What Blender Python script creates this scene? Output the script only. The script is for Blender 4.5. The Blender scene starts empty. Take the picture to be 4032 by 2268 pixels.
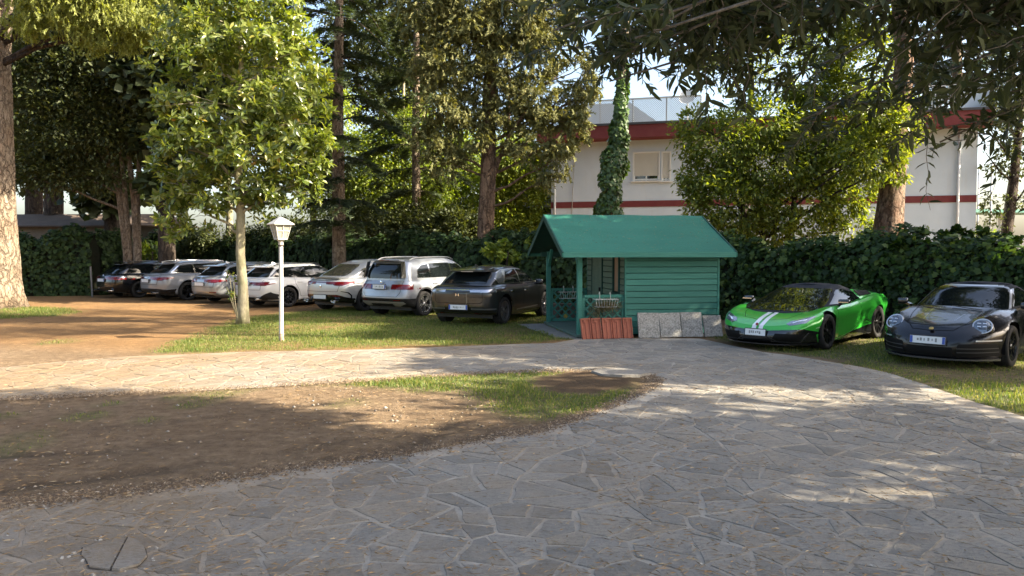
import bpy, bmesh, math, random
import numpy as np
from mathutils import Vector, Matrix
random.seed(7)
RNG = np.random.default_rng(11)
SC = bpy.context.scene
COL = SC.collection
R = math.radians

# ---------------------------------------------------------------- camera, sky, sun, exposure
CAM_H = 1.85
FPX = 3028.0                       # focal length in pixels of the 4032 px wide photograph
PITCH = math.atan((1134 - 990) / FPX)
cam_data = bpy.data.cameras.new('camera')
cam_data.sensor_width = 36.0
cam_data.lens = 36.0 * FPX / 4032
cam_data.clip_start = 0.05
cam_data.clip_end = 3000
cam = bpy.data.objects.new('camera', cam_data)
COL.objects.link(cam)
cam.location = (0, 0, CAM_H)
cam.rotation_euler = (math.pi / 2 - PITCH, 0, 0)
SC.camera = cam

SUN_AZ = R(103)                    # clockwise from the view direction (+Y) towards +X
SUN_EL = R(33)
world = bpy.data.worlds.new('World'); SC.world = world
world.use_nodes = True
wn = world.node_tree.nodes; wl = world.node_tree.links
sky = wn.new('ShaderNodeTexSky'); sky.sky_type = 'NISHITA'; sky.sun_disc = False
sky.sun_elevation = SUN_EL; sky.sun_rotation = SUN_AZ
sky.air_density = 1.0; sky.dust_density = 3.8; sky.ozone_density = 0.8
wl.new(sky.outputs[0], wn['Background'].inputs[0])
wn['Background'].inputs[1].default_value = 0.10
sun_data = bpy.data.lights.new('sun', 'SUN'); sun_data.energy = 5.0; sun_data.angle = R(0.5)
sun_data.color = (1.0, 0.89, 0.70)
sun = bpy.data.objects.new('sun', sun_data); COL.objects.link(sun)
SUN_DIR = Vector((math.sin(SUN_AZ) * math.cos(SUN_EL), math.cos(SUN_AZ) * math.cos(SUN_EL), math.sin(SUN_EL)))
sun.rotation_euler = SUN_DIR.to_track_quat('Z', 'Y').to_euler()
sun.location = SUN_DIR * 60
SC.view_settings.view_transform = 'Standard'
SC.view_settings.look = 'None'
SC.view_settings.gamma = 1.0
SC.view_settings.use_curve_mapping = False
SC.view_settings.exposure = 2.3
SC.render.engine = 'CYCLES'
SC.cycles.use_denoising = True
SC.cycles.max_bounces = 8
SC.cycles.diffuse_bounces = 4
SC.cycles.glossy_bounces = 3
SC.cycles.transmission_bounces = 4
SC.cycles.transparent_max_bounces = 6
SC.cycles.sample_clamp_indirect = 6.0

# ---------------------------------------------------------------- measuring helpers
CP, SP = math.cos(PITCH), math.sin(PITCH)
def ray(u, v):
    a = (u - 2016) / FPX; b = (1134 - v) / FPX
    return Vector((a, CP + b * SP, -SP + b * CP))
def W(u, v, d):
    """world point seen at photograph pixel (u, v), d metres ahead"""
    r = ray(u, v); return Vector((0, 0, CAM_H)) + r * (d / r.y)
def G(u, v, z=0.0):
    """world point on the level z seen at photograph pixel (u, v)"""
    r = ray(u, v); t = (z - CAM_H) / r.z
    return Vector((r.x * t, r.y * t, z))

# ---------------------------------------------------------------- materials
MATS = {}
def srgb(r, g, b):
    f = lambda c: (c / 255 / 12.92) if c / 255 <= .04045 else ((c / 255 + .055) / 1.055) ** 2.4
    return (f(r), f(g), f(b))
def new_mat(name):
    m = bpy.data.materials.new(name); m.use_nodes = True
    nt = m.node_tree; p = nt.nodes['Principled BSDF']
    MATS[name] = m
    return m, nt, p
def node(nt, kind, **kw):
    n = nt.nodes.new(kind)
    for k, v in kw.items():
        setattr(n, k, v)
    return n
def ramp(nt, fac, stops, interp='LINEAR'):
    n = nt.nodes.new('ShaderNodeValToRGB'); n.color_ramp.interpolation = interp
    el = n.color_ramp.elements
    while len(el) < len(stops): el.new(0.5)
    for e, (p, c) in zip(el, stops):
        e.position = p; e.color = (*c, 1) if len(c) == 3 else c
    nt.links.new(fac, n.inputs[0]); return n
def mixc(nt, fac, a, b, mode='MIX'):
    n = nt.nodes.new('ShaderNodeMix'); n.data_type = 'RGBA'; n.blend_type = mode
    for s, val in ((0, fac), (6, a), (7, b)):
        if hasattr(val, 'is_output'): nt.links.new(val, n.inputs[s])
        elif s == 0: n.inputs[0].default_value = val
        else: n.inputs[s].default_value = (*val, 1)
    return n.outputs[2]
def math_n(nt, op, a, b=0.0, clamp=False):
    n = nt.nodes.new('ShaderNodeMath'); n.operation = op; n.use_clamp = clamp
    for i, val in enumerate((a, b)):
        if hasattr(val, 'is_output'): nt.links.new(val, n.inputs[i])
        else: n.inputs[i].default_value = val
    return n.outputs[0]
def noise_n(nt, scale, detail=4, rough=.55, coord='Object', stretch=None, dist=0.0):
    tc = nt.nodes.new('ShaderNodeTexCoord')
    out = tc.outputs[coord] if coord != 'World' else nt.nodes.new('ShaderNodeNewGeometry').outputs['Position']
    if stretch:
        mp = nt.nodes.new('ShaderNodeMapping'); mp.inputs['Scale'].default_value = stretch
        nt.links.new(out, mp.inputs[0]); out = mp.outputs[0]
    n = nt.nodes.new('ShaderNodeTexNoise'); n.inputs['Scale'].default_value = scale
    n.inputs['Detail'].default_value = detail; n.inputs['Roughness'].default_value = rough
    n.inputs['Distortion'].default_value = dist
    nt.links.new(out, n.inputs['Vector']); return n.outputs[0]
def bump_n(nt, p, height, strength, dist=.02):
    b = nt.nodes.new('ShaderNodeBump'); b.inputs['Strength'].default_value = strength
    b.inputs['Distance'].default_value = dist
    nt.links.new(height, b.inputs['Height']); nt.links.new(b.outputs[0], p.inputs['Normal'])
def M(name, base, rough=.5, metal=0, spec=.5, coat=0, var=None, bump=None, alpha=None, stretch=None, coord='Object', rvar=0, orand=0):
    """plain procedural material: base colour broken up by noise, with fine relief"""
    if name in MATS: return MATS[name]
    m, nt, p = new_mat(name)
    p.inputs['Base Color'].default_value = (*base, 1)
    p.inputs['Roughness'].default_value = rough
    p.inputs['Metallic'].default_value = metal
    p.inputs['Specular IOR Level'].default_value = spec
    p.inputs['Coat Weight'].default_value = coat
    p.inputs['Coat Roughness'].default_value = .03
    if var:
        sc, amt, c2 = var
        n = noise_n(nt, sc, 5, .6, coord, stretch)
        r = ramp(nt, n, [(.35, (0, 0, 0)), (.7, (amt, amt, amt))])
        c = mixc(nt, r.outputs[0], base, c2)
        if orand:                                              # boards and slabs differ a little from each other
            oi = nt.nodes.new('ShaderNodeObjectInfo'); k = math_n(nt, 'ADD', math_n(nt, 'MULTIPLY', oi.outputs['Random'], orand), 1 - orand / 2)
            cb = nt.nodes.new('ShaderNodeCombineColor')
            for q in range(3): nt.links.new(k, cb.inputs[q])
            c = mixc(nt, 1.0, c, cb.outputs[0], 'MULTIPLY')
        nt.links.new(c, p.inputs['Base Color'])
        if rvar:
            nt.links.new(math_n(nt, 'ADD', math_n(nt, 'MULTIPLY', n, rvar), rough - rvar / 2), p.inputs['Roughness'])
    if bump:
        sc, st, di = bump
        bump_n(nt, p, noise_n(nt, sc, 4, .6, coord, stretch), st, di)
    return m

# ---------------------------------------------------------------- object helpers
def link(o, parent=None):
    COL.objects.link(o)
    if parent is not None: o.parent = parent
    return o
def tag(o, label=None, cat=None, group=None, kind=None):
    if label: o['label'] = label
    if cat: o['category'] = cat
    if group: o['group'] = group
    if kind: o['kind'] = kind
    return o
def empty(name, loc=(0, 0, 0), rz=0, label=None, cat=None, group=None):
    o = bpy.data.objects.new(name, None); o.empty_display_size = .2
    o.location = loc; o.rotation_euler = (0, 0, rz); link(o)
    return tag(o, label, cat, group)
def np_mesh(name, V, F, mat, parent=None, smooth=False):
    """fast mesh from arrays; F is (m, k) with k = 3 or 4"""
    V = np.asarray(V, dtype=np.float32); F = np.asarray(F, dtype=np.int32)
    me = bpy.data.meshes.new(name)
    me.vertices.add(len(V)); me.vertices.foreach_set('co', V.ravel())
    m, k = F.shape
    me.loops.add(m * k); me.loops.foreach_set('vertex_index', F.ravel())
    me.polygons.add(m)
    me.polygons.foreach_set('loop_start', np.arange(0, m * k, k, dtype=np.int32))
    me.polygons.foreach_set('loop_total', np.full(m, k, dtype=np.int32))
    if smooth: me.polygons.foreach_set('use_smooth', np.ones(m, dtype=bool))
    me.update(calc_edges=True)
    if mat: me.materials.append(mat)
    return link(bpy.data.objects.new(name, me), parent)
class MB:
    """collects simple solids into one mesh"""
    def __init__(s): s.v = []; s.f = []
    def add(s, vs, fs):
        o = len(s.v); s.v += [tuple(q) for q in vs]; s.f += [tuple(i + o for i in f) for f in fs]; return s
    def box(s, c, size, rot=None, taper=1.0):
        x, y, z = (q / 2 for q in size)
        vs = [Vector((sx * x * (taper if sz > 0 else 1), sy * y * (taper if sz > 0 else 1), sz * z)) for sz in (-1, 1) for sy in (-1, 1) for sx in (-1, 1)]
        if rot is not None: vs = [rot @ q for q in vs]
        vs = [q + Vector(c) for q in vs]
        return s.add(vs, [(0, 2, 3, 1), (4, 5, 7, 6), (0, 1, 5, 4), (2, 6, 7, 3), (0, 4, 6, 2), (1, 3, 7, 5)])
    def bar(s, a, b, w, h, up=(0, 0, 1)):
        a, b = Vector(a), Vector(b); d = b - a; L = d.length; d.normalize()
        sx = d.cross(Vector(up)); 
        if sx.length < 1e-5: sx = d.cross(Vector((1, 0, 0)))
        sx.normalize(); sz = sx.cross(d)
        rot = Matrix((sx, d, sz)).transposed()
        return s.box((a + b) / 2, (w, L, h), rot)
    def tube(s, pts, radii, n=8, cap=True):
        pts = [Vector(p) for p in pts]
        if not hasattr(radii, '__len__'): radii = [radii] * len(pts)
        o = len(s.v); prev = None
        for i, p in enumerate(pts):
            t = (pts[min(i + 1, len(pts) - 1)] - pts[max(i - 1, 0)]).normalized()
            if prev is None:
                ref = Vector((0, 0, 1)) if abs(t.z) < .9 else Vector((1, 0, 0))
                a = t.cross(ref).normalized()
            else:
                a = (prev - t * prev.dot(t)).normalized()
            prev = a; b = t.cross(a)
            for k in range(n):
                q = 2 * math.pi * k / n
                s.v.append(tuple(p + (a * math.cos(q) + b * math.sin(q)) * radii[i]))
        for i in range(len(pts) - 1):
            for k in range(n):
                s.f.append((o + i * n + k, o + i * n + (k + 1) % n, o + (i + 1) * n + (k + 1) % n, o + (i + 1) * n + k))
        if cap:
            s.f.append(tuple(o + k for k in reversed(range(n))))
            s.f.append(tuple(o + (len(pts) - 1) * n + k for k in range(n)))
        return s
    def lathe(s, prof, n=24, axis='z', c=(0, 0, 0)):
        """prof: list of (radius, height)"""
        o = len(s.v); c = Vector(c)
        for r, h in prof:
            for k in range(n):
                q = 2 * math.pi * k / n; x, y = r * math.cos(q), r * math.sin(q)
                s.v.append(tuple(c + (Vector((x, y, h)) if axis == 'z' else Vector((x, h, y)))))
        for i in range(len(prof) - 1):
            for k in range(n):
                s.f.append((o + i * n + k, o + i * n + (k + 1) % n, o + (i + 1) * n + (k + 1) % n, o + (i + 1) * n + k))
        return s
    def prism(s, poly, a, b):
        """poly: list of points, extruded by the vector b - a"""
        n = len(poly); off = Vector(b) - Vector(a)
        v0 = [Vector(p) for p in poly]
        return s.add(v0 + [p + off for p in v0], [tuple(reversed(range(n))), tuple(range(n, 2 * n))] + [(i, (i + 1) % n, n + (i + 1) % n, n + i) for i in range(n)])
    def build(s, name, mat, parent=None, smooth=False, bevel=0, autosmooth=None):
        me = bpy.data.meshes.new(name); me.from_pydata(s.v, [], s.f); me.update()
        bm = bmesh.new(); bm.from_mesh(me)
        bmesh.ops.recalc_face_normals(bm, faces=bm.faces)
        if bevel: 
            bmesh.ops.bevel(bm, geom=list(bm.edges), offset=bevel, segments=2, affect='EDGES', profile=.6, clamp_overlap=True)
        bm.to_mesh(me); bm.free()
        if mat: me.materials.append(mat)
        if smooth:
            me.polygons.foreach_set('use_smooth', np.ones(len(me.polygons), dtype=bool))
            if autosmooth: me.set_sharp_from_angle(angle=R(autosmooth))
        return link(bpy.data.objects.new(name, me), parent)
def pchip(pts):
    """smooth monotone curve through points [(x, y), ...]"""
    pts = sorted(pts); X = np.array([p[0] for p in pts], float); Y = np.array([p[1] for p in pts], float)
    h = np.diff(X); dl = np.diff(Y) / h; n = len(X)
    m = np.zeros(n)
    for i in range(1, n - 1):
        if dl[i - 1] * dl[i] > 0:
            w1 = 2 * h[i] + h[i - 1]; w2 = h[i] + 2 * h[i - 1]
            m[i] = (w1 + w2) / (w1 / dl[i - 1] + w2 / dl[i])
    m[0] = dl[0]; m[-1] = dl[-1]
    def f(x):
        x = np.clip(np.asarray(x, float), X[0], X[-1])
        i = np.clip(np.searchsorted(X, x) - 1, 0, n - 2)
        t = (x - X[i]) / h[i]
        return ((1 + 2 * t) * (1 - t) ** 2 * Y[i] + t * (1 - t) ** 2 * h[i] * m[i] + t * t * (3 - 2 * t) * Y[i + 1] + t * t * (t - 1) * h[i] * m[i + 1])
    return f
def copy_part(o, parent):
    c = o.copy(); COL.objects.link(c); c.parent = parent; return c
# ================================================================ ground, paving, grass
def px_poly(pts): return [G(u, v).xy[:] for u, v in pts]
def inside(P, poly):
    x, y = P[:, 0], P[:, 1]; c = np.zeros(len(P), bool); n = len(poly)
    for i in range(n):
        x0, y0 = poly[i]; x1, y1 = poly[(i + 1) % n]
        if y0 == y1: continue
        c ^= ((y0 > y) != (y1 > y)) & (x < (x1 - x0) * (y - y0) / (y1 - y0) + x0)
    return c
def edge_dist(P, poly):
    d = np.full(len(P), 1e9); n = len(poly)
    for i in range(n):
        a = np.array(poly[i]); b = np.array(poly[(i + 1) % n]); e = b - a
        t = np.clip(((P - a) @ e) / max(1e-9, e @ e), 0, 1)
        d = np.minimum(d, np.linalg.norm(P - (a + t[:, None] * e), axis=1))
    return d
def nearest_on(p, poly):
    best = None; p = np.array(p)
    for i in range(len(poly)):
        a = np.array(poly[i]); b = np.array(poly[(i + 1) % len(poly)]); e = b - a
        t = np.clip(((p - a) @ e) / max(1e-9, e @ e), 0, 1); q = a + t * e; d = np.linalg.norm(p - q)
        if best is None or d < best[0]: best = (d, q)
    return best[1]
def vnoise(P, scale, seed=0):
    """cheap smooth value noise, -1..1"""
    r = np.random.default_rng(seed); g = r.uniform(-1, 1, (64, 64))
    q = P * scale + 1000; i = np.floor(q).astype(int); f = q - i; f = f * f * (3 - 2 * f)
    a = g[i[:, 0] % 64, i[:, 1] % 64]; b = g[(i[:, 0] + 1) % 64, i[:, 1] % 64]
    c = g[i[:, 0] % 64, (i[:, 1] + 1) % 64]; d = g[(i[:, 0] + 1) % 64, (i[:, 1] + 1) % 64]
    return (a * (1 - f[:, 0]) + b * f[:, 0]) * (1 - f[:, 1]) + (c * (1 - f[:, 0]) + d * f[:, 0]) * f[:, 1]

PATH_PX_OUT = [(0, 1450), (250, 1425), (500, 1406), (1000, 1386), (1500, 1376), (1850, 1363), (2180, 1352), (2270, 1336), (2480, 1334), (2760, 1334), (2830, 1352), (3000, 1386), (3180, 1412), (3350, 1438), (3500, 1470), (3700, 1536), (3850, 1588), (4032, 1645)]
PATH_PX_IN = [(0, 1576), (350, 1560), (700, 1545), (1200, 1516), (1500, 1497), (1800, 1477), (2150, 1463), (2400, 1465), (2540, 1478), (2585, 1500), (2560, 1530), (2450, 1580), (2300, 1640), (2150, 1690), (2000, 1714), (1600, 1790), (1150, 1852), (700, 1920), (300, 1962), (0, 1988)]
_o = px_poly(PATH_PX_OUT); _i = px_poly(PATH_PX_IN)
PATH = [(-24, _o[0][1] + 1.6)] + _o + [(9.5, 6.2), (14, 3.5), (14, -3.0), (-9, -3.0), (-9, 4.7)] + [(_i[-1][0] - 1.5, _i[-1][1] - .25)] + _i[::-1] + [(-24, _i[0][1] + 1.9)]
LAWN = px_poly([(540, 1398), (640, 1366), (720, 1325), (860, 1285), (1000, 1245), (1250, 1222), (1420, 1205), (1700, 1190), (2150, 1190), (2250, 1230), (2290, 1336), (2180, 1350), (1850, 1361), (1500, 1374), (1000, 1384)])
TIP = px_poly([(1150, 1520), (1500, 1499), (1800, 1479), (2150, 1465), (2400, 1467), (2540, 1480), (2580, 1500), (2555, 1528), (2450, 1575), (2300, 1632), (2120, 1680), (1990, 1640), (1900, 1580), (1780, 1545), (1500, 1540)])
MULCH = px_poly([(2080, 1492), (2250, 1462), (2420, 1466), (2520, 1490), (2510, 1530), (2350, 1556), (2150, 1548)])
VERGE = px_poly([(2820, 1342), (3000, 1384), (3180, 1410), (3350, 1436), (3500, 1468), (3700, 1534), (3850, 1586), (4032, 1643), (4600, 1780), (4700, 1300), (4032, 1200), (3000, 1250), (2850, 1290)])
TREEBASE = px_poly([(-200, 1212), (60, 1205), (250, 1212), (330, 1228), (240, 1245), (60, 1255), (-200, 1262)])
TUFTS = [(820, 1560, .45), (780, 1590, .3), (420, 1590, .2), (330, 1640, .25), (560, 1655, .2), (110, 1720, .3), (40, 1640, .25), (690, 1565, .2), (240, 1345, .5), (1000, 1530, .25), (1350, 1590, .3), (60, 1760, .3)]

def axis_coords(lo, hi, step, far):
    a = np.arange(lo, hi + 1e-6, step); out = []; s = step; x = hi
    while x < far: s *= 1.35; x += s; out.append(x)
    neg = []; s = step; x = lo
    while x > -far: s *= 1.35; x -= s; neg.append(x)
    return np.array(neg[::-1] + list(a) + out)
gx = axis_coords(-20, 14, .13, 700); gy = axis_coords(3.0, 30, .13, 900)
gX, gY = np.meshgrid(gx, gy); GP = np.stack([gX.ravel(), gY.ravel()], 1)
def cover(P):
    """how much grass grows at each point, 0..1"""
    c = np.zeros(len(P)); n1 = vnoise(P, .9, 1); n2 = vnoise(P, 3.1, 2)
    for poly, soft in ((LAWN, .8), (TIP, .5), (VERGE, .4), (TREEBASE, .8)):
        d = edge_dist(P, poly) * np.where(inside(P, poly), 1, -1)
        c = np.maximum(c, np.clip((d + .25 * n1 + .12 * n2) / soft + .35, 0, 1))
    d = edge_dist(P, MULCH) * np.where(inside(P, MULCH), 1, -1)
    c *= 1 - .93 * np.clip((d + .12 * n2) / .25 + .4, 0, 1)
    for u, v, r in TUFTS:
        q = np.array(G(u, v).xy); dd = np.linalg.norm((P - q) * np.array([1, .8]), axis=1)
        c = np.maximum(c, np.clip(1.1 - dd / r + .3 * n2, 0, .55))
    c = c * np.clip(.82 + .45 * n1 + .25 * n2, 0, 1)
    return c
RUTS = [[(-60, 1932), (400, 1880), (800, 1830), (1150, 1780), (1330, 1735)], [(200, 1700), (700, 1660), (1200, 1600), (1500, 1560)], [(1480, 1815), (1650, 1740), (1760, 1680), (1800, 1630)], [(1830, 1775), (1950, 1690), (2010, 1650)], [(-60, 1800), (500, 1770), (1000, 1710), (1400, 1650)]]
rut = np.zeros(len(GP))
for pl in RUTS:
    pw = px_poly(pl)
    for a_, b_ in zip(pw[:-1], pw[1:]):
        a_, b_ = np.array(a_), np.array(b_); e_ = b_ - a_; t_ = np.clip(((GP - a_) @ e_) / (e_ @ e_), 0, 1)
        rut = np.maximum(rut, np.exp(-(np.linalg.norm(GP - (a_ + t_[:, None] * e_), axis=1) / .11) ** 2))
rut *= np.clip(.7 + .8 * vnoise(GP, 1.3, 51), .1, 1.2)
dm = edge_dist(GP, MULCH) * np.where(inside(GP, MULCH), 1, -1)
mulch = np.clip(dm / .25 + .5, 0, 1)
off_path = np.clip(edge_dist(GP, PATH) / .3, 0, 1) * ~inside(GP, PATH)
gz = (-.022 * rut + .012 * vnoise(GP, 1.6, 52) * (GP[:, 1] < 12)) * off_path + .02 * mulch
V = np.stack([GP[:, 0], GP[:, 1], gz], 1)
nx, ny = len(gx), len(gy)
ii = (np.arange(ny - 1)[:, None] * nx + np.arange(nx - 1)[None, :]).ravel()
F = np.stack([ii, ii + 1, ii + nx + 1, ii + nx], 1)
gm, nt, p = new_mat('soil_and_turf')
p.inputs['Roughness'].default_value = .95; p.inputs['Specular IOR Level'].default_value = .15
at = node(nt, 'ShaderNodeAttribute', attribute_name='cover'); ao = node(nt, 'ShaderNodeAttribute', attribute_name='ochre')
n_big = noise_n(nt, .8, 6, .65, 'World'); n_mid = noise_n(nt, 7, 6, .7, 'World'); n_fine = noise_n(nt, 70, 4, .7, 'World'); n_str = noise_n(nt, 30, 4, .7, 'World', (1, 2.2, 1))
soil = ramp(nt, n_mid, [(.3, (.115, .080, .049)), (.5, (.205, .142, .086)), (.70, (.30, .215, .135))])
ochre = ramp(nt, n_mid, [(.3, (.19, .105, .045)), (.5, (.255, .145, .062)), (.72, (.32, .195, .09))])
c0 = mixc(nt, ao.outputs['Fac'], soil.outputs[0], ochre.outputs[0])
c0 = mixc(nt, ramp(nt, n_big, [(.42, (0, 0, 0)), (.68, (.55, .55, .55))]).outputs[0], c0, (.12, .075, .04))
ar_ = node(nt, 'ShaderNodeAttribute', attribute_name='rut'); am_ = node(nt, 'ShaderNodeAttribute', attribute_name='mulch')
c0 = mixc(nt, math_n(nt, 'MULTIPLY', ar_.outputs['Fac'], .7), c0, (.062, .045, .03))
c0 = mixc(nt, math_n(nt, 'MULTIPLY', am_.outputs['Fac'], .85), c0, (.085, .052, .032))
c0 = mixc(nt, ramp(nt, n_fine, [(.60, (0, 0, 0)), (.72, (.5, .5, .5))]).outputs[0], c0, (.36, .28, .18))
c0 = mixc(nt, ramp(nt, n_str, [(.30, (.5, .5, .5)), (.42, (0, 0, 0))]).outputs[0], c0, (.055, .04, .026))
turf = ramp(nt, n_mid, [(.3, (.05, .075, .018)), (.55, (.10, .12, .035)), (.75, (.19, .17, .07))])
fac = math_n(nt, 'MULTIPLY', at.outputs['Fac'], ramp(nt, n_fine, [(.25, (.45, .45, .45)), (.6, (1, 1, 1))]).outputs[0])
nt.links.new(mixc(nt, fac, c0, turf.outputs[0]), p.inputs['Base Color'])
bump_n(nt, p, math_n(nt, 'ADD', n_fine, math_n(nt, 'MULTIPLY', n_mid, 2.0)), .9, .05)
ground = np_mesh('ground', V, F, gm, None, True)
tag(ground, 'bare ochre and brown soil with worn turf', kind='structure')
ca = ground.data.attributes.new('cover', 'FLOAT', 'POINT'); ca.data.foreach_set('value', cover(GP).astype(np.float32))
ground.data.attributes.new('rut', 'FLOAT', 'POINT').data.foreach_set('value', rut.astype(np.float32)); ground.data.attributes.new('mulch', 'FLOAT', 'POINT').data.foreach_set('value', mulch.astype(np.float32))
# the yard at the back is dry ochre sand, the island in front darker soil under needle litter
back = np.clip((GP[:, 1] - 13.2 + .28 * (GP[:, 0] + 6)) / 1.6, 0, 1) * np.clip((5 - GP[:, 0]) / 3, 0, 1)
oa = ground.data.attributes.new('ochre', 'FLOAT', 'POINT'); oa.data.foreach_set('value', back.astype(np.float32))

# ---- crazy paving: mortar bed, then every stone
def dust_over(nt, col):
    """sand and needle dust lies over drive and joints, thicker towards the yard at the left"""
    ge = node(nt, 'ShaderNodeNewGeometry'); xyz = node(nt, 'ShaderNodeSeparateXYZ'); nt.links.new(ge.outputs['Position'], xyz.inputs[0])
    n3 = noise_n(nt, .45, 4, .55, 'World'); n2 = noise_n(nt, 28, 5, .7, 'World', (1, 1.7, 1)); n5 = noise_n(nt, 2.6, 6, .7, 'World')
    d = math_n(nt, 'ADD', math_n(nt, 'MULTIPLY', xyz.outputs[0], -.085), math_n(nt, 'MULTIPLY', math_n(nt, 'SUBTRACT', n3, .44), 1.6))
    d = math_n(nt, 'ADD', d, math_n(nt, 'MULTIPLY', math_n(nt, 'SUBTRACT', n5, .45), .9))
    d = math_n(nt, 'MULTIPLY', d, ramp(nt, n2, [(.3, (1, 1, 1)), (.7, (.55, .55, .55))]).outputs[0])
    return mixc(nt, ramp(nt, d, [(.05, (0, 0, 0)), (.6, (.93, .93, .93))]).outputs[0], col, (.190, .132, .075))
mm, nt, p = new_mat('mortar')
n1 = noise_n(nt, 5, 5, .65, 'World'); n2 = noise_n(nt, 60, 3, .6, 'World'); n3 = noise_n(nt, .5, 3, .5, 'World')
c0 = ramp(nt, n1, [(.3, (.20, .186, .158)), (.7, (.32, .295, .25))]).outputs[0]
c0 = mixc(nt, ramp(nt, n3, [(.40, (0, 0, 0)), (.62, (.6, .6, .6))]).outputs[0], c0, (.26, .205, .14))
c0 = mixc(nt, ramp(nt, n2, [(.55, (0, 0, 0)), (.75, (.45, .45, .45))]).outputs[0], c0, (.10, .085, .06))
c0 = dust_over(nt, c0)
nt.links.new(c0, p.inputs['Base Color']); p.inputs['Roughness'].default_value = .95
bump_n(nt, p, n2, .5, .01)
from mathutils.geometry import tessellate_polygon
def flat_poly(name, poly, z, mat, parent=None, thick=0):
    tri = tessellate_polygon([[Vector((x, y, 0)) for x, y in poly]])
    me = bpy.data.meshes.new(name); me.from_pydata([(x, y, z) for x, y in poly], [], [tuple(t) for t in tri]); me.update()
    if sum(f.normal.z for f in me.polygons) < 0: me.flip_normals()
    me.materials.append(mat)
    return link(bpy.data.objects.new(name, me), parent)
PATHR = []                                                     # the edge crumbles a little
for a, b in zip(PATH, PATH[1:] + PATH[:1]):
    a, b = np.array(a), np.array(b); L = np.linalg.norm(b - a); k = max(1, int(L / .25)) if a[1] < 25 else 1
    for j in range(k):
        q = a + (b - a) * j / k; w_ = vnoise(q[None], 1.7, 31)[0] * .07 + vnoise(q[None], 5, 32)[0] * .03; PATHR.append((q[0] + w_ * .4, q[1] + w_))
paving = flat_poly('paving', PATHR, .008, mm)
tag(paving, 'pale mortar bed of the crazy-paved drive', kind='structure')
sm, nt, p = new_mat('slate_flagstone')
oi = node(nt, 'ShaderNodeObjectInfo'); ge = node(nt, 'ShaderNodeNewGeometry')
rv = math_n(nt, 'FRACT', math_n(nt, 'ADD', math_n(nt, 'MULTIPLY', oi.outputs['Random'], 7.13), ge.outputs['Random Per Island']))
n1 = noise_n(nt, 3.5, 6, .65, 'World'); n2 = noise_n(nt, 28, 5, .7, 'World', (1, 1.7, 1)); n3 = noise_n(nt, .45, 4, .55, 'World'); n4 = noise_n(nt, 110, 3, .6, 'World')
st = ramp(nt, rv, [(0, (.170, .158, .137)), (.35, (.215, .200, .174)), (.7, (.255, .236, .204)), (1, (.235, .205, .163))]).outputs[0]
st = mixc(nt, ramp(nt, n2, [(.35, (.55, .55, .55)), (.52, (0, 0, 0))]).outputs[0], st, (.115, .106, .092))
st = mixc(nt, ramp(nt, n1, [(.48, (0, 0, 0)), (.75, (.65, .65, .65))]).outputs[0], st, (.30, .255, .195))
n6 = noise_n(nt, 9, 7, .75, 'World', (1, 2.4, 1), 1.2)
st = mixc(nt, ramp(nt, n6, [(.34, (.65, .65, .65)), (.46, (0, 0, 0))]).outputs[0], st, (.105, .097, .084))
st = mixc(nt, ramp(nt, n6, [(.56, (0, 0, 0)), (.70, (.5, .5, .5))]).outputs[0], st, (.30, .275, .235))
st = dust_over(nt, st)
st = mixc(nt, ramp(nt, n4, [(.62, (0, 0, 0)), (.74, (.5, .5, .5))]).outputs[0], st, (.045, .04, .033))
nt.links.new(st, p.inputs['Base Color']); p.inputs['Roughness'].default_value = .82; p.inputs['Specular IOR Level'].default_value = .3
bump_n(nt, p, math_n(nt, 'ADD', math_n(nt, 'MULTIPLY', n2, 2.0), n4), .8, .012)

def clip_cell(c, others):
    poly = [c + np.array(q) for q in ((-.9, -.9), (.9, -.9), (.9, .9), (-.9, .9))]
    for o in others:
        m = (c + o) / 2; n = o - c; L = np.linalg.norm(n)
        if L > 1.6 or L < 1e-6: continue
        out = []
        dd = [float((q - m) @ n) for q in poly]
        for k in range(len(poly)):
            a, b = poly[k], poly[(k + 1) % len(poly)]; da, db = dd[k], dd[(k + 1) % len(poly)]
            if da <= 0: out.append(a)
            if (da < 0 < db) or (db < 0 < da): out.append(a + (b - a) * (da / (da - db)))
        poly = out
        if len(poly) < 3: return None
    return poly
def inset(poly, d):
    n = len(poly); out = []
    ctr = sum(poly) / n
    area = sum(poly[i][0] * poly[(i + 1) % n][1] - poly[(i + 1) % n][0] * poly[i][1] for i in range(n))
    sg = 1 if area > 0 else -1; res = poly
    for k in range(n):
        a, b = poly[k], poly[(k + 1) % n]; e = b - a; L = np.linalg.norm(e)
        if L < 1e-6: continue
        nn = np.array([-e[1], e[0]]) / L * sg; m = a + nn * d * random.uniform(.25, 2.4)
        new = []; dd = [float((q - m) @ nn) for q in res]
        for j in range(len(res)):
            p0, p1 = res[j], res[(j + 1) % len(res)]; d0, d1 = dd[j], dd[(j + 1) % len(res)]
            if d0 >= 0: new.append(p0)
            if d0 * d1 < 0: new.append(p0 + (p1 - p0) * (d0 / (d0 - d1)))
        res = new
        if len(res) < 3: return None
    return res
rs = random.Random(3)
cand = RNG.uniform((-17, 2.0), (15, 17.5), (40000, 2)); cand = cand[np.abs(cand[:, 0]) < cand[:, 1] * .82 + 3]
kept = np.zeros((0, 2)); mind = .24 + .26 * (vnoise(cand, 1.1, 41) * .5 + .5) ** 1.3 + RNG.uniform(0, .12, len(cand))
for q, md in zip(cand, mind):                                  # stones of uneven size, longer across than deep
    if len(kept) == 0 or np.min(np.abs(((kept - q) * np.array([.80, 1.15])) ** 2 @ np.ones(2))) > md * md: kept = np.vstack([kept, q])
seeds = kept
ok = inside(seeds, PATH) & (edge_dist(seeds, PATH) > .10)
SE = seeds[ok]
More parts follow.
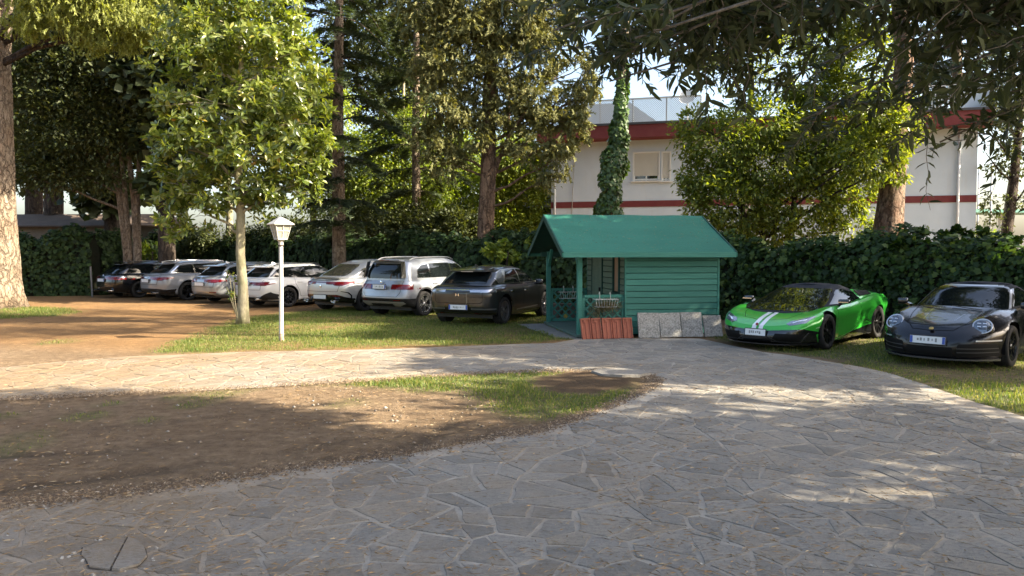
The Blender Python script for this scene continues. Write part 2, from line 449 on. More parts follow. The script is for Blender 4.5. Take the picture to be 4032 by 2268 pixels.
# the loose, cracked flagstone near the left foot of the picture
CRACK = px_poly([(325, 2168), (372, 2150), (430, 2136), (505, 2128), (548, 2146), (570, 2172), (580, 2205), (548, 2240), (470, 2262), (415, 2256), (352, 2246), (338, 2215), (318, 2196)])
stones = []
for c in SE:
    near = seeds[np.linalg.norm(seeds - c, axis=1) < 1.4]
    poly = clip_cell(c, [o for o in near if (o != c).any()])
    if poly is None: continue
    P_ = np.array(poly); inn = inside(P_, PATH)
    poly = [q if k else nearest_on(q, PATH) * .97 + c * .03 for q, k in zip(poly, inn)]
    if inside(np.array([c]), CRACK)[0]: continue
    cells = [[np.array(q) for q in poly]]
    for _ in range(2):                                         # the mason broke big pieces once or twice more
        nxt = []
        for cl_ in cells:
            ar_c = abs(sum(cl_[i][0] * cl_[(i + 1) % len(cl_)][1] - cl_[(i + 1) % len(cl_)][0] * cl_[i][1] for i in range(len(cl_)))) / 2
            if ar_c > .055 and rs.random() < .30 + ar_c * 3.0:
                m_ = sum(cl_) / len(cl_) + np.array([rs.uniform(-.05, .05), rs.uniform(-.05, .05)])
                ev = [(np.linalg.norm(cl_[(i + 1) % len(cl_)] - cl_[i]), cl_[(i + 1) % len(cl_)] - cl_[i]) for i in range(len(cl_))]
                e0 = max(ev, key=lambda q: q[0])[1]; th = math.atan2(e0[1], e0[0]) + rs.uniform(-.7, .7)
                n_ = np.array([math.cos(th), math.sin(th)])
                for sg_ in (1, -1):
                    out_ = []; dd = [float((q - m_) @ n_) * sg_ for q in cl_]
                    for i in range(len(cl_)):
                        p0, p1, d0, d1 = cl_[i], cl_[(i + 1) % len(cl_)], dd[i], dd[(i + 1) % len(cl_)]
                        if d0 >= 0: out_.append(p0)
                        if d0 * d1 < 0: out_.append(p0 + (p1 - p0) * (d0 / (d0 - d1)))
                    if len(out_) > 2: nxt.append(out_)
            else: nxt.append(cl_)
        cells = nxt
    for cl_ in cells:
        ip = inset(cl_, .009)
        if ip is None: continue
        # split long edges and wobble them so the outlines look broken by hand
        out = []; n = len(ip)
        for k in range(n):
            a, b = ip[k], ip[(k + 1) % n]; L = np.linalg.norm(b - a)
            if L < .03: out.append(a); continue
            m = 1 + int(L / .10)
            for j in range(m):
                t = j / m; q = a + (b - a) * t; out.append(q + np.array([rs.uniform(-1, 1), rs.uniform(-1, 1)]) * (.011 if j else .005))
        if len(out) >= 3: stones.append((sum(out) / len(out), out))
stones = [s_ for s_ in stones if abs(s_[0][0]) < s_[0][1] * .78 + 2.2 and s_[0][1] > 2.6]
def stone_mesh(c, out, z0, z1):
    n = len(out); cen = np.array(c)
    bot = [(*q, z0) for q in out]; topo = [(*(cen + (q - cen) * .965), z1) for q in out]
    tilt = (rs.uniform(-1, 1) * .006, rs.uniform(-1, 1) * .006)
    topo = [(x, y, z + (x - cen[0]) * tilt[0] + (y - cen[1]) * tilt[1]) for x, y, z in topo]
    vs = [(x - cen[0], y - cen[1], z) for x, y, z in bot + topo]
    return vs, [tuple(range(n, 2 * n))] + [(k, (k + 1) % n, n + (k + 1) % n, n + k) for k in range(n)]
def ccw(out):
    a = sum(out[i][0] * out[(i + 1) % len(out)][1] - out[(i + 1) % len(out)][0] * out[i][1] for i in range(len(out)))
    return out if a > 0 else out[::-1]
stones.sort(key=lambda s_: (abs(s_[0][0]) > s_[0][1] * .68 + .3 or s_[0][1] < 3.9, s_[0][1]))
for c, out in stones[:299]:
    vs, fs = stone_mesh(c, ccw(out), .004, .0125 + rs.uniform(-.002, .003))
    me = bpy.data.meshes.new('flagstone'); me.from_pydata(vs, [], fs); me.materials.append(sm)
    o = link(bpy.data.objects.new('flagstone', me), paving); o.location = (c[0], c[1], 0)
rest = MB()
for c, out in stones[299:]:
    vs, fs = stone_mesh(c, ccw(out), .004, .0125 + rs.uniform(-.002, .003))
    rest.add([(x + c[0], y + c[1], z) for x, y, z in vs], fs)
me = bpy.data.meshes.new('far_flagstones'); me.from_pydata(rest.v, [], rest.f); me.materials.append(sm)
tag(link(bpy.data.objects.new('far_flagstones', me), paving), kind='stuff')
print('stones', len(stones))
# cracked stone: two halves with an open crack, and crumbs of mortar round it
ck = [np.array(q) for q in CRACK]
ctr = sum(ck) / len(ck)
ca_, cb_ = np.array(G(492, 2150).xy), np.array(G(440, 2250).xy)
nrm_ = np.array([-(cb_ - ca_)[1], (cb_ - ca_)[0]]); nrm_ /= np.linalg.norm(nrm_)
for sg in (1, -1):
    poly = []; dd = [float((q - ca_) @ nrm_) * sg - .0045 for q in ck]
    for k in range(len(ck)):
        a, b = ck[k], ck[(k + 1) % len(ck)]
        if dd[k] >= 0: poly.append(a)
        if dd[k] * dd[(k + 1) % len(ck)] < 0:
            poly.append(a + (b - a) * (dd[k] / (dd[k] - dd[(k + 1) % len(ck)])))
    if len(poly) > 2:
        cc = sum(poly) / len(poly); vs, fs = stone_mesh(cc, ccw(poly), .004, .027 + .004 * sg)
        me = bpy.data.meshes.new('flagstone'); me.from_pydata(vs, [], fs); me.materials.append(sm)
        o = link(bpy.data.objects.new('flagstone', me), paving); o.location = (cc[0], cc[1], 0); o['label'] = 'lifted flagstone with a crack across it'
flat_poly('open_joint', [tuple(ctr + (q - ctr) * rs.uniform(.98, 1.06)) for q in ck], .0175, M('joint_soil', (.045, .035, .026), .95), paving)
chip = MB()
for k in range(26):
    q = ck[rs.randrange(len(ck))]; q2 = ck[(rs.randrange(len(ck)))]
    b_ = q + (q - ctr) * rs.uniform(.0, .28) + np.array([rs.uniform(-.05, .05), rs.uniform(-.05, .05)])
    s_ = rs.uniform(.006, .020)
    chip.box((b_[0], b_[1], .012 + s_ * .2), (s_ * 1.6, s_, s_ * .6), Matrix.Rotation(rs.uniform(0, 3), 3, 'Z'), .6)
tag(chip.build('mortar_crumbs', M('crumb_white', (.34, .32, .28), .9), paving), kind='stuff')

# ---- grass blades
hut_o = G(2274, 1331); HA = math.atan2(.173, .985)              # front left corner of the hut and its direction
APRON = [tuple((Matrix.Rotation(HA, 2) @ Vector(q)) + hut_o.xy) for q in ((-.75, 3.3), (-.45, .2), (-.1, -.28), (.6, -.34), (.6, .2), (0, .2), (0, 3.3))]
def blades(name, label, poly, dens, hmin, hmax, mat, maxn=90000, thr=.12):
    P = np.array(poly); lo, hi = P.min(0) - .4, P.max(0) + .4
    hi[1] = min(hi[1], 27)
    n = int((hi[0] - lo[0]) * (hi[1] - lo[1]) * dens)
    Q = RNG.uniform(lo, hi, (n, 2))
    Q = Q[np.abs(Q[:, 0]) < Q[:, 1] * .70 + 1.0]
    cv = cover(Q); on_path = inside(Q, PATH) & (edge_dist(Q, PATH) > RNG.uniform(0, .07, len(Q)))
    keep = (RNG.uniform(0, 1, len(Q)) < np.clip((cv - thr) * 1.3, 0, 1)) & ~on_path & (inside(Q, poly) | (edge_dist(Q, poly) < .4))
    keep &= ~(inside(Q, APRON) & (edge_dist(Q, APRON) > RNG.uniform(0, .12, len(Q))))
    Q = Q[keep][:maxn]; cv = cv[keep][:maxn]; n = len(Q)
    clump = .6 + .5 * np.clip(vnoise(Q, 2.4, 9) + .3, 0, 1.2)
    h = RNG.uniform(hmin, hmax, n) * clump * (.5 + .6 * cv); a = RNG.uniform(0, 2 * math.pi, n); w = RNG.uniform(.003, .006, n)
    lean = RNG.uniform(.1, .9, n) * h; la = RNG.uniform(0, 2 * math.pi, n)
    dx, dy = np.cos(a) * w, np.sin(a) * w; lx, ly = np.cos(la) * lean, np.sin(la) * lean
    z0 = np.full(n, -.005)
    V = np.stack([np.stack([Q[:, 0] - dx, Q[:, 1] - dy, z0], 1), np.stack([Q[:, 0] + dx, Q[:, 1] + dy, z0], 1),
                  np.stack([Q[:, 0] + dx * .8 + lx * .35, Q[:, 1] + dy * .8 + ly * .35, h * .6], 1), np.stack([Q[:, 0] - dx * .8 + lx * .35, Q[:, 1] - dy * .8 + ly * .35, h * .6], 1),
                  np.stack([Q[:, 0] + lx, Q[:, 1] + ly, h], 1)], 1).reshape(-1, 3)
    b = np.arange(n)[:, None] * 5
    F = np.concatenate([b + np.array([[0, 1, 2]]), b + np.array([[0, 2, 3]]), b + np.array([[3, 2, 4]])], 0)
    o = np_mesh(name, V, F, mat); return tag(o, label, 'grass', None, 'stuff')
def leaf_mat(name, stops, rough=.5, trans=.4, tcol=None, spec=.4, sub=0):
    """leaf: colour varies from leaf to leaf, light shines through"""
    if name in MATS: return MATS[name]
    m, nt, p = new_mat(name); ge = node(nt, 'ShaderNodeNewGeometry'); oi = node(nt, 'ShaderNodeObjectInfo')
    rv = math_n(nt, 'FRACT', math_n(nt, 'ADD', math_n(nt, 'MULTIPLY', oi.outputs['Random'], 5.3), ge.outputs['Random Per Island']))
    c = ramp(nt, rv, stops).outputs[0]
    nt.links.new(c, p.inputs['Base Color']); p.inputs['Roughness'].default_value = rough; p.inputs['Specular IOR Level'].default_value = spec
    tr = node(nt, 'ShaderNodeBsdfTranslucent')
    tc = mixc(nt, 1.0, c, tcol or (1.7, 1.6, .7), 'MULTIPLY'); nt.links.new(tc, tr.inputs[0])
    mx = node(nt, 'ShaderNodeMixShader'); mx.inputs[0].default_value = trans
    nt.links.new(p.outputs[0], mx.inputs[1]); nt.links.new(tr.outputs[0], mx.inputs[2])
    nt.links.new(mx.outputs[0], nt.nodes['Material Output'].inputs[0]); return m
grass_m = leaf_mat('grass_blades', [(0, (.06, .105, .018)), (.4, (.10, .15, .025)), (.75, (.17, .19, .045)), (1, (.28, .24, .10))], .6, .42)
blades('lawn_grass', 'short lawn grass round the lamp post and beside the hut', LAWN, 1000, .025, .08, grass_m, 120000)
blades('island_grass', 'grass on the pointed tip of the soil island', TIP, 1300, .02, .07, grass_m, 60000)
blades('verge_grass', 'thin grass in front of the sports cars', VERGE, 750, .02, .075, grass_m, 80000)
blades('tree_foot_grass', 'patch of grass round the foot of the big trunk', TREEBASE, 500, .04, .12, grass_m, 20000)
isl = px_poly([(0, 1580), (1500, 1500), (1900, 1560), (2000, 1700), (0, 1980)])
blades('island_tufts', 'scattered tufts of weed on the bare soil island', isl, 700, .02, .06, grass_m, 40000, .18)
yard = px_poly([(0, 1240), (700, 1240), (700, 1400), (0, 1440)])
blades('yard_tufts', 'single tufts of grass in the ochre sand yard', yard, 500, .03, .08, grass_m, 20000, .18)
# ---- litter: needles, bark chips and small leaves strewn over paving and soil
def litter(name, label, n, ymax, mat, lmin, lmax, wmin, wmax, ypow=1.0):
    y = 3.4 + (ymax - 3.4) * RNG.uniform(0, 1, n) ** ypow; x = RNG.uniform(-1, 1, n) * (y * .69 + .3)
    Q = np.stack([x, y], 1)
    k = RNG.uniform(-1, .9, n) < vnoise(Q, .7, 21) + .5 * vnoise(Q, 2.3, 22); Q = Q[k]; n = len(Q)
    onp = inside(Q, PATH); z = np.where(onp, .019, .006)
    a = RNG.uniform(0, 2 * math.pi, n); L = RNG.uniform(lmin, lmax, n); w = RNG.uniform(wmin, wmax, n)
    c, s = np.cos(a), np.sin(a)
    def pt(u, v, dz): return np.stack([Q[:, 0] + c * u - s * v, Q[:, 1] + s * u + c * v, z + dz], 1)
    lift = RNG.uniform(0, .006, n)
    V = np.stack([pt(-L / 2, 0 * w, 0), pt(0 * L, -w / 2, lift + .002), pt(L / 2, 0 * w, lift), pt(0 * L, w / 2, .001)], 1).reshape(-1, 3)
    F = np.arange(n * 4).reshape(-1, 4)
    return tag(np_mesh(name, V, F, mat), label, 'litter', None, 'stuff')
lm = leaf_mat('dry_litter', [(0, (.20, .12, .05)), (.4, (.33, .22, .11)), (.7, (.12, .08, .045)), (1, (.42, .33, .2))], .8, .0)
litter('needle_litter', 'dry pine needles strewn over the drive and soil', 26000, 13, lm, .03, .09, .0016, .003, 1.4)
litter('leaf_litter', 'small fallen leaves and bark chips on drive and soil', 3000, 16, lm, .02, .055, .006, .017, 1.2)
litter('stone_chips', 'pale stone chips on the soil island', 260, 12, leaf_mat('pale_chips', [(0, (.30, .27, .22)), (1, (.45, .42, .36))], .8, 0), .012, .03, .008, .02, 1)
# crumbs of soil, needles and bark spilled over the edge of the drive
edge = [np.array(q) for q in px_poly(PATH_PX_IN)]; n = 16000
seg_ = RNG.integers(0, len(edge) - 1, n); tt = RNG.uniform(0, 1, n)[:, None]; E = np.array(edge)
Q = E[seg_] * (1 - tt) + E[seg_ + 1] * tt + RNG.normal(0, .10, (n, 2)) * np.array([.6, 1]); a = RNG.uniform(0, 6.28, n); L = RNG.uniform(.008, .05, n); w = RNG.uniform(.004, .012, n); c, s_ = np.cos(a), np.sin(a); h = RNG.uniform(.002, .012, n)
def _p(u, v, dz): return np.stack([Q[:, 0] + c * u - s_ * v, Q[:, 1] + s_ * u + c * v, .017 + dz], 1)
V = np.stack([_p(-L / 2, 0 * w, 0 * h), _p(0 * L, -w / 2, 0 * h), _p(L / 2, 0 * w, 0 * h), _p(0 * L, w / 2, 0 * h), _p(0 * L, 0 * w, h)], 1).reshape(-1, 3); b = np.arange(n)[:, None] * 5
F = np.concatenate([b + np.array([[0, 1, 4]]), b + np.array([[1, 2, 4]]), b + np.array([[2, 3, 4]]), b + np.array([[3, 0, 4]])], 0)
tag(np_mesh('soil_crumbs', V, F, leaf_mat('soil_crumb', [(0, (.07, .047, .03)), (.6, (.13, .09, .055)), (.9, (.26, .18, .1)), (1, (.38, .32, .24))], .9, 0)), 'soil crumbs and bark spilled along the edge of the drive', 'litter', None, 'stuff')
# flat weathered stone lying on the bare tip of the island
fp = [np.array(q) for q in px_poly([(2325, 1474), (2370, 1464), (2440, 1461), (2510, 1468), (2565, 1481), (2520, 1490), (2450, 1492), (2370, 1488)])]
fc = sum(fp) / len(fp); vs, fs = stone_mesh(fc, ccw(fp), -.01, .055)
me = bpy.data.meshes.new('flat_stone'); me.from_pydata(vs, [], fs); me.materials.append(sm)
tag(link(bpy.data.objects.new('flat_stone', me)), 'flat weathered stone slab lying on the bare tip of the soil island', 'stone').location = (fc[0], fc[1], 0)
# pebbles and clods on the bare soil
n = 1900; y = RNG.uniform(5.2, 12, n); x = RNG.uniform(-1, 1, n) * (y * .69 + .3); Q = np.stack([x, y], 1)
Q = Q[~inside(Q, PATH) & (x < 2.5)]; n = len(Q); r_ = RNG.uniform(.004, .016, n) * RNG.choice([1, 1, 1, 1.7], n)
octv = np.array([[1, 0, 0], [0, 1, 0], [-1, 0, 0], [0, -1, 0], [0, 0, .7], [0, 0, -.5]]); octf = np.array([[0, 1, 4], [1, 2, 4], [2, 3, 4], [3, 0, 4], [1, 0, 5], [2, 1, 5], [3, 2, 5], [0, 3, 5]])
V = octv[None] * r_[:, None, None] * RNG.uniform(.6, 1.3, (n, 6, 1)) + np.concatenate([Q, np.full((n, 1), .004)], 1)[:, None, :]
F = (np.arange(n) * 6)[:, None, None] + octf[None]
tag(np_mesh('pebbles', V.reshape(-1, 3), F.reshape(-1, 3), leaf_mat('pebble_mix', [(0, (.10, .08, .055)), (.6, (.19, .15, .11)), (.9, (.24, .205, .165)), (1, (.34, .31, .27))], .9, 0)), 'small pebbles and clods on the bare soil island', 'pebbles', None, 'stuff')
# ================================================================ green garden hut
hut = empty('garden_hut', hut_o, HA, 'small green timber garden hut with open porch and sloping green felt roof', 'hut')
green_wood = M('green_stained_wood', (.030, .152, .116), .6, 0, .35, 0, (6, .9, (.052, .205, .158)), (40, .6, .006), None, (.25, 1, 8), orand=.28)
green_dark = M('green_stained_wood_dark', (.011, .052, .040), .65, 0, .3, 0, (9, .6, (.022, .066, .05)), (40, .35, .004), None, (1, 1, 6))  # darker green for beams, soffit, frames and barge boards
felt, nt, p = new_mat('green_roof_felt')
n1 = noise_n(nt, 1.6, 6, .6, 'Object', (.35, 1, 1)); n2 = noise_n(nt, 9, 5, .65, 'Object', (.12, 1.2, 1)); n3 = noise_n(nt, 120, 3, .6)
c0 = ramp(nt, n1, [(.3, (.013, .112, .074)), (.7, (.020, .142, .096))]).outputs[0]
c0 = mixc(nt, ramp(nt, n2, [(.5, (0, 0, 0)), (.78, (.35, .35, .35))]).outputs[0], c0, (.035, .15, .115))
nt.links.new(c0, p.inputs['Base Color']); p.inputs['Roughness'].default_value = .7; p.inputs['Specular IOR Level'].default_value = .35
bump_n(nt, p, math_n(nt, 'ADD', math_n(nt, 'MULTIPLY', n1, 3.0), n3), .35, .02)
LX, LY = 3.19, 3.1; PX = 1.06; EZ = 1.80; RIDGE = 2.66
slope = (RIDGE - EZ) / (LY / 2 + .28)
def roof_z(y): return RIDGE - abs(y - LY / 2) * slope
# porch floor boards
for k in range(11):
    y = .06 + k * (LY - .12) / 10
    MB().box((PX / 2 + .02, y, .05), (PX + .12, (LY - .12) / 10 - .012, .05)).build('floor_board', M('worn_green_deck', (.07, .13, .105), .75, 0, .3, 0, (8, .7, (.13, .15, .12)), (30, .4, .004)), hut)
MB().box((PX / 2, LY / 2, .012), (PX, LY, .03)).build('floor_joist', green_dark, hut)
# posts
for y in (.05, LY - .05):
    MB().box((.05, y, EZ / 2 + .04), (.105, .105, EZ + .02)).build('post', green_wood, hut, False, .008)
    m = MB(); m.bar((.05, y, EZ - .32), (.05, y + (.34 if y < 1 else -.34), EZ + .08), .06, .09); m.build('brace', green_wood, hut)
MB().box((LX / 2 - .05, .05, EZ - .02), (LX + .2, .09, .12)).build('eave_beam', green_dark, hut)
MB().box((LX / 2 - .05, LY - .05, EZ - .02), (LX + .2, .09, .12)).build('eave_beam', green_dark, hut)
# cabin: horizontal boards, bevelled so that each edge shows
BH = .132; nb = 14
for k in range(nb):
    z = .06 + k * BH; ztop = z + BH - .006
    if z > EZ: break
    m = MB(); x0, x1 = PX + .02, LX
    m.add([(x0, .015, z), (x1, .015, z), (x1, -.008, z + .009), (x0, -.008, z + .009), (x0, -.002, ztop), (x1, -.002, ztop), (x0, .03, ztop), (x1, .03, ztop), (x0, .03, z), (x1, .03, z)],
          [(0, 1, 2, 3), (3, 2, 5, 4), (4, 5, 7, 6), (8, 6, 7, 9), (0, 8, 9, 1), (0, 3, 4, 6, 8), (1, 9, 7, 5, 2)])
    m.build('wall_board', green_wood, hut)
    MB().box((LX - .01, LY / 2, z + BH / 2 - .006), (.04, LY, BH - .014)).build('wall_board', green_wood, hut)
    MB().box(((PX + LX) / 2, LY - .015, z + BH / 2 - .006), (LX - PX, .04, BH - .014)).build('wall_board', green_wood, hut)
MB().box(((PX + LX) / 2 + .02, LY / 2, .9), (LX - PX - .08, LY - .12, 1.75)).build('inner_shell', M('hut_inner', (.02, .05, .04), .9), hut)
for x, y in ((PX + .005, -.004), (LX + .002, -.004)):
    MB().box((x, y + .02, EZ / 2 + .02), (.045, .065, EZ - .02)).build('corner_trim', green_wood, hut, False, .005)
# porch end wall: short boards, door with grooves, window
pale = M('sunlit_green', (.10, .15, .105), .6, 0, .35, 0, (5, .6, (.15, .19, .13)), (35, .35, .004), None, (1, 1, 5))  # sunlight on the porch end wall is painted in as this paler green
wx = PX + .012
D0, D1 = 1.72, 2.52; W0, W1, WZ0 = .42, .80, .92
gable = EZ + .5
for k in range(nb + 3):
    z = .06 + k * BH
    for y0, y1 in ((.06, W0 - .05), (W1 + .05, D0 - .05), (D1 + .05, LY - .06)) if z > WZ0 - .1 else ((.06, D0 - .05), (D1 + .05, LY - .06)):
        if roof_z((y0 + y1) / 2) - .1 < z + BH: continue
        MB().box((wx, (y0 + y1) / 2, z + BH / 2), (.035, y1 - y0, BH - .016)).build('wall_board', pale, hut, False, .006)
door = MB().box((wx - .01, (D0 + D1) / 2, .95), (.035, D1 - D0, 1.75)).build('door', pale, hut)
for k in range(7):
    y = D0 + .06 + k * .113
    MB().box((wx - .032, y, .95), (.014, .095, 1.72)).build('door_plank', pale, door, False, .004)
MB().box((wx - .06, D0 + .07, .95), (.05, .02, .09)).build('handle', M('old_iron', (.03, .03, .03), .5, .7), door)
for y in (D0 - .03, D1 + .03): MB().box((wx - .012, y, .98), (.06, .055, 1.82)).build('door_frame', green_dark, hut)
win = MB().box((wx + .005, (W0 + W1) / 2, 1.42), (.02, W1 - W0, .92)).build('window', M('window_tan_board', (.34, .20, .12), .35, 0, .5, .5, (4, .6, (.42, .27, .17))), hut)
for y in (W0 - .025, W1 + .025): MB().box((wx - .015, y, 1.40), (.07, .055, 1.02)).build('window_frame', green_dark, win, False, .004)
MB().box((wx - .02, (W0 + W1) / 2, WZ0 - .02), (.09, W1 - W0 + .16, .05)).build('window_sill', green_dark, win)
# trellis panels
def trellis(y, x0, x1, z0, z1, parent):
    pn = MB().box(((x0 + x1) / 2, y, z1 - .03), (x1 - x0, .045, .06)).build('trellis_rail', green_wood, parent)
    MB().box(((x0 + x1) / 2, y, z0 + .03), (x1 - x0, .045, .06)).build('trellis_rail', green_wood, pn)
    for x in (x0 + .025, x1 - .025): MB().box((x, y, (z0 + z1) / 2), (.05, .045, z1 - z0)).build('trellis_stile', green_wood, pn)
    step = .20; w, h = x1 - x0, z1 - z0
    for sg in (1, -1):
        k = -h
        while k < w:
            a = [(x0 + k, z0), (x0 + k + h, z1)] if sg > 0 else [(x0 + k + h, z0), (x0 + k, z1)]
            (xa, za), (xb, zb) = a
            if xa > xb: (xa, za), (xb, zb) = (xb, zb), (xa, za)
            t0 = max(0, (x0 - xa) / (xb - xa)); t1 = min(1, (x1 - xa) / (xb - xa))
            if t1 - t0 > .06:
                p0 = (xa + (xb - xa) * t0, y + sg * .008, za + (zb - za) * t0); p1 = (xa + (xb - xa) * t1, y + sg * .008, za + (zb - za) * t1)
                MB().bar(p0, p1, .012, .035, (0, 1, 0)).build('trellis_slat', green_wood, pn) if False else MB().bar(p0, p1, .035, .013, (0, 1, 0)).build('trellis_slat', green_wood, pn)
            k += step
trellis(.05, .11, PX - .02, .09, .92, hut)
trellis(LY - .05, .11, PX - .02, .09, .92, hut)
# roof: two felt-covered slopes with soft sag, soffit boards, barge boards
def slope_mesh(sg):
    n, mrow = 26, 12; x0, x1 = -.42, LX + .30; vs = []; fs = []
    for i in range(n + 1):
        x = x0 + (x1 - x0) * i / n
        for j in range(mrow + 1):
            t = j / mrow; y = LY / 2 + sg * t * (LY / 2 + .30)
            z = roof_z(y) + .045 - .012 * math.sin(t * math.pi) * (1 + .5 * math.sin(x * 2.1)) + .006 * math.sin(x * 5 + t * 3)
            if j == mrow: z -= .015
            vs.append((x, y, z))
    base = len(vs)
    for i in range(n + 1):
        x = x0 + (x1 - x0) * i / n; y = LY / 2 + sg * (LY / 2 + .302); vs.append((x, y, roof_z(y) - .05))
    for i in range(n):
        for j in range(mrow): a = i * (mrow + 1) + j; fs.append((a, a + 1, a + mrow + 2, a + mrow + 1))
        fs.append((i * (mrow + 1) + mrow, base + i, base + i + 1, (i + 1) * (mrow + 1) + mrow))
    m = MB(); m.add(vs, fs); o = m.build('roof_slope', felt, hut, True, autosmooth=45)
    return o
for sg in (-1, 1):
    rs_ = slope_mesh(sg)
    ye = LY / 2 + sg * (LY / 2 + .28)
    for k in range(12):
        t0, t1 = k / 12, (k + 1) / 12 - .008; ya, yb = LY / 2 + sg * t0 * (LY / 2 + .27), LY / 2 + sg * t1 * (LY / 2 + .27)
        MB().add([(-.38, ya, roof_z(ya) - .01), (LX + .26, ya, roof_z(ya) - .01), (LX + .26, yb, roof_z(yb) - .01), (-.38, yb, roof_z(yb) - .01), (-.38, ya, roof_z(ya) + .012), (LX + .26, ya, roof_z(ya) + .012), (LX + .26, yb, roof_z(yb) + .012), (-.38, yb, roof_z(yb) + .012)],
                 [(0, 1, 2, 3), (4, 7, 6, 5), (0, 4, 5, 1), (1, 5, 6, 2), (2, 6, 7, 3), (3, 7, 4, 0)]).build('roof_board', green_dark, rs_)
    MB().box((LX / 2 - .06, ye + sg * .012, roof_z(ye) - .02), (LX + .66, .022, .11)).build('eave_board', green_wood, rs_)
    for x in (-.40, LX + .285):
        m = MB(); m.bar((x, LY / 2, RIDGE - .02), (x, ye, roof_z(ye) - .02), .03, .13); m.build('barge_board', green_dark, rs_)
MB().box((LX / 2, -.03, EZ - .10), (.01, .01, .01)).build('nail', green_dark, hut)
n = 900; q = RNG.uniform((-.35, -.2), (LX + .25, LY + .2), (n, 2)); a = RNG.uniform(0, 6.28, n); L = RNG.uniform(.03, .08, n)
vs = []
for (x, y), a_, l_ in zip(q, a, L):
    dx, dy = math.cos(a_) * l_ / 2, math.sin(a_) * l_ / 2
    f = lambda yy: roof_z(yy) + .052
    vs += [(x - dx, y - dy, f(y - dy)), (x - dy * .05, y + dx * .05, f(y) + .004), (x + dx, y + dy, f(y + dy))]
tag(np_mesh('fallen_needles', vs, np.arange(n * 3).reshape(-1, 3), leaf_mat('dry_litter', [], 0), hut), kind='stuff')
# concrete apron beside the porch
apo = flat_poly('apron', APRON, .006, M('apron_concrete', (.24, .225, .20), .9, 0, .2, 0, (6, .7, (.13, .125, .11)), (80, .4, .004), None, None, 'Object'))
tag(apo, 'weathered concrete apron beside the hut porch', kind='structure')

def hl(x, y, z): 
    q = Matrix.Rotation(HA, 3, 'Z') @ Vector((x, y, z)); return hut_o + q
# clay tiles leaning on the hut
tile_m = M('clay_tile', (.29, .088, .050), .75, 0, .3, 0, (12, .6, (.34, .125, .08)), (60, .35, .004), orand=.3)
def clay_tile():
    m = MB(); w, h = .215, .44
    prof = [(-.5, .0), (-.44, .024), (-.37, .024), (-.33, .002), (-.06, .002), (-.02, .016), (.05, .016), (.09, .002), (.36, .002), (.41, .024), (.48, .024), (.5, .012)]
    vs = []; n = len(prof)
    for z in (0, h * .12, h * .88, h):
        for x, d in prof:
            k = .6 if z in (h,) else 1.0
            vs.append((x * w, -d * k - .010, z))
    for z in (0, h * .12, h * .88, h):
        for x, d in prof: vs.append((x * w, .006, z))
    fs = []
    for r in range(3):
        for k in range(n - 1):
            a = r * n + k; fs.append((a, a + 1, a + n + 1, a + n)); b = a + 4 * n; fs.append((b, b + n, b + n + 1, b + 1))
    for r in range(3):
        for k in (0, n - 1): a = r * n + k; fs.append((a, a + n, a + n + 4 * n, a + 4 * n))
    for k in range(n - 1):
        for r in (0, 3): a = r * n + k; fs.append((a, a + 4 * n, a + 4 * n + 1, a + 1))
    m.add(vs, fs)
    m.box((0, -.03, h - .018), (w * .92, .02, .03)); m.box((-.02, -.028, h - .06), (.05, .018, .06), None, .4)
    return m.build('roof_tile', tile_m, None, True, autosmooth=35)
t0 = clay_tile()
for k in range(5):
    o = t0 if k == 0 else t0.copy()
    if k: COL.objects.link(o)
    b = hl(.115 + k * .226, -.33 + (k % 2) * .012, .012); o.location = b
    o.rotation_euler = (R(-13 - k * .5), R([-3.5, -2.5, -1, -1, -.5][k]), HA)
    tag(o, 'red clay roof tile leaning upright against the hut porch', 'roof tile', 'clay tiles leaning on the hut')
slab_m = M('pebble_concrete', (.42, .395, .35), .9, 0, .25, 0, (30, .9, (.12, .112, .096)), (50, .8, .012), orand=.35)
for k in range(4):
    w, h = (.50, .545) if k < 3 else (.44, .47)
    m = MB().box((0, 0, h / 2), (w - .026, .045, h - [0, .012, .005, 0][k])); o = m.build('concrete_slab', slab_m, None, False, .006)
    o.location = hl(1.48 + k * .492 + (.0 if k < 3 else -.01), -.36 - .015 * (k % 2) + k * .01, .010); o.rotation_euler = (R(-15 - k), R([1.2, -.6, .5, 0][k]), HA + R([0, 1, -1, 2][k]))
    tag(o, 'grey exposed-aggregate paving slab leaning against the hut wall' if k < 3 else 'shorter grey paving slab leaning at the hut corner beside the green car', 'paving slab', 'slabs leaning on the hut')
# wire planter baskets hung on the trellises
wire = M('white_wire', (.55, .56, .54), .4, .3)
def wire_basket(x, y, z, label, w=.55, front=-1):
    e = empty('wire_planter', hl(x, y, z), HA, label, 'planter')
    m = MB()
    for zz in (0, -.16):
        ww = w / 2 * (1 if zz == 0 else .85)
        for a, b in (((-ww, 0), (ww, 0)), ((ww, 0), (ww * .9, front * .17)), ((ww * .9, front * .17), (-ww * .9, front * .17)), ((-ww * .9, front * .17), (-ww, 0))):
            m.bar((*a, zz), (*b, zz), .008, .008)
    for k in range(9):
        t = k / 8 * 2 - 1; m.bar((t * w / 2 * .9, front * .17, 0), (t * w / 2 * .78, front * .15, -.16), .006, .006)
    m.build('basket', wire, e)
    for s_ in (-.12, .12):
        h_ = MB(); h_.tube([(s_, front * .02, 0), (s_, front * .02, .12), (s_, -front * .01, .15), (s_, -front * .04, .13), (s_, -front * .04, .10)], .006, 6); h_.build('hook', wire, e)
    return e
wire_basket(.60, -.005, .83, 'white wire balcony basket hung on the front trellis of the hut')
wire_basket(.55, LY - .10, .83, 'white wire balcony basket hung inside the rear trellis of the hut')
dry_m = leaf_mat('dry_plant', [(0, (.07, .07, .03)), (.5, (.13, .11, .05)), (1, (.20, .15, .08))], .8, .3)
n = 2600
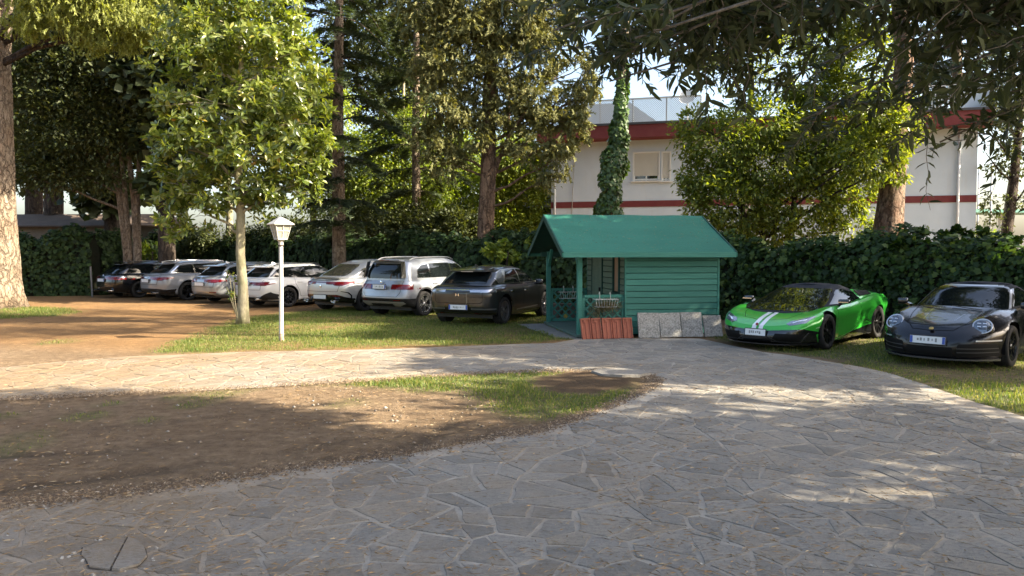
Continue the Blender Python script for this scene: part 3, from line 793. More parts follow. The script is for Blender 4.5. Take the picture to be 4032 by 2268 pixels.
q = RNG.normal(0, 1, (n, 3)) * np.array([.15, .045, .045]) + np.array([0, -.09, -.10]); dr_ = RNG.uniform(0, 1, n) ** 2
q[:, 2] -= dr_ * np.where(q[:, 0] < -.08, .38, .10); q[:, 0] -= np.where(dr_ > .4, .06, 0)
d = RNG.normal(0, 1, (n, 3)); d[:, 2] -= 1.0; d /= np.linalg.norm(d, axis=1)[:, None]; sd = np.cross(d, RNG.normal(0, 1, (n, 3))); sd /= np.linalg.norm(sd, axis=1)[:, None]
L = RNG.uniform(.03, .09, n)[:, None]; w = RNG.uniform(.002, .006, n)[:, None]
V = np.stack([q - sd * w, q + sd * w, q + d * L], 1).reshape(-1, 3)
dp = empty('withered_plant', hl(.60, -.005, .83), HA, 'withered trailing plant in the wire basket on the front trellis', 'plant')
tag(np_mesh('foliage', V, np.arange(n * 3).reshape(-1, 3), dry_m, dp), kind='stuff')
# two weathered tubs standing behind the rear trellis
for k, (x, y, r) in enumerate(((.36, LY + .42, .22), (.83, LY + .38, .20))):
    m = MB(); m.lathe([(.001, .0), (r * .75, .0), (r * .95, .42), (r * 1.05, .43), (r * 1.05, .50), (r * .95, .50), (r * .92, .46), (.001, .45)], 20)
    o = m.build('plant_tub', M('weathered_tub', (.17, .13, .105), .85, 0, .2, 0, (7, .6, (.25, .20, .16))), None, True, autosmooth=40)
    o.location = hl(x, y, 0); tag(o, ('larger' if k == 0 else 'smaller') + ' weathered brown plant tub behind the rear trellis of the hut', 'tub', 'tubs behind the hut trellis')
# ================================================================ lamp post
lb = G(1108, 1343)
lamp = empty('lamp_post', lb, R(38), 'white garden lamp post with four-sided frosted lantern', 'lamp post')
white_m = M('old_white_paint', (.50, .49, .455), .5, 0, .4, 0, (4, .6, (.36, .33, .28)), (30, .25, .003))
rust_m = M('rusty_base', (.24, .13, .07), .85, 0, .2, 0, (18, .8, (.5, .46, .40)))
MB().tube([(0, 0, -.02), (0, 0, .16)], .053, 14).build('base_collar', rust_m, lamp, True, autosmooth=50)
m = MB(); m.tube([(0, 0, .16), (.012, .0, 1.0), (.018, 0, 1.97)], [.044, .042, .042], 16); post = m.build('post', white_m, lamp, True, autosmooth=50)
MB().tube([(.018, 0, 1.955), (.018, 0, 1.985)], .053, 14).build('rust_ring', M('rust_dark', (.05, .035, .025), .9), post)
hd = (.018, 0)
m = MB(); m.lathe([(.048, 1.98), (.052, 2.05), (.072, 2.075), (.085, 2.09), (.085, 2.105), (.001, 2.105)], 16, 'z', (hd[0], 0, 0)); m.build('neck', white_m, lamp, True, autosmooth=40)
b0, b1, z0, z1 = .095, .162, 2.105, 2.400
lant = MB()
for sx, sy in ((1, 1), (1, -1), (-1, -1), (-1, 1)): lant.bar((hd[0] + sx * b0, sy * b0, z0), (hd[0] + sx * b1, sy * b1, z1), .018, .018)
for zz, bb in ((z0, b0), (z1, b1)):
    for a, b in (((1, 1), (1, -1)), ((1, -1), (-1, -1)), ((-1, -1), (-1, 1)), ((-1, 1), (1, 1))): lant.bar((hd[0] + a[0] * bb, a[1] * bb, zz), (hd[0] + b[0] * bb, b[1] * bb, zz), .022, .022)
lf = lant.build('lantern_frame', white_m, lamp)
pane_m = M('frosted_pane', (.25, .25, .21), .35, 0, .5, .3, (5, .5, (.20, .195, .16)))
bm_ = (b0 + b1) / 2; zm = z0 + (z1 - z0) * .55; bz = b0 + (b1 - b0) * .55
for k in range(4):
    rot = Matrix.Rotation(k * math.pi / 2, 3, 'Z')
    q = [rot @ Vector(v) for v in ((b0 - .004, -b0, z0), (b0 - .004, b0, z0), (b1 - .004, b1, z1), (b1 - .004, -b1, z1), (b0 - .012, -b0, z0), (b0 - .012, b0, z0), (b1 - .012, b1, z1), (b1 - .012, -b1, z1))]
    q = [v + Vector((hd[0], 0, 0)) for v in q]
    pn = MB().add(q, [(0, 1, 2, 3), (4, 7, 6, 5), (0, 4, 5, 1), (2, 6, 7, 3)]).build('pane', pane_m, lamp)
    g = MB(); o_ = Vector((hd[0], 0, 0))
    g.bar(rot @ Vector((b0 + .004, 0, z0)) + o_, rot @ Vector((b1 + .004, 0, z1)) + o_, .012, .012); g.bar(rot @ Vector((bz + .005, -bz, zm)) + o_, rot @ Vector((bz + .005, bz, zm)) + o_, .012, .012)
    g.build('glazing_bar', white_m, pn)
rf = MB(); e = .212
rf.add([(hd[0] + sx * e, sy * e, 2.412) for sx, sy in ((-1, -1), (1, -1), (1, 1), (-1, 1))] + [(hd[0] + sx * .05, sy * .05, 2.535) for sx, sy in ((-1, -1), (1, -1), (1, 1), (-1, 1))] + [(hd[0], 0, 2.56)] + [(hd[0] + sx * e * .97, sy * e * .97, 2.394) for sx, sy in ((-1, -1), (1, -1), (1, 1), (-1, 1))],
       [(0, 1, 5, 4), (1, 2, 6, 5), (2, 3, 7, 6), (3, 0, 4, 7), (4, 5, 8), (5, 6, 8), (6, 7, 8), (7, 4, 8), (0, 9, 10, 1), (1, 10, 11, 2), (2, 11, 12, 3), (3, 12, 9, 0), (9, 12, 11, 10)])
rf.build('lantern_roof', M('lamp_roof_white', (.48, .47, .44), .5, 0, .4, 0, (6, .6, (.5, .45, .38))), lamp)

# ================================================================ white two-storey building
B0 = W(2170, 990, 33.5); B0.z = 0
B1 = W(3838, 990, 29.2); B1.z = 0
bx_ = (B1 - B0); BL = bx_.length; BA = math.atan2(bx_.y, bx_.x)
bld = empty('white_building', B0, BA, 'white brick two-storey house with dark red roof edge and band', 'building')
wall_m, nt, p = new_mat('white_brick_paint')
tc = node(nt, 'ShaderNodeTexCoord'); mp = node(nt, 'ShaderNodeMapping'); mp.inputs['Rotation'].default_value = (R(90), 0, 0)
nt.links.new(tc.outputs['Object'], mp.inputs[0])
br = node(nt, 'ShaderNodeTexBrick'); br.inputs['Scale'].default_value = 1.0; br.inputs['Brick Width'].default_value = .26; br.inputs['Row Height'].default_value = .075; br.inputs['Mortar Size'].default_value = .008
nt.links.new(mp.outputs[0], br.inputs['Vector'])
n1 = noise_n(nt, .7, 5, .6); n2 = noise_n(nt, 3, 5, .6, 'Object', (1, 1, .25))
c0 = ramp(nt, n1, [(.3, (.49, .56, .62)), (.7, (.60, .66, .70))]).outputs[0]
c0 = mixc(nt, ramp(nt, n2, [(.55, (0, 0, 0)), (.8, (.4, .4, .4))]).outputs[0], c0, (.50, .47, .40))
nt.links.new(c0, p.inputs['Base Color']); p.inputs['Roughness'].default_value = .8
bump_n(nt, p, br.outputs['Fac'], -.25, .01)
red_m = M('dark_red_render', (.155, .034, .036), .8, 0, .25, 0, (3, .6, (.20, .06, .055)), (30, .2, .004))
H = 6.55
wl2 = MB(); wl2.box((BL / 2, 4.5, H / 2), (BL, 9, H)); wl2.build('wall', wall_m, bld)
MB().box((BL / 2, -.012, 3.85), (BL + .02, .03, .26)).build('red_band', red_m, bld)
MB().box((BL / 2 - .1, 4.2, H + .22), (BL + .7, 10.2, .52)).build('roof_edge', red_m, bld)
MB().box((BL / 2 - .1, 4.2, H + .52), (BL + .8, 10.3, .09)).build('roof_flashing', M('lead_grey', (.06, .06, .065), .6, .2), bld)
# the set-back wing at the left
wg = MB(); wg.box((-1.6, 5.2, H / 2 - .2), (3.2, 6.5, H - .4)); wgo = wg.build('side_wing', wall_m, bld)
MB().box((-1.6, 1.94, 3.75), (3.22, .03, .26)).build('dark_band', M('dark_slate_band', (.03, .035, .04), .7), wgo)
# windows with roller shutters
def to_bld(u, v):
    """facade coordinates (x along the wall, z) of a photograph pixel"""
    r = ray(u, v); o = Vector((0, 0, CAM_H)); n = Vector((-math.sin(BA), math.cos(BA), 0))
    t = (B0 - o).dot(n) / r.dot(n); q = o + r * t - B0
    return q.dot(Vector((math.cos(BA), math.sin(BA), 0))), q.z + B0.z
frame_m = M('window_white', (.70, .70, .66), .45); shut_m = M('shutter_cream', (.60, .58, .50), .55, 0, .4, 0, (3, .4, (.48, .46, .38)))
def shutter_window(u0, v0, u1, v1, opened):
    (xa, za), (xb, zb) = to_bld(u0, v1), to_bld(u1, v0); w, h = xb - xa, zb - za; xm = (xa + xb) / 2
    fr = MB()
    for x in (xa, xb): fr.box((x, -.02, (za + zb) / 2), (.06, .07, h + .06))
    fr.box((xm, -.02, zb), (w, .072, .06))
    wn_ = MB().box((xm, .0, za + h * opened / 2), (w - .05, .02, h * opened)).build('window', M('dark_pane', (.012, .014, .016), .05, 0, .8, .5), bld)
    fr.build('window_frame', frame_m, wn_)
    k = MB(); 
    for x in (xa + .05, xm, xb - .05): k.box((x, -.016, za + h * opened / 2), (.05, .02, h * opened))
    k.box((xm, -.016, za + .04), (w - .06, .024, .06)); k.build('sash', frame_m, wn_)
    n = 22; zs = za + h * opened; sh = (zb - .03 - zs) / n
    for j in range(n): MB().box((xm, -.018, zs + (j + .5) * sh), (w - .07, .018, sh * .82)).build('shutter_slat', shut_m, wn_)
    MB().box((xm, -.05, za - .04), (w + .2, .14, .05)).build('window_sill', frame_m, wn_)
shutter_window(2494, 598, 2597, 712, .16)
shutter_window(2606, 598, 2640, 712, .09)
for u in (2186, 3772):
    x, z = to_bld(u, 700); m = MB(); m.tube([(x, -.07, .1), (x, -.07, H - .05)], .05, 10); m.build('downpipe', M('pipe_white', (.66, .66, .64), .5), bld, True)
m = MB(); x, z = to_bld(2265, 520); m.tube([(x, -.62, H + .6), (x, -.72, H + .42), (x + .02, -.66, H - .05), (x, -.03, H - .3), (x - .1, -.03, 4.2), (x - .15, -.03, 3.2)], .014, 6); m.build('cable', M('cable_grey', (.4, .4, .38), .6), bld, True)
x, z = to_bld(2454, 610); MB().box((x, -.12, z), (.28, .22, .55)).build('wall_unit', frame_m, bld, False, .02)
# roof terrace: wire mesh screen at the left, railing at the right
x0, z_ = to_bld(2240, 470); x1, _ = to_bld(2760, 470); zt0 = H + .57; hh = 1.05
mesh_w = M('galvanised_wire', (.42, .42, .41), .5, .2)
ms = MB(); st = .085; L = x1 - x0; k = -hh
while k < L:
    for a, b in (((k, 0), (k + hh, hh)), ((k + hh, 0), (k, hh))):
        (xa, za), (xb, zb) = sorted((a, b)); t0, t1 = max(0, -xa / (xb - xa)), min(1, (L - xa) / (xb - xa))
        if t1 > t0: ms.bar((x0 + xa + (xb - xa) * t0, -.25, zt0 + za + (zb - za) * t0), (x0 + xa + (xb - xa) * t1, -.25, zt0 + za + (zb - za) * t1), .020, .020)
    k += st
mso = ms.build('mesh_screen', mesh_w, bld); mso['kind'] = 'stuff'
MB().box(((x0 + x1) / 2, -.25, zt0 + hh + .02), (L, .06, .06)).build('screen_rail', M('rail_pale', (.5, .5, .48), .5), bld)
for j in range(5): MB().box((x0 + L * j / 4, -.22, zt0 + hh / 2), (.05, .05, hh)).build('screen_post', mesh_w, bld)
ra_, _ = to_bld(3640, 400); rb_, _ = to_bld(3790, 400)
rl = MB().box(((ra_ + rb_) / 2, -.2, zt0 + .98), (rb_ - ra_, .05, .05)).build('railing', frame_m, bld)
MB().box(((ra_ + rb_) / 2, -.2, zt0 + .12), (rb_ - ra_, .04, .04)).build('railing_rail', frame_m, rl)
nbal = 12
for j in range(nbal + 1): MB().box((ra_ + (rb_ - ra_) * j / nbal, -.2, zt0 + .5), (.03, .03, .96)).build('baluster', frame_m, rl)
MB().box((rb_ + .45, .1, zt0 + .55), (.85, .5, 1.1)).build('parapet_pier', wall_m, bld)
# roof hut and a lower tiled roof behind the screen
x, _ = to_bld(2400, 470); MB().add([(x - 2.2, 3, zt0), (x + 2.6, 3, zt0), (x + 2.6, 6, zt0), (x - 2.2, 6, zt0), (x - 2.2, 3, zt0 + 1.55), (x + .5, 3, zt0 + 1.55), (x + .5, 6, zt0 + 1.55), (x - 2.2, 6, zt0 + 1.55)], [(0, 1, 5, 4), (1, 2, 6, 5), (2, 3, 7, 6), (3, 0, 4, 7), (4, 5, 6, 7)]).build('roof_hut', wall_m, bld)
x, z = to_bld(2702, 372)
dish = MB(); n = 20
dish.lathe([(.001, 0), (.12, .012), (.24, .05), (.34, .11), (.345, .115), (.24, .06), (.12, .02), (.001, .008)], n)
d = dish.build('satellite_dish', M('dish_white', (.7, .7, .7), .5), bld, True, autosmooth=60); d.location = (x, 1.2, z + .1); d.rotation_euler = (R(70), 0, R(-10))
MB().tube([(x, 1.35, zt0), (x, 1.35, z + .1)], .03, 8).build('dish_mast', mesh_w, bld)

# ================================================================ low brown shed at the left behind the ivy
S0 = W(20, 990, 37); S0.z = 0
bs = empty('low_outbuilding', S0, R(-3), 'long low outbuilding with brown shingle roof behind the ivy at the left', 'shed')
SL = 7.6
shing, nt, p = new_mat('brown_shingles')
n1 = noise_n(nt, 2, 5, .6); n2 = noise_n(nt, 25, 4, .6, 'Object', (1, .3, 1))
nt.links.new(mixc(nt, n2, ramp(nt, n1, [(.3, (.10, .065, .045)), (.7, (.18, .125, .085))]).outputs[0], (.06, .045, .035)), p.inputs['Base Color']); p.inputs['Roughness'].default_value = .9
bump_n(nt, p, n2, .5, .02)
MB().box((SL / 2, 1.9, 1.55), (SL, 3.4, 3.1)).build('wall', M('grey_boards', (.16, .13, .10), .9, 0, .2, 0, (3, .6, (.24, .20, .15))), bs)
MB().add([(-1.5, -.25, 3.08), (SL + .2, -.25, 3.08), (SL - .5, 1.9, 3.72), (-1.5, 1.9, 3.72), (SL + .2, 4.0, 3.08), (-1.5, 4.0, 3.08), (-1.5, -.25, 3.02), (SL + .2, -.25, 3.02)], [(0, 1, 2, 3), (3, 2, 4, 5), (1, 4, 2), (6, 7, 1, 0)]).build('roof', shing, bs)
for xx in (4.55, 6.4): MB().box((xx, .19, 2.55), (.42, .05, .42)).build('window', M('pale_vent', (.30, .27, .18), .7), bs)
# ================================================================ sports shelter and masts far right
fs_ = W(3930, 990, 62); fs_.z = 0
sh = empty('open_shelter', fs_, R(4), 'distant open shelter with flat green roof beyond the white house', 'shelter')
MB().box((1.5, 0, 5.0), (12, 4, .25)).build('roof', M('shelter_green', (.10, .26, .20), .6), sh)
for x in (-3.5, .2, 3.9): MB().box((x, 0, 2.45), (.35, .35, 4.9)).build('post', M('shelter_white', (.6, .6, .6), .7), sh)
MB().box((1.5, 1.5, 1.8), (12, .1, 2.4)).build('back_panel', M('shelter_pale', (.55, .55, .56), .7), sh)
for u, d_, h_ in ((3896, 58, 8.5), (3846, 75, 10)):
    b_ = W(u, 990, d_); m = MB(); m.tube([(0, 0, 0), (0, 0, h_)], .07, 8); o = m.build('mast', M('mast_grey', (.35, .35, .35), .6), None, True); o.location = (b_.x, b_.y, 0)
    tag(o, 'tall thin grey mast before the open shelter' if d_ == 58 else 'taller thin mast behind the open shelter', 'mast')
# green wire-fence post in the left ivy, grey stake by the black car
o = MB().box((0, 0, .82), (.09, .09, 1.64)).build('fence_post', M('post_green', (.03, .10, .075), .6, 0, .3, 0, (6, .5, (.05, .14, .10)))); o.location = G(200, 1158); tag(o, 'green square fence post standing against the left ivy', 'post')
o = MB().box((0, 0, .62), (.05, .05, 1.24)).build('stake', M('stake_grey', (.16, .15, .14), .8)); o.location = G(364, 1170); o.rotation_euler = (0, R(-2), 0); tag(o, 'thin grey stake beside the black estate car', 'stake')
# ================================================================ trees and hedges
def unit(a): return a / np.maximum(1e-9, np.linalg.norm(a, axis=-1, keepdims=True))
def frames(d, roll=None, up=None):
    """rotation matrices whose x axis is d; z axis as near to up as can be (with random roll if given)"""
    n = len(d); d = unit(d)
    u = np.tile(np.array([0, 0, 1.0]), (n, 1)) if up is None else up
    if roll is not None: u = u + RNG.normal(0, roll, (n, 3))
    y = np.cross(u, d); bad = np.linalg.norm(y, axis=1) < 1e-4; y[bad] = np.array([0, 1, 0]); y = unit(y)
    z = np.cross(d, y)
    return np.stack([d, y, z], 2)
def inst(tv, tf, pos, rot, sc):
    """many copies of a small template in one array pair"""
    k = len(tv); n = len(pos); sc = np.asarray(sc)
    s = sc[:, None, None] if sc.ndim == 1 else sc[:, None, :]
    V = np.einsum('nij,nkj->nki', rot, tv[None] * s) + pos[:, None, :]
    F = (np.arange(n) * k)[:, None, None] + tf[None]
    return V.reshape(-1, 3), F.reshape(-1, tf.shape[1])
T_LEAF = (np.array([[0, 0, 0], [.45, .5, .06], [1, 0, -.10], [.45, -.5, .06]], float), np.array([[0, 1, 2], [0, 2, 3]]))
T_LANCE = (np.array([[0, 0, 0], [.25, .40, .05], [.65, .42, .04], [1, 0, -.10], [.65, -.42, .04], [.25, -.40, .05], [.3, 0, 0], [.65, 0, -.02]], float), np.array([[0, 1, 6], [1, 2, 7], [1, 7, 6], [2, 3, 7], [0, 6, 5], [6, 7, 4], [6, 4, 5], [7, 3, 4]]))
T_IVY = (np.array([[0, 0, 0], [.05, .52, -.03], [.38, .30, .04], [.48, .50, -.04], [1.0, 0, -.10], [.48, -.50, -.04], [.38, -.30, .04], [.05, -.52, -.03], [.35, 0, .05]], float), np.array([[8, 0, 1], [8, 1, 2], [8, 2, 3], [8, 3, 4], [8, 4, 5], [8, 5, 6], [8, 6, 7], [8, 7, 0]]))
def spray(n, spread, ln, w, droop, seed):
    r = np.random.default_rng(seed); V = []; F = []
    for k in range(n):
        t = k / n; a = r.uniform(-spread, spread); b = r.uniform(-.35, .35); L = ln * r.uniform(.6, 1.1)
        o = np.array([t * .75, 0, -droop * t * t]); d = np.array([math.cos(a), math.sin(a), b - droop * .5]); d /= np.linalg.norm(d)
        sd = np.array([-math.sin(a), math.cos(a), r.uniform(-.5, .5)]); sd /= np.linalg.norm(sd); i = len(V)
        V += [o - sd * w, o + sd * w, o + d * L]; F.append([i, i + 1, i + 2])
    return np.array(V), np.array(F)
T_CYP = spray(10, 1.1, .40, .085, .25, 1)
T_FIR = spray(14, 1.25, .34, .045, .12, 2)
T_NEEDLE = spray(10, 1.5, .60, .030, .0, 3)
def blob_points(clumps, n, sub=14, spread=.30, shell=.55):
    """leaf-cluster positions: clumps of clumps, thinner inside, with gaps between"""
    vol = np.array([c[1][0] * c[1][1] * c[1][2] * (c[2] if len(c) > 2 else 1) for c in clumps]) ** .8
    cnt = np.maximum(1, (n * vol / vol.sum()).astype(int)); P = []; N = []
    for (c, r, *_), k in zip(clumps, cnt):
        m = max(3, int(sub * (r[0] * r[1] * r[2]) ** .34 * 2)); r = np.array(r); c = np.array(c)
        s = unit(RNG.normal(0, 1, (m, 3))) * (RNG.uniform(shell ** 3, 1, (m, 1)) ** (1 / 3))
        idx = RNG.integers(0, m, k); rad = spread * RNG.uniform(.5, 1.2, m)
        off = RNG.normal(0, 1, (k, 3)) * rad[idx][:, None] * np.array([1, 1, .75])
        p = s[idx] * r + off * min(1.3, max(.5, r.mean()))
        P.append(c + p); N.append(unit(p / r + off * .7))
    return np.concatenate(P), np.concatenate(N)
def bark(name, c1, c2, sc=9, st=1.0, c3=None, plate=6.0):
    if name in MATS: return MATS[name]
    m, nt, p = new_mat(name)
    n1 = noise_n(nt, sc, 6, .75, 'Object', (1, 1, .22), .8); n2 = noise_n(nt, 2.2, 5, .6); n3 = noise_n(nt, sc * 3.2, 5, .7, 'Object', (1, 1, .45))
    tc = node(nt, 'ShaderNodeTexCoord'); mp = node(nt, 'ShaderNodeMapping'); mp.inputs['Scale'].default_value = (1, 1, .30)
    wob = node(nt, 'ShaderNodeMix', data_type='RGBA'); wob.inputs[0].default_value = .22
    nz = node(nt, 'ShaderNodeTexNoise'); nz.inputs['Scale'].default_value = 4; nt.links.new(tc.outputs['Object'], nz.inputs['Vector'])
    nt.links.new(tc.outputs['Object'], wob.inputs[6]); nt.links.new(nz.outputs['Color'], wob.inputs[7]); nt.links.new(wob.outputs[2], mp.inputs[0])
    vo = node(nt, 'ShaderNodeTexVoronoi', feature='DISTANCE_TO_EDGE'); vo.inputs['Scale'].default_value = plate; nt.links.new(mp.outputs[0], vo.inputs['Vector'])
    crack = ramp(nt, math_n(nt, 'ADD', vo.outputs['Distance'], math_n(nt, 'MULTIPLY', math_n(nt, 'SUBTRACT', n3, .45), .35)), [(.0, (0, 0, 0)), (.14, (1, 1, 1))]).outputs[0]
    c = ramp(nt, math_n(nt, 'ADD', math_n(nt, 'MULTIPLY', n1, .55), math_n(nt, 'MULTIPLY', n3, .45)), [(.38, c2), (.56, c1)]).outputs[0]
    if c3: c = mixc(nt, ramp(nt, n2, [(.45, (0, 0, 0)), (.65, (.75, .75, .75))]).outputs[0], c, c3)
    c = mixc(nt, math_n(nt, 'MULTIPLY', math_n(nt, 'SUBTRACT', 1.0, crack), min(.9, st) * .6), c, tuple(q * .55 for q in c2))
    nt.links.new(c, p.inputs['Base Color']); p.inputs['Roughness'].default_value = .92; p.inputs['Specular IOR Level'].default_value = .15
    bump_n(nt, p, math_n(nt, 'ADD', crack, math_n(nt, 'ADD', n1, n3)), st, .05); return m
bark_pine = bark('pine_bark', (.26, .185, .135), (.07, .046, .034), 8, 1.0, (.19, .105, .068))
bark_grey = bark('grey_bark', (.31, .25, .185), (.11, .075, .052), 10, .9, (.20, .14, .092), 9.0)
bark_smooth = bark('smooth_bark', (.36, .32, .22), (.22, .19, .125), 5, .25, (.17, .17, .08), 3.0)
bark_dark = bark('dark_bark', (.085, .065, .05), (.03, .024, .02), 9, .9)
bark_cyp = bark('cypress_bark', (.24, .16, .105), (.09, .06, .042), 12, 1.0, (.17, .11, .075))
bark_twig = bark('olive_twig', (.16, .145, .12), (.08, .07, .06), 20, .4)
def bend(a, b, k=6, sag=0.0, wob=.0):
    a, b = Vector(a), Vector(b); out = []
    for i in range(k + 1):
        t = i / k; q = a.lerp(b, t); q.z += sag * math.sin(t * math.pi)
        if 0 < i < k: q += Vector((random.uniform(-1, 1), random.uniform(-1, 1), random.uniform(-.5, .5))) * wob
        out.append(q)
    return out
def make_trunk(root, pts, radii, mat, n=14, rough=.0, name='trunk', flare=True):
    """tapered trunk through points, with an uneven surface"""
    P = [Vector(p) for p in pts]; o = Vector(root.location) if root is not None else Vector()
    fine = []; rr = []
    for i in range(len(P) - 1):
        m = max(2, int((P[i + 1] - P[i]).length / .35))
        for j in range(m):
            t = j / m; fine.append(P[i].lerp(P[i + 1], t) - o); rr.append(radii[i] * (1 - t) + radii[i + 1] * t)
    fine.append(P[-1] - o); rr.append(radii[-1])
    m = MB(); m.tube(fine, rr, n)
    v = np.array(m.v)
    if rough:
        c = np.repeat(np.array([f[:] for f in fine]), n, 0); d = v - c
        ang = np.arctan2(d[:, 1], d[:, 0]); z = c[:, 2]
        k = 1 + rough * (np.sin(ang * 3 + z * .7) * .5 + np.sin(ang * 5 - z * 1.3) * .35 + np.sin(ang * 9 + z * 2.1) * .2 + RNG.normal(0, .2, len(v)))
        if flare: k *= 1 + .22 * np.exp(-np.maximum(0, z) / .35) * (1 + .4 * np.sin(ang * 4))
        v = c + d * k[:, None]; m.v = [tuple(q) for q in v]
    return m.build(name, mat, root, True)
def limbs(root, trunk_pts, clumps, r0, mat, every=1, sag=.2, name='limb', up=.35):
    """one limb from the trunk to each foliage clump"""
    o = Vector(root.location); T = [Vector(q) for q in trunk_pts]
    for k, cl in enumerate(clumps):
        if k % every: continue
        c = Vector(cl[0]); best = None
        for i in range(len(T) - 1):
            for j in range(6):
                q = T[i].lerp(T[i + 1], j / 6); 
                hz = math.hypot(c.x - q.x, c.y - q.y); s = abs((c.z - q.z) - up * hz)
                if best is None or s < best[0]: best = (s, q)
        a = best[1]; pts = bend(a, c, 7, sag, .09)
        rad = [r0 * (1 - .75 * i / 7) for i in range(8)]
        m = MB(); m.tube([q - o for q in pts], rad, 7)
        for _ in range(3):
            b = c + Vector((random.uniform(-1, 1) * cl[1][0], random.uniform(-1, 1) * cl[1][1], random.uniform(-.8, .8) * cl[1][2])) * .85
            s_ = pts[random.randint(3, 6)]; m.tube([q - o for q in bend(s_, b, 4, .05, .06)], [r0 * .35, r0 * .28, r0 * .2, r0 * .13, r0 * .06], 5)
        m.build(name, mat, root, True)
def px_clumps(lst, d):
    """foliage clumps given by photograph position, (u, v, half width, half height[, depth offset, density])"""
    out = []
    for u, v, ru, rv, *r in lst:
        dd = d + (r[0] if r else 0); k = dd / FPX; c = W(u, v, dd)
        out.append((tuple(c), (ru * k, (ru + rv) / 2 * k * .9, rv * k), r[1] if len(r) > 1 else 1))
    return out
def foliage(root, clumps, n, tmpl, size, mat, mode='leaf', sub=14, spread=.30, droop=.2, asp=1.0, name='crown', top_parts=0, leaf_name='leaf'):
    P, N = blob_points(clumps, n, sub, spread); n = len(P); o = np.array(root.location)
    d = unit(N + RNG.normal(0, .7, (n, 3)) + np.array([0, 0, -droop]))
    rot = frames(d, .6)
    sc = size * RNG.uniform(.65, 1.25, n)
    sc3 = np.stack([sc, sc * asp, sc], 1)
    V, F = inst(tmpl[0], tmpl[1], P - o, rot, sc3)
    ob = np_mesh(name, V, F, mat, root); ob['kind'] = 'stuff'
    return ob
def leaf_parts(root, pos, rot, sc3, tmpl, mat, cnt=300, name='leaf', rest='foliage'):
    """the leaves that show largest as objects of their own, all others as one mesh"""
    o = np.array(root.location); cam_p = np.array([0, 0, CAM_H])
    size = sc3[:, 0] / np.linalg.norm(pos - cam_p, axis=1)
    a = (pos - cam_p); vis = (np.abs(a[:, 0]) < a[:, 1] * .66) & (a[:, 1] > .3) & (np.abs(a[:, 2]) < a[:, 1] * .37)
    order = np.argsort(-(size * vis)); big, sm_ = order[:cnt], order[cnt:]
    variants = []
    for k in range(4):
        tv = tmpl[0].copy(); tv[:, 2] += .07 * (k - 1.5) * tv[:, 0] ** 2; tv[:, 1] *= 1 + .12 * (k - 1.5)
        me = bpy.data.meshes.new(name); me.from_pydata(tv.tolist(), [], tmpl[1].tolist()); me.materials.append(mat); variants.append(me)
    for k, i in enumerate(big):
        ob = bpy.data.objects.new(name, variants[k % 4]); COL.objects.link(ob); ob.parent = root
        m = Matrix([[*(rot[i][r] * sc3[i]), pos[i][r] - o[r]] for r in range(3)] + [[0, 0, 0, 1]])
        ob.matrix_local = m
    V, F = inst(tmpl[0], tmpl[1], pos[sm_] - o, rot[sm_], sc3[sm_])
    ob = np_mesh(rest, V, F, mat, root); ob['kind'] = 'stuff'; return ob

GL = lambda a: a
mag_m = leaf_mat('magnolia_leaf', [(0, (.062, .092, .020)), (.45, (.125, .160, .034)), (.95, (.23, .255, .06)), (.996, (.30, .26, .055)), (1, (.34, .18, .03))], .26, .36, (1.9, 1.9, .45), .6)
laurel_m = leaf_mat('laurel_leaf', [(0, (.06, .09, .018)), (.5, (.105, .14, .028)), (1, (.20, .22, .045))], .40, .42, (2.2, 2.1, .4), .4)
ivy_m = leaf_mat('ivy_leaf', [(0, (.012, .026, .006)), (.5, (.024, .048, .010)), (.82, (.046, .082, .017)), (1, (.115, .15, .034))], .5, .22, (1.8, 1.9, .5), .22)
ivy_dark = leaf_mat('shaded_ivy_leaf', [(0, (.012, .024, .008)), (.5, (.022, .042, .012)), (1, (.045, .075, .02))], .6, .2, (1.7, 1.8, .5), .2)  # darkened leaf colour stands in for deep shade on the back hedges
dark_m = leaf_mat('dark_evergreen_leaf', [(0, (.030, .042, .014)), (.5, (.050, .064, .020)), (1, (.085, .098, .030))], .55, .32, (1.8, 1.7, .6))
fir_m = leaf_mat('fir_needles', [(0, (.022, .036, .018)), (.5, (.038, .055, .024)), (1, (.065, .085, .032))], .6, .25, (1.6, 1.6, .6))
cyp_m = leaf_mat('cypress_scales', [(0, (.072, .078, .027)), (.4, (.125, .132, .042)), (.8, (.19, .19, .060)), (1, (.25, .215, .08))], .7, .25, (1.5, 1.4, .6))
lime_m = leaf_mat('light_green_leaf', [(0, (.09, .13, .022)), (.5, (.15, .20, .032)), (1, (.24, .27, .055))], .5, .45, (1.9, 1.9, .5))
cedar_m = leaf_mat('drooping_needles', [(0, (.13, .15, .035)), (.5, (.20, .225, .05)), (1, (.28, .29, .075))], .6, .42, (1.7, 1.7, .5))
blue_m = leaf_mat('blue_cedar_needles', [(0, (.045, .075, .06)), (1, (.09, .13, .10))], .6, .25, (1.3, 1.4, 1.0))
olive_m = leaf_mat('olive_leaf', [(0, (.020, .028, .013)), (.6, (.036, .048, .021)), (1, (.075, .09, .048))], .5, .3, (1.8, 1.8, .6), .25)

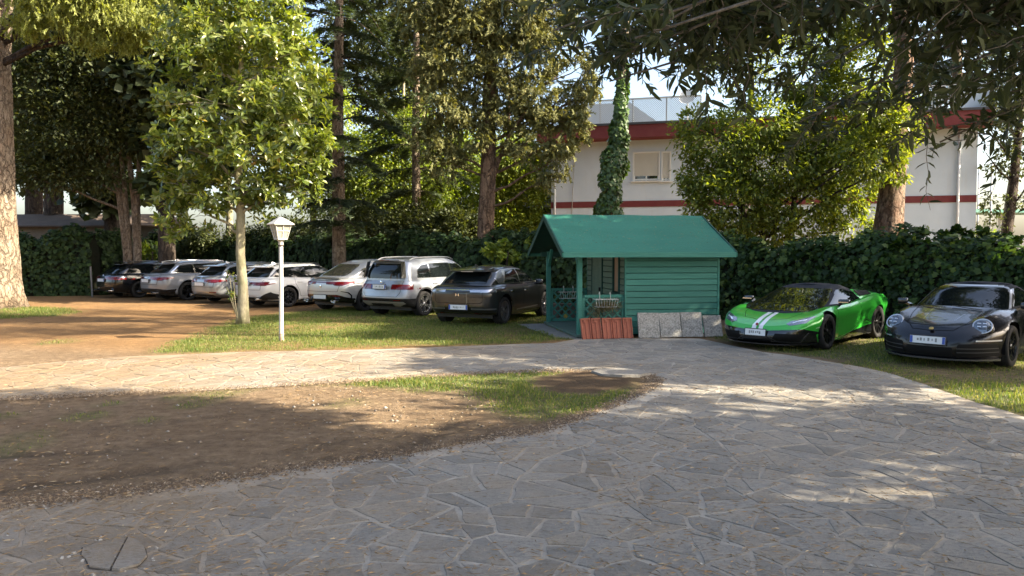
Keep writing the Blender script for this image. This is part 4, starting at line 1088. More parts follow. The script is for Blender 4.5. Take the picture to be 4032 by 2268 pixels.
# ---- magnolia
mb_ = G(955, 1277); MD = mb_.y
root = empty('magnolia_tree', mb_, 0, 'young magnolia with big glossy sunlit leaves and slim pale trunk behind the lamp post', 'tree')
tp = [mb_, W(957, 1150, MD), W(946, 1000, MD), W(948, 850, MD), W(938, 700, MD + .1), W(942, 500, MD), W(950, 300, MD), W(945, 100, MD), W(950, -150, MD), W(955, -330, MD)]
make_trunk(root, tp, [.14, .122, .112, .106, .098, .085, .07, .055, .04, .02], bark_smooth, 14, .05)
mc = px_clumps([(940, 120, 300, 170), (900, -120, 330, 150), (960, -330, 200, 150), (760, 250, 200, 110), (1120, 260, 170, 150), (900, 420, 260, 120), (1150, 480, 160, 140), (680, 380, 100, 90), (810, 560, 210, 110), (1040, 620, 210, 120), (1230, 620, 100, 110), (700, 720, 150, 90), (930, 740, 200, 90), (1160, 730, 140, 70), (660, 560, 80, 80), (780, 830, 130, 70), (1020, 800, 150, 60), (640, 850, 70, 60), (700, 900, 60, 45)], MD)
limbs(root, tp, mc[:-2], .045, bark_smooth, 1, .1, 'limb', .5)
P, N = blob_points(mc, 1850, 17, .21, .25)
lp, ld, lu = [], [], []
for q, nn in zip(P, N):                                         # whorls of big leaves at the shoot ends
    ax = unit(nn * .7 + RNG.normal(0, .35, 3) + np.array([0, 0, .55])); a1 = unit(np.cross(ax, RNG.normal(0, 1, 3))); a2 = np.cross(ax, a1)
    k = RNG.integers(7, 11); th0 = RNG.uniform(0, 6.28)
    for j in range(k):
        th = th0 + j * 2.4; el = RNG.uniform(-.55, .75) if j > 1 else 1.6
        dd = unit((a1 * math.cos(th) + a2 * math.sin(th)) * 1.0 + ax * el); lp.append(q + dd * .02); ld.append(dd); lu.append(ax)
lp, ld, lu = np.array(lp), np.array(ld), np.array(lu)
rot = frames(ld, .25, lu); sc = .21 * RNG.uniform(.65, 1.2, len(lp))
leaf_parts(root, lp, rot, np.stack([sc, sc * .42, sc], 1), T_LANCE, mag_m, 300)
sk = px_clumps([(925, 1180, 14, 60), (905, 1120, 20, 50), (900, 1080, 14, 30)], MD - .1)       # shoots at the foot
foliage(root, sk, 130, T_LEAF, .09, mag_m, sub=5, spread=.08, asp=.45, name='basal_shoots')
m = MB()
for du, t in ((-18, 1110), (-35, 1075), (-45, 1130)): m.tube([W(940, 1270, MD - .12) - mb_, W(935 + du * .5, 1190, MD - .15) - mb_, W(938 + du, t, MD - .15) - mb_], [.012, .010, .006], 6)
m.build('sucker', bark_smooth, root, True)

# ---- big pale trunk at the left edge with drooping yellow-green boughs
lb_ = W(-25, 990, 25.2); lb_.z = 0
root = empty('tall_conifer', lb_, 0, 'massive pale-barked conifer trunk at the left with drooping yellow-green boughs', 'tree')
tp = [lb_, W(-20, 1100, 25.2), W(-22, 900, 25.2), W(-28, 600, 25.2), W(-30, 300, 25.2), W(-22, 130, 25.2), W(10, -100, 25.2), W(20, -500, 25.2)]
make_trunk(root, tp, [.74, .72, .66, .60, .52, .46, .36, .25], bark_grey, 28, .05)
cc = px_clumps([(220, 30, 170, 110), (420, 60, 180, 110), (600, 40, 180, 110), (330, -120, 300, 120), (560, -150, 250, 100), (120, 90, 90, 60), (420, 150, 120, 60), (640, 130, 110, 60), (150, -150, 200, 100)], 23.5)
limbs(root, tp, cc, .09, bark_dark, 1, .4, 'bough', .1)
P, N = blob_points(cc, 11000, 26, .30, .2); d = unit(RNG.normal(0, .45, P.shape) + np.array([0, 0, -1.0]))
V, F = inst(*T_CYP, P - np.array(lb_), frames(d, 1.0), .24 * RNG.uniform(.6, 1.3, len(P)))
ob = np_mesh('crown', V, F, cedar_m, root); ob['kind'] = 'stuff'

# ---- dark multi-stemmed evergreen oak behind
ob_ = W(510, 990, 31.5); ob_.z = 0
root = empty('evergreen_oak', ob_, 0, 'dark evergreen oak with several slim leaning stems beside the low outbuilding', 'tree')
for a, b, c, r in (((500, 1000), (470, 760), (400, 480), .15), ((512, 1000), (490, 750), (460, 430), .12), ((540, 1000), (530, 800), (500, 560), .15), ((545, 1000), (540, 780), (560, 450), .13), ((470, 760), (420, 640), (330, 520), .07)):
    make_trunk(root, ([W(a[0], 1165, 31.5)] if a[1] > 900 else []) + [W(*a, 31.5), W(*b, 31.5), W(*c, 31.3)], ([r] if a[1] > 900 else []) + [r, r * .85, r * .5], bark_grey, 10, .03, 'stem', False)
oc = px_clumps([(150, 330, 150, 170), (330, 250, 190, 150), (330, 480, 190, 140), (520, 260, 170, 170), (160, 560, 130, 110), (480, 520, 130, 110), (260, 90, 220, 120), (500, 60, 180, 130), (90, 690, 90, 60), (250, 680, 130, 60), (620, 420, 100, 150), (420, 690, 110, 55), (700, 250, 120, 160), (760, 80, 160, 160)], 31.5)
limbs(root, [W(510, 900, 31.5), W(470, 700, 31.5), W(430, 450, 31.5)], oc, .06, bark_grey, 1, .1)
foliage(root, oc, 70000, T_LEAF, .19, dark_m, sub=26, spread=.36, asp=.5)
# ---- tall dark pines behind it
def tall_pine(u, d, r, label, top=-250, crown=None, mat=bark_dark, fm=None, n=9500, nm='pine_tree', lean=0, leaf=.42):
    b = W(u, 990, d); b.z = 0
    root = empty(nm, b, 0, label, 'tree', None)
    tp = [b, W(u + lean * .15, 800, d), W(u + lean * .5, 400, d), W(u + lean * .85, 0, d), W(u + lean, top, d)]
    make_trunk(root, tp, [r * 1.15, r, r * .85, r * .65, r * .35], mat, 12, .06)
    cl = px_clumps(crown, d); limbs(root, tp, cl, r * .25, bark_dark, 1, -.1, 'limb', .1)
    foliage(root, cl, n, T_NEEDLE if fm is fir_m else T_LEAF, leaf, fm or fir_m, sub=18, spread=.35, asp=1.0)
    return root
tall_pine(135, 41, .42, 'dark pine behind the low outbuilding, close to the big pale trunk', -200, [(60, 620, 150, 80), (150, 450, 160, 100), (240, 300, 160, 100), (100, 200, 170, 120), (200, 60, 200, 120)])
tall_pine(212, 39, .44, 'dark pine behind the middle of the low outbuilding roof', -200, [(280, 640, 140, 70), (180, 500, 150, 90), (340, 380, 170, 100), (330, 150, 180, 120), (200, 0, 200, 120)])
tall_pine(655, 31, .30, 'straight dark-trunked pine between the oak stems and the magnolia', -250, [(700, 560, 120, 70), (600, 300, 150, 90), (720, 120, 170, 110), (640, -80, 220, 110), (800, 300, 110, 80), (660, 740, 90, 50), (810, 620, 100, 70)])
tall_pine(440, 36, .30, 'slim dark pine just behind the evergreen oak stems', -200, [(420, 760, 110, 50), (360, 600, 140, 70), (500, 420, 150, 90), (560, 200, 160, 90)])

# ---- fir behind the white estate
def fir(u, d, r, label, levels, reach, v0, v1, n_spray, mat, nm='fir_tree', droop=.35, sz=.42):
    b = W(u, 990, d); b.z = 0; root = empty(nm, b, 0, label, 'tree')
    tp = [b, W(u, 900, d), W(u - 3, 500, d), W(u, 100, d), W(u + 5, -200, d), W(u + 5, -500, d)]
    make_trunk(root, tp, [r * 1.1, r, r * .85, r * .65, r * .5, r * .2], bark_grey, 14, .05)
    ps, ds = [], []
    for k in range(levels):
        v = v0 + (v1 - v0) * k / (levels - 1); a = W(u, v, d)
        for j in range(5):
            th = random.uniform(0, 2 * math.pi); L = reach * random.uniform(.55, 1.1) * (1 - .25 * (1 - k / levels))
            dr = Vector((math.cos(th), math.sin(th), 0)); pts = []
            for i in range(9):
                t = i / 8; pts.append(a + dr * L * t + Vector((0, 0, .25 * math.sin(t * 2.2) - droop * L * t * t)))
            m = MB(); m.tube([q - b for q in pts], [r * .16 * (1 - .85 * i / 8) for i in range(9)], 5); m.build('bough', bark_dark, root, True)
            for _ in range(int(n_spray * L / reach)):
                t = random.uniform(.22, 1.0); i = min(7, int(t * 8)); q = pts[i].lerp(pts[i + 1], t * 8 - i)
                sd = Vector((-dr.y, dr.x, 0)) * random.uniform(-1, 1) * (.55 * (1.15 - t)) * L * .35
                ps.append(q + sd + Vector((0, 0, -.15 * abs(sd.length)))); ds.append(dr * .7 + sd.normalized() * .8 + Vector((0, 0, -.25)))
    ps, ds = np.array([p[:] for p in ps]), np.array([p[:] for p in ds]); n = len(ps)
    V, F = inst(*T_FIR, ps - np.array(b), frames(ds + RNG.normal(0, .2, (n, 3)), .3), sz * RNG.uniform(.7, 1.3, n))
    ob = np_mesh('crown', V, F, mat, root); ob['kind'] = 'stuff'; return root
fir(1334, 27.8, .235, 'tall dark fir with straight grey trunk rising behind the white estate car', 17, 3.0, 880, -420, 150, fir_m)
fir(1640, 31.5, .18, 'dark fir with hanging boughs between the tall fir and the cypress', 13, 3.0, 760, -350, 150, fir_m)
# ---- cypress
cb = W(1912, 990, 26.5); cb.z = 0
root = empty('cypress_tree', cb, 0, 'old cypress with fluted brown trunk and olive-gold hanging foliage beside the hut', 'tree')
tp = [cb, W(1908, 960, 26.5), W(1916, 800, 26.5), W(1925, 600, 26.5), W(1930, 350, 26.5), W(1935, 100, 26.5), W(1925, -200, 26.5), W(1925, -500, 26.5)]
make_trunk(root, tp, [.33, .29, .265, .25, .22, .19, .14, .05], bark_cyp, 20, .10)
make_trunk(root, [W(1930, 740, 26.5), W(1960, 640, 26.4), W(2010, 520, 26.2), W(2080, 430, 26)], [.09, .08, .06, .04], bark_cyp, 8, .05, 'limb', False)
yc = px_clumps([(1870, 160, 130, 110), (2000, 250, 110, 110), (1900, 330, 110, 90), (1750, 250, 120, 120), (1760, 430, 130, 90), (1850, 520, 100, 70), (1990, 440, 110, 80), (2110, 380, 110, 90), (2200, 460, 100, 70), (2260, 400, 70, 60), (2130, 200, 100, 110), (2080, 560, 90, 70), (2200, 620, 70, 70), (2160, 700, 40, 40), (1700, 560, 90, 70), (1820, 30, 160, 110), (2020, 60, 150, 120), (2160, 60, 120, 100), (1930, -150, 260, 120), (1780, 640, 70, 60), (1940, -350, 200, 120), (1680, 60, 120, 120), (2240, 520, 80, 60), (2290, 260, 60, 80), (2310, 340, 45, 50)], 26.2)
limbs(root, tp, yc, .055, bark_cyp, 1, -.05, 'limb', .5)
P, N = blob_points(yc, 26000, 18, .20, .25); d = unit(N * .5 + RNG.normal(0, .5, P.shape) + np.array([0, 0, -.55]))
V, F = inst(*T_CYP, P - np.array(cb), frames(d, 1.0), .27 * RNG.uniform(.6, 1.3, len(P)))
ob = np_mesh('crown', V, F, cyp_m, root); ob['kind'] = 'stuff'
# ---- light green broadleaved trees in the sun behind
def broadleaf(u, d, r, label, crown, n, fm, size=.16, top=300, bk=bark_smooth, nm='broadleaf_tree', tmpl=T_LEAF, asp=.55, group=None, spread=.33):
    b = W(u, 990, d); b.z = 0; root = empty(nm, b, 0, label, 'tree', group)
    tp = [b, W(u + 4, 850, d), W(u - 4, 600, d), W(u, top, d)]
    make_trunk(root, tp, [r, r * .85, r * .65, r * .3], bk, 10, .05)
    cl = px_clumps(crown, d); limbs(root, tp, cl, r * .35, bk, 1, .1)
    foliage(root, cl, n, tmpl, size, fm, sub=18, spread=spread, asp=asp); return root
broadleaf(1590, 36, .16, 'slim light green tree behind the silver suv', [(1540, 620, 110, 110), (1650, 720, 110, 100), (1560, 820, 120, 80), (1480, 740, 90, 90), (1620, 500, 90, 90), (1700, 850, 80, 60)], 26000, lime_m)
broadleaf(2005, 34, .15, 'slim reddish-trunked light green tree between the cypress and the white house', [(2040, 640, 90, 110), (2070, 780, 80, 90), (1990, 850, 90, 70), (2090, 900, 70, 60), (1970, 720, 70, 80)], 20800, lime_m, bk=bark_cyp)
broadleaf(1790, 38, .18, 'bright green tree seen under the cypress boughs', [(1760, 640, 120, 120), (1830, 780, 110, 100), (1740, 840, 110, 80), (1850, 600, 90, 90), (1700, 740, 90, 90)], 26000, lime_m)
broadleaf(1230, 37, .18, 'green tree filling the gap behind the magnolia and the fir', [(1200, 560, 130, 140), (1300, 760, 90, 100), (1400, 640, 100, 120), (1430, 820, 110, 80), (1240, 380, 120, 120)], 28000, lime_m)
broadleaf(1500, 44, .22, 'tall green tree far behind the tall fir', [(1480, 380, 160, 130), (1560, 180, 160, 140), (1430, 80, 150, 150), (1600, 350, 130, 120), (1680, 250, 120, 130)], 24000, dark_m, .2)
broadleaf(900, 40, .2, 'dark green tree behind the magnolia crown', [(880, 480, 150, 120), (1010, 560, 110, 80), (900, 330, 170, 130), (1080, 420, 130, 140), (1050, 180, 160, 140)], 30000, dark_m, .19)
# ---- bare trunk wrapped in ivy
vb = W(2395, 990, 25.5); vb.z = 0
root = empty('ivy_clad_trunk', vb, 0, 'leaning trunk thickly wrapped in ivy before the white house', 'tree')
vp = [vb, W(2395, 850, 25.5), W(2410, 700, 25.5), W(2432, 550, 25.5), W(2448, 400, 25.5), W(2455, 250, 25.5), W(2462, 60, 25.5), W(2470, -200, 25.5)]
make_trunk(root, vp, [.22, .20, .18, .16, .15, .14, .12, .08], bark_grey, 12, .05)
ps, ns = [], []
for i in range(5200):
    t = random.random() ** .8 * 5; k = int(t); q = Vector(vp[k]).lerp(Vector(vp[k + 1]), t - k); th = random.uniform(0, 2 * math.pi)
    rr = np.interp(t, [0, 1, 1.6, 2.2, 3, 4, 4.5, 5], [.38, .42, .36, .38, .25, .19, .14, .11]) * (1 + .22 * math.sin(th * 2 + t * 3) + .15 * math.sin(t * 9 + th)) * random.uniform(.75, 1.1)
    nn = Vector((math.cos(th), math.sin(th), .1)); ps.append(q + nn * rr); ns.append(nn)
ps, ns = np.array([p[:] for p in ps]), np.array([p[:] for p in ns]); n = len(ps)
d = unit(ns * .45 + np.array([0, 0, -.9]) + RNG.normal(0, .35, (n, 3))); rot = frames(d, .3, ns)
V, F = inst(*T_IVY, ps - np.array(vb), rot, .13 * RNG.uniform(.6, 1.25, n)); ob = np_mesh('ivy_foliage', V, F, leaf_mat('ivy_fresh', [(0, (.03, .06, .018)), (.5, (.055, .10, .026)), (1, (.10, .15, .04))], .42, .25, (1.8, 1.9, .5)), root); ob['kind'] = 'stuff'
# ---- big laurel
gb = W(3020, 990, 23.6); gb.z = 0
root = empty('laurel_tree', gb, 0, 'broad bushy laurel tree between the hut and the leaning pine', 'tree')
for a, b in (((3020, 1000), (2960, 600)), ((3040, 1000), (3050, 520)), ((3060, 1000), (3180, 560)), ((3000, 1000), (2850, 700))):
    make_trunk(root, [W(a[0], 1225, 23.6), W((a[0] + b[0]) / 2 + 8, (a[1] + b[1]) / 2, 23.6), W(*b, 23.6)], [.10, .075, .035], bark_dark, 8, .04, 'stem', False)
lc = px_clumps([(3010, 480, 200, 110), (2850, 560, 160, 110), (3200, 500, 170, 130), (3050, 650, 230, 110), (2800, 700, 120, 100), (3280, 640, 150, 120), (2900, 800, 200, 100), (3150, 800, 200, 100), (3350, 500, 130, 120), (3490, 430, 120, 90, -1.9), (3430, 600, 120, 110, -1.9), (3530, 640, 60, 90, -1.9), (3510, 520, 100, 80, -1.9), (3050, 900, 200, 60), (2780, 860, 100, 80), (3320, 780, 110, 90), (3360, 900, 100, 60), (2720, 480, 70, 60), (3540, 500, 80, 90), (3400, 260, 110, 130), (3300, 360, 110, 90), (3180, 320, 120, 80), (3480, 700, 60, 50), (2740, 760, 60, 60), (3250, 120, 150, 120), (3420, 60, 120, 110)], 23.4)
limbs(root, [W(3020, 980, 23.6), W(3040, 700, 23.6), W(3060, 450, 23.6)], lc, .05, bark_dark, 1, .1, 'limb', .6)
foliage(root, lc, 46000, T_LEAF, .16, laurel_m, sub=20, spread=.22, asp=.45, droop=.45)
ab = W(2930, 990, 28); ab.z = 0
root = empty('airy_tree', ab, 0, 'tall airy tree with thin foliage rising behind the laurel against the sky', 'tree')
tp = [ab, W(2935, 700, 28), W(2960, 350, 28), W(2950, 50, 28), W(2940, -250, 28)]
make_trunk(root, tp, [.16, .14, .10, .07, .03], bark_dark, 10, .05)
ac = px_clumps([(2900, 150, 190, 130), (2760, 40, 150, 110), (3070, 250, 150, 90), (3010, 40, 180, 110), (2860, 310, 120, 60), (2720, 200, 90, 60), (3150, 130, 120, 100), (2900, -130, 260, 110)], 28)
limbs(root, tp, ac, .045, bark_dark, 1, .1, 'limb', .6)
foliage(root, ac, 8500, T_LEAF, .17, laurel_m, sub=16, spread=.24, asp=.42, droop=.4)
# ---- leaning pine at the right
pb = W(3490, 990, 22.2); pb.z = 0
root = empty('leaning_pine', pb, 0, 'reddish flaky-barked pine leaning over the ivy hedge', 'tree')
tp = [pb, W(3492, 950, 22.2), W(3510, 760, 22.2), W(3540, 450, 22.2), W(3560, 250, 22.2), W(3545, 0, 22.2), W(3530, -300, 22.2)]
make_trunk(root, tp, [.44, .40, .35, .29, .25, .22, .15], bark_pine, 22, .07)
pc = px_clumps([(3450, -260, 260, 110), (3700, -300, 220, 100), (3550, -450, 260, 100), (3250, -330, 200, 90)], 21.5)
limbs(root, tp, pc, .09, bark_pine, 1, .1)
foliage(root, pc, 6000, T_NEEDLE, .40, fir_m, sub=16, spread=.35)
# ---- cedar beyond the house, dark tree at the right edge
fir(3770, 44, .35, 'blue-green cedar rising behind the roof terrace of the white house', 12, 5.2, 470, -200, 150, blue_m, 'cedar_tree', .12, .75)
b = W(3962, 990, 29); b.z = 0
root = empty('sparse_dark_tree', b, 0, 'sparse dark-trunked tree at the corner of the white house', 'tree')
tp = [b, W(3965, 900, 29), W(3990, 720, 29), W(4010, 520, 29), W(4030, 250, 29)]
make_trunk(root, tp, [.24, .20, .17, .13, .08], bark_dark, 12, .08)
for a, c in (((3990, 720), (3880, 600)), ((4000, 640), (3880, 480)), ((3975, 820), (4060, 700)), ((4005, 560), (3930, 350))):
    make_trunk(root, [W(*a, 29), W((a[0] + c[0]) / 2, (a[1] + c[1]) / 2 + 14, 28.8), W(*c, 28.6)], [.05, .035, .012], bark_dark, 6, .0, 'limb', False)
sc_ = px_clumps([(3950, 640, 60, 60), (4010, 780, 60, 50), (3900, 800, 30, 50), (4040, 600, 80, 90), (3980, 420, 120, 90), (4060, 250, 150, 120), (3930, 880, 40, 40)], 29)
foliage(root, sc_, 5000, T_LEAF, .17, dark_m, sub=12, spread=.3, asp=.5)
bs_ = W(3860, 990, 33); bs_.z = 0
root = empty('light_shrub', bs_, 0, 'light green shrub below the corner of the white house', 'shrub')
foliage(root, px_clumps([(3880, 925, 50, 30), (3840, 940, 40, 25)], 33), 700, T_LEAF, .15, lime_m, sub=8, spread=.2, asp=.5)
make_trunk(root, [bs_, W(3870, 930, 33)], [.05, .03], bark_dark, 6, 0, 'stem', False)
bs_ = W(1240, 990, 60); bs_.z = 0

# ---- dark understorey shrubs behind the fence
for k, (u, v, ru, rv, d_, lab) in enumerate(((880, 950, 130, 50, 36, 'dark shrub behind the ivy fence near the oak stems'), (1120, 930, 150, 60, 34.5, 'dark shrub behind the ivy fence between magnolia and fir'), (1420, 900, 140, 80, 33, 'dark shrub behind the ivy fence beyond the tall fir trunk'), (1640, 890, 130, 80, 31, 'dark shrub behind the ivy fence above the silver suv'), (1790, 900, 110, 70, 29.5, 'dark shrub behind the ivy fence next to the cypress trunk'), (620, 930, 90, 50, 39, 'dark shrub beside the end of the low outbuilding'))):
    b_ = W(u, 990, d_); b_.z = 0; root = empty('dark_shrub', b_, 0, lab, 'shrub', 'shrubs behind the fence')
    make_trunk(root, [b_, W(u + 10, v + 20, d_)], [.06, .03], bark_dark, 6, 0, 'stem', False)
    foliage(root, px_clumps([(u, v, ru, rv), (u - ru * .6, v + 25, ru * .5, rv * .7), (u + ru * .6, v + 20, ru * .5, rv * .8)], d_), 7000, T_LEAF, .16, dark_m, sub=22, spread=.28, asp=.55)
# ---- ivy hedges on wire fences
def hedge(name, label, line, hgt, thick, dens, size, parts=0, seed=0, mat=None, ymax=1e9):
    line = [Vector((*q, 0)) for q in line]; b = line[len(line) // 2].copy(); root = empty(name, b, 0, label, 'hedge')
    seg = [(a, c, (c - a).length) for a, c in zip(line[:-1], line[1:])]; tot = sum(s[2] for s in seg)
    # twiggy inner mass
    vs, fs = [], []; ns_ = int(tot / .3); nv = 8
    def at(s):
        for a, c, L in seg:
            if s <= L or (a, c, L) == seg[-1]: 
                d = (c - a).normalized(); return a + d * min(s, L), Vector((d.y, -d.x, 0))
            s -= L
    def h_at(s): return hgt * (1 + .07 * math.sin(s * 1.3 + seed) + .05 * math.sin(s * 3.1 + seed * 2) + .04 * math.sin(s * 6.7))
    rim_ = [(-.5, 0), (-.5, .55), (-.42, .9), (-.15, 1.0), (.15, 1.0), (.42, .9), (.5, .55), (.5, 0)]
    for i in range(ns_ + 1):
        s = tot * i / ns_; q, nn = at(s); h = h_at(s) - .10
        for y, z in rim_: vs.append(tuple(q + nn * (y * thick * .7 + random.uniform(-.03, .03)) + Vector((0, 0, z * h)) - b))
    for i in range(ns_):
        for k in range(nv - 1): a = i * nv + k; fs.append((a, a + 1, a + nv + 1, a + nv))
    for e in (0, ns_): fs.append(tuple(e * nv + k for k in range(nv)))
    m = MB(); m.add(vs, fs); m.build('woody_core', M('hedge_core', (.012, .014, .008), .95, 0, .1, 0, (8, .6, (.025, .022, .014))), root)
    n = int(tot * (hgt + thick) * dens); ps, nr, dn = [], [], []
    for i in range(n):
        s = random.uniform(0, tot); q, nn = at(s); h = h_at(s)
        side = nn if nn.y < 0 else -nn
        t = random.random() * (h + thick * .9)
        if t < h: 
            bul = 1 + .22 * math.sin(s * 2.3 + t * 1.9) + .16 * math.sin(s * 5.1 - t * 3.3)
            p_ = q + side * (thick * .5 * bul * (1 - .35 * max(0, t / h - .75) / .25) + random.uniform(-.14, .13)) + Vector((0, 0, t)); nrm = side + Vector((0, 0, .25)); dd = Vector((0, 0, -1)) + side * .25
        else:
            y = (t - h) / (thick * .9) - .5; p_ = q + side * (-y * thick) + Vector((0, 0, h * (1 - .10 * (2 * y) ** 2) + random.uniform(-.12, .16))); nrm = Vector((0, 0, 1)) + side * .4; dd = side * .8 + Vector((0, 0, -.3))
        ps.append(p_[:]); nr.append(nrm[:]); dn.append(dd[:])
    ps, nr, dn = np.array(ps), np.array(nr), np.array(dn); n = len(ps)
    d = unit(dn + RNG.normal(0, .38, (n, 3))); rot = frames(d, .28, nr); sc = size * RNG.uniform(.4, 1.4, n)
    sc3 = np.stack([sc, sc, sc], 1)
    if parts: leaf_parts(root, ps, rot, sc3, T_IVY, mat or ivy_m, parts)
    else:
        V, F = inst(*T_IVY, ps - np.array(b), rot, sc3); ob = np_mesh('foliage', V, F, mat or ivy_m, root); ob['kind'] = 'stuff'
    return root
hedge('ivy_hedge', 'ivy-covered fence behind the two sports cars', [(15.5, 10.6), (12.6, 14.0), (8.7, 18.6), (5.6, 21.7), (3.2, 22.9)], 2.12, .75, 330, .125, 300, 1)
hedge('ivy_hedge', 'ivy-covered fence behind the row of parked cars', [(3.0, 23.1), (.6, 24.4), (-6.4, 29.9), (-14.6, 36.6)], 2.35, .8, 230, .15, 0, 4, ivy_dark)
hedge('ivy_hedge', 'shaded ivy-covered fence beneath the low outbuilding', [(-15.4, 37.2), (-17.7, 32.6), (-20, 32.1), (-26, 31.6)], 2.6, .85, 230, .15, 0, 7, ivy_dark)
hi_ = W(1980, 1010, 23.9); hi_.z = 0
root = empty('ivy_mound', hi_, 0, 'mound of ivy coloured pale as if sunlit, on the fence above the dark grey crossover', 'ivy')
foliage(root, px_clumps([(1990, 990, 90, 30), (2040, 960, 70, 40), (1920, 1010, 60, 25), (2080, 990, 50, 40)], 24.2), 900, T_IVY, .14, lime_m, sub=12, spread=.16)  # sun on the hedge top is put into the lime leaf colour
make_trunk(root, [hi_, W(2000, 990, 24.2)], [.04, .03], bark_dark, 6, 0, 'stem', False)
hi_ = W(600, 990, 33); hi_.z = 0
root = empty('ivy_mound', hi_, 0, 'small ivy clump coloured pale as if sunlit, above the grey estate car', 'ivy')
foliage(root, px_clumps([(600, 985, 60, 28), (560, 1000, 40, 20)], 33), 420, T_IVY, .17, lime_m, sub=8, spread=.15)  # lime leaves stand in for sunlight on this clump
make_trunk(root, [hi_, W(600, 990, 33)], [.04, .03], bark_dark, 6, 0, 'stem', False)
hb_ = W(3640, 930, 17.6)
root = empty('ivy_mound', (hb_.x, hb_.y, 0), 0, 'rounded mound of ivy bulging from the fence top above the black sports car', 'ivy')
foliage(root, px_clumps([(3680, 935, 90, 40), (3800, 930, 110, 40), (3560, 965, 90, 30), (3930, 960, 90, 30)], 17.8), 1500, T_IVY, .13, leaf_mat('ivy_fresh', [], 0), sub=14, spread=.14) if False else foliage(root, px_clumps([(3680, 938, 80, 32), (3790, 930, 100, 34), (3560, 968, 90, 24), (3930, 960, 90, 26)], 17.9), 1500, T_IVY, .13, ivy_m, sub=14, spread=.12)
make_trunk(root, [Vector((hb_.x, hb_.y, 0)), W(3700, 945, 17.9)], [.05, .03], bark_dark, 6, 0, 'stem', False)

# ---- olive overhead: trunk outside the picture at the right, boughs hang into it
ob_ = Vector((3.6, 1.1, 0))
root = empty('olive_tree', ob_, 0, 'olive tree whose dark leafy twigs hang into the picture from above', 'tree')
make_trunk(root, [ob_, (3.5, 1.15, 1.2), (3.2, 1.4, 2.1), (2.8, 1.7, 2.75)], [.19, .16, .14, .10], bark_grey, 14, .10)
twig_ends = []
def olive_bough(a, b, r, ntw, tw_len, down):
    pts = bend(a, b, 8, .12, .04); m = MB(); m.tube([q - ob_ for q in pts], [r * (1 - .8 * i / 8) for i in range(9)], 7)
    m.build('bough', bark_twig, root, True)
    for _ in range(ntw):
        t = random.uniform(.50, 1.0); i = min(7, int(t * 8)); s_ = pts[i].lerp(pts[i + 1], t * 8 - i); L = tw_len * random.uniform(.45, 1.15)
        dr = Vector((random.uniform(-1.2, 1.2), random.uniform(-.8, .8), -down * random.uniform(-.25, 1.0))).normalized()
        e = s_ + dr * L + Vector((0, 0, -.10 * L)); twig_ends.append(bend(s_, e, 8, random.uniform(-.02, .05), .012))
def at_px(u, v, d): return W(u, v, d)
fork = Vector((2.8, 1.7, 2.75))
OB = [((2200, -120, 2.3), 16, .34, .9), ((2550, -60, 2.0), 16, .34, .8), ((2650, 60, 2.6), 14, .40, .7), ((2950, -40, 1.9), 18, .40, .9), ((3150, 100, 2.3), 20, .42, .9), ((3400, 40, 1.7), 18, .36, .9), ((3650, 150, 2.1), 22, .40, .8), ((3850, 60, 1.8), 22, .36, .8), ((3950, 350, 2.3), 22, .40, .7), ((3500, 420, 2.6), 15, .36, .5), ((3150, 480, 2.5), 12, .33, .5), ((2420, 130, 2.6), 15, .38, .7), ((3700, 560, 2.2), 15, .30, .5), ((4000, 560, 2.6), 16, .36, .7), ((1700, -110, 1.9), 4, .22, .9), ((3050, 330, 2.8), 13, .38, .7), ((4030, 180, 1.7), 16, .36, .9), ((2330, 260, 2.7), 8, .28, .6), ((2150, 40, 2.2), 12, .30, .7), ((2300, 90, 1.9), 12, .26, .7), ((2480, 200, 2.1), 12, .28, .6), ((2600, 230, 2.4), 11, .30, .5), ((2720, 110, 2.2), 12, .30, .6), ((2400, 320, 2.3), 6, .2, .5), ((2460, 60, 2.0), 16, .28, .7), ((2380, 180, 2.5), 14, .26, .6), ((2560, 120, 1.8), 12, .24, .6), ((2230, 200, 2.4), 10, .26, .6), ((2850, 220, 2.4), 10, .26, .6), ((2300, 30, 2.2), 14, .26, .7), ((2420, -40, 1.8), 14, .28, .9), ((2540, 40, 2.4), 14, .28, .7), ((2180, 120, 2.0), 10, .24, .6), ((2640, 180, 2.1), 10, .24, .6), ((2500, 150, 1.7), 14, .22, .5), ((2420, 230, 1.9), 12, .2, .4), ((2600, 60, 1.6), 12, .22, .6)]
for (u, v, d), k, L, dn in OB: olive_bough(fork + Vector((random.uniform(-.1, .1), random.uniform(-.1, .1), random.uniform(-.1, .3))), at_px(u, v, d * 1.3), .016, int(k * 1.1), L * 1.2, dn)
tm = MB(); lp, ld = [], []
for pts in twig_ends:
    tm.tube([q - ob_ for q in pts], [.0028 * (1 - .7 * i / 8) for i in range(9)], 4, False)
    nn = random.randint(12, 20)
    for j in range(nn):
        t = .12 + .88 * j / nn; i = min(7, int(t * 8)); q = pts[i].lerp(pts[i + 1], t * 8 - i); ax = (pts[i + 1] - pts[i]).normalized()
        for sg in (1, -1):
            if random.random() < .18: continue
            sd = ax.cross(Vector((random.uniform(-1, 1), random.uniform(-1, 1), random.uniform(-1, 1)))).normalized() * sg
            dd = ax * random.uniform(.3, .9) + sd * random.uniform(.6, 1.1) + Vector((0, 0, random.uniform(-.25, .25))); lp.append(q[:]); ld.append(dd[:])
to = tm.build('twigs', bark_twig, root, True); to['kind'] = 'stuff'
lp, ld = np.array(lp), np.array(ld); keep = np.linalg.norm(lp - np.array([0, 0, CAM_H]), axis=1) > .75; lp, ld = lp[keep], ld[keep]
rot = frames(ld, .8); sc = .060 * RNG.uniform(.6, 1.3, len(lp)); print('olive leaves', len(lp))
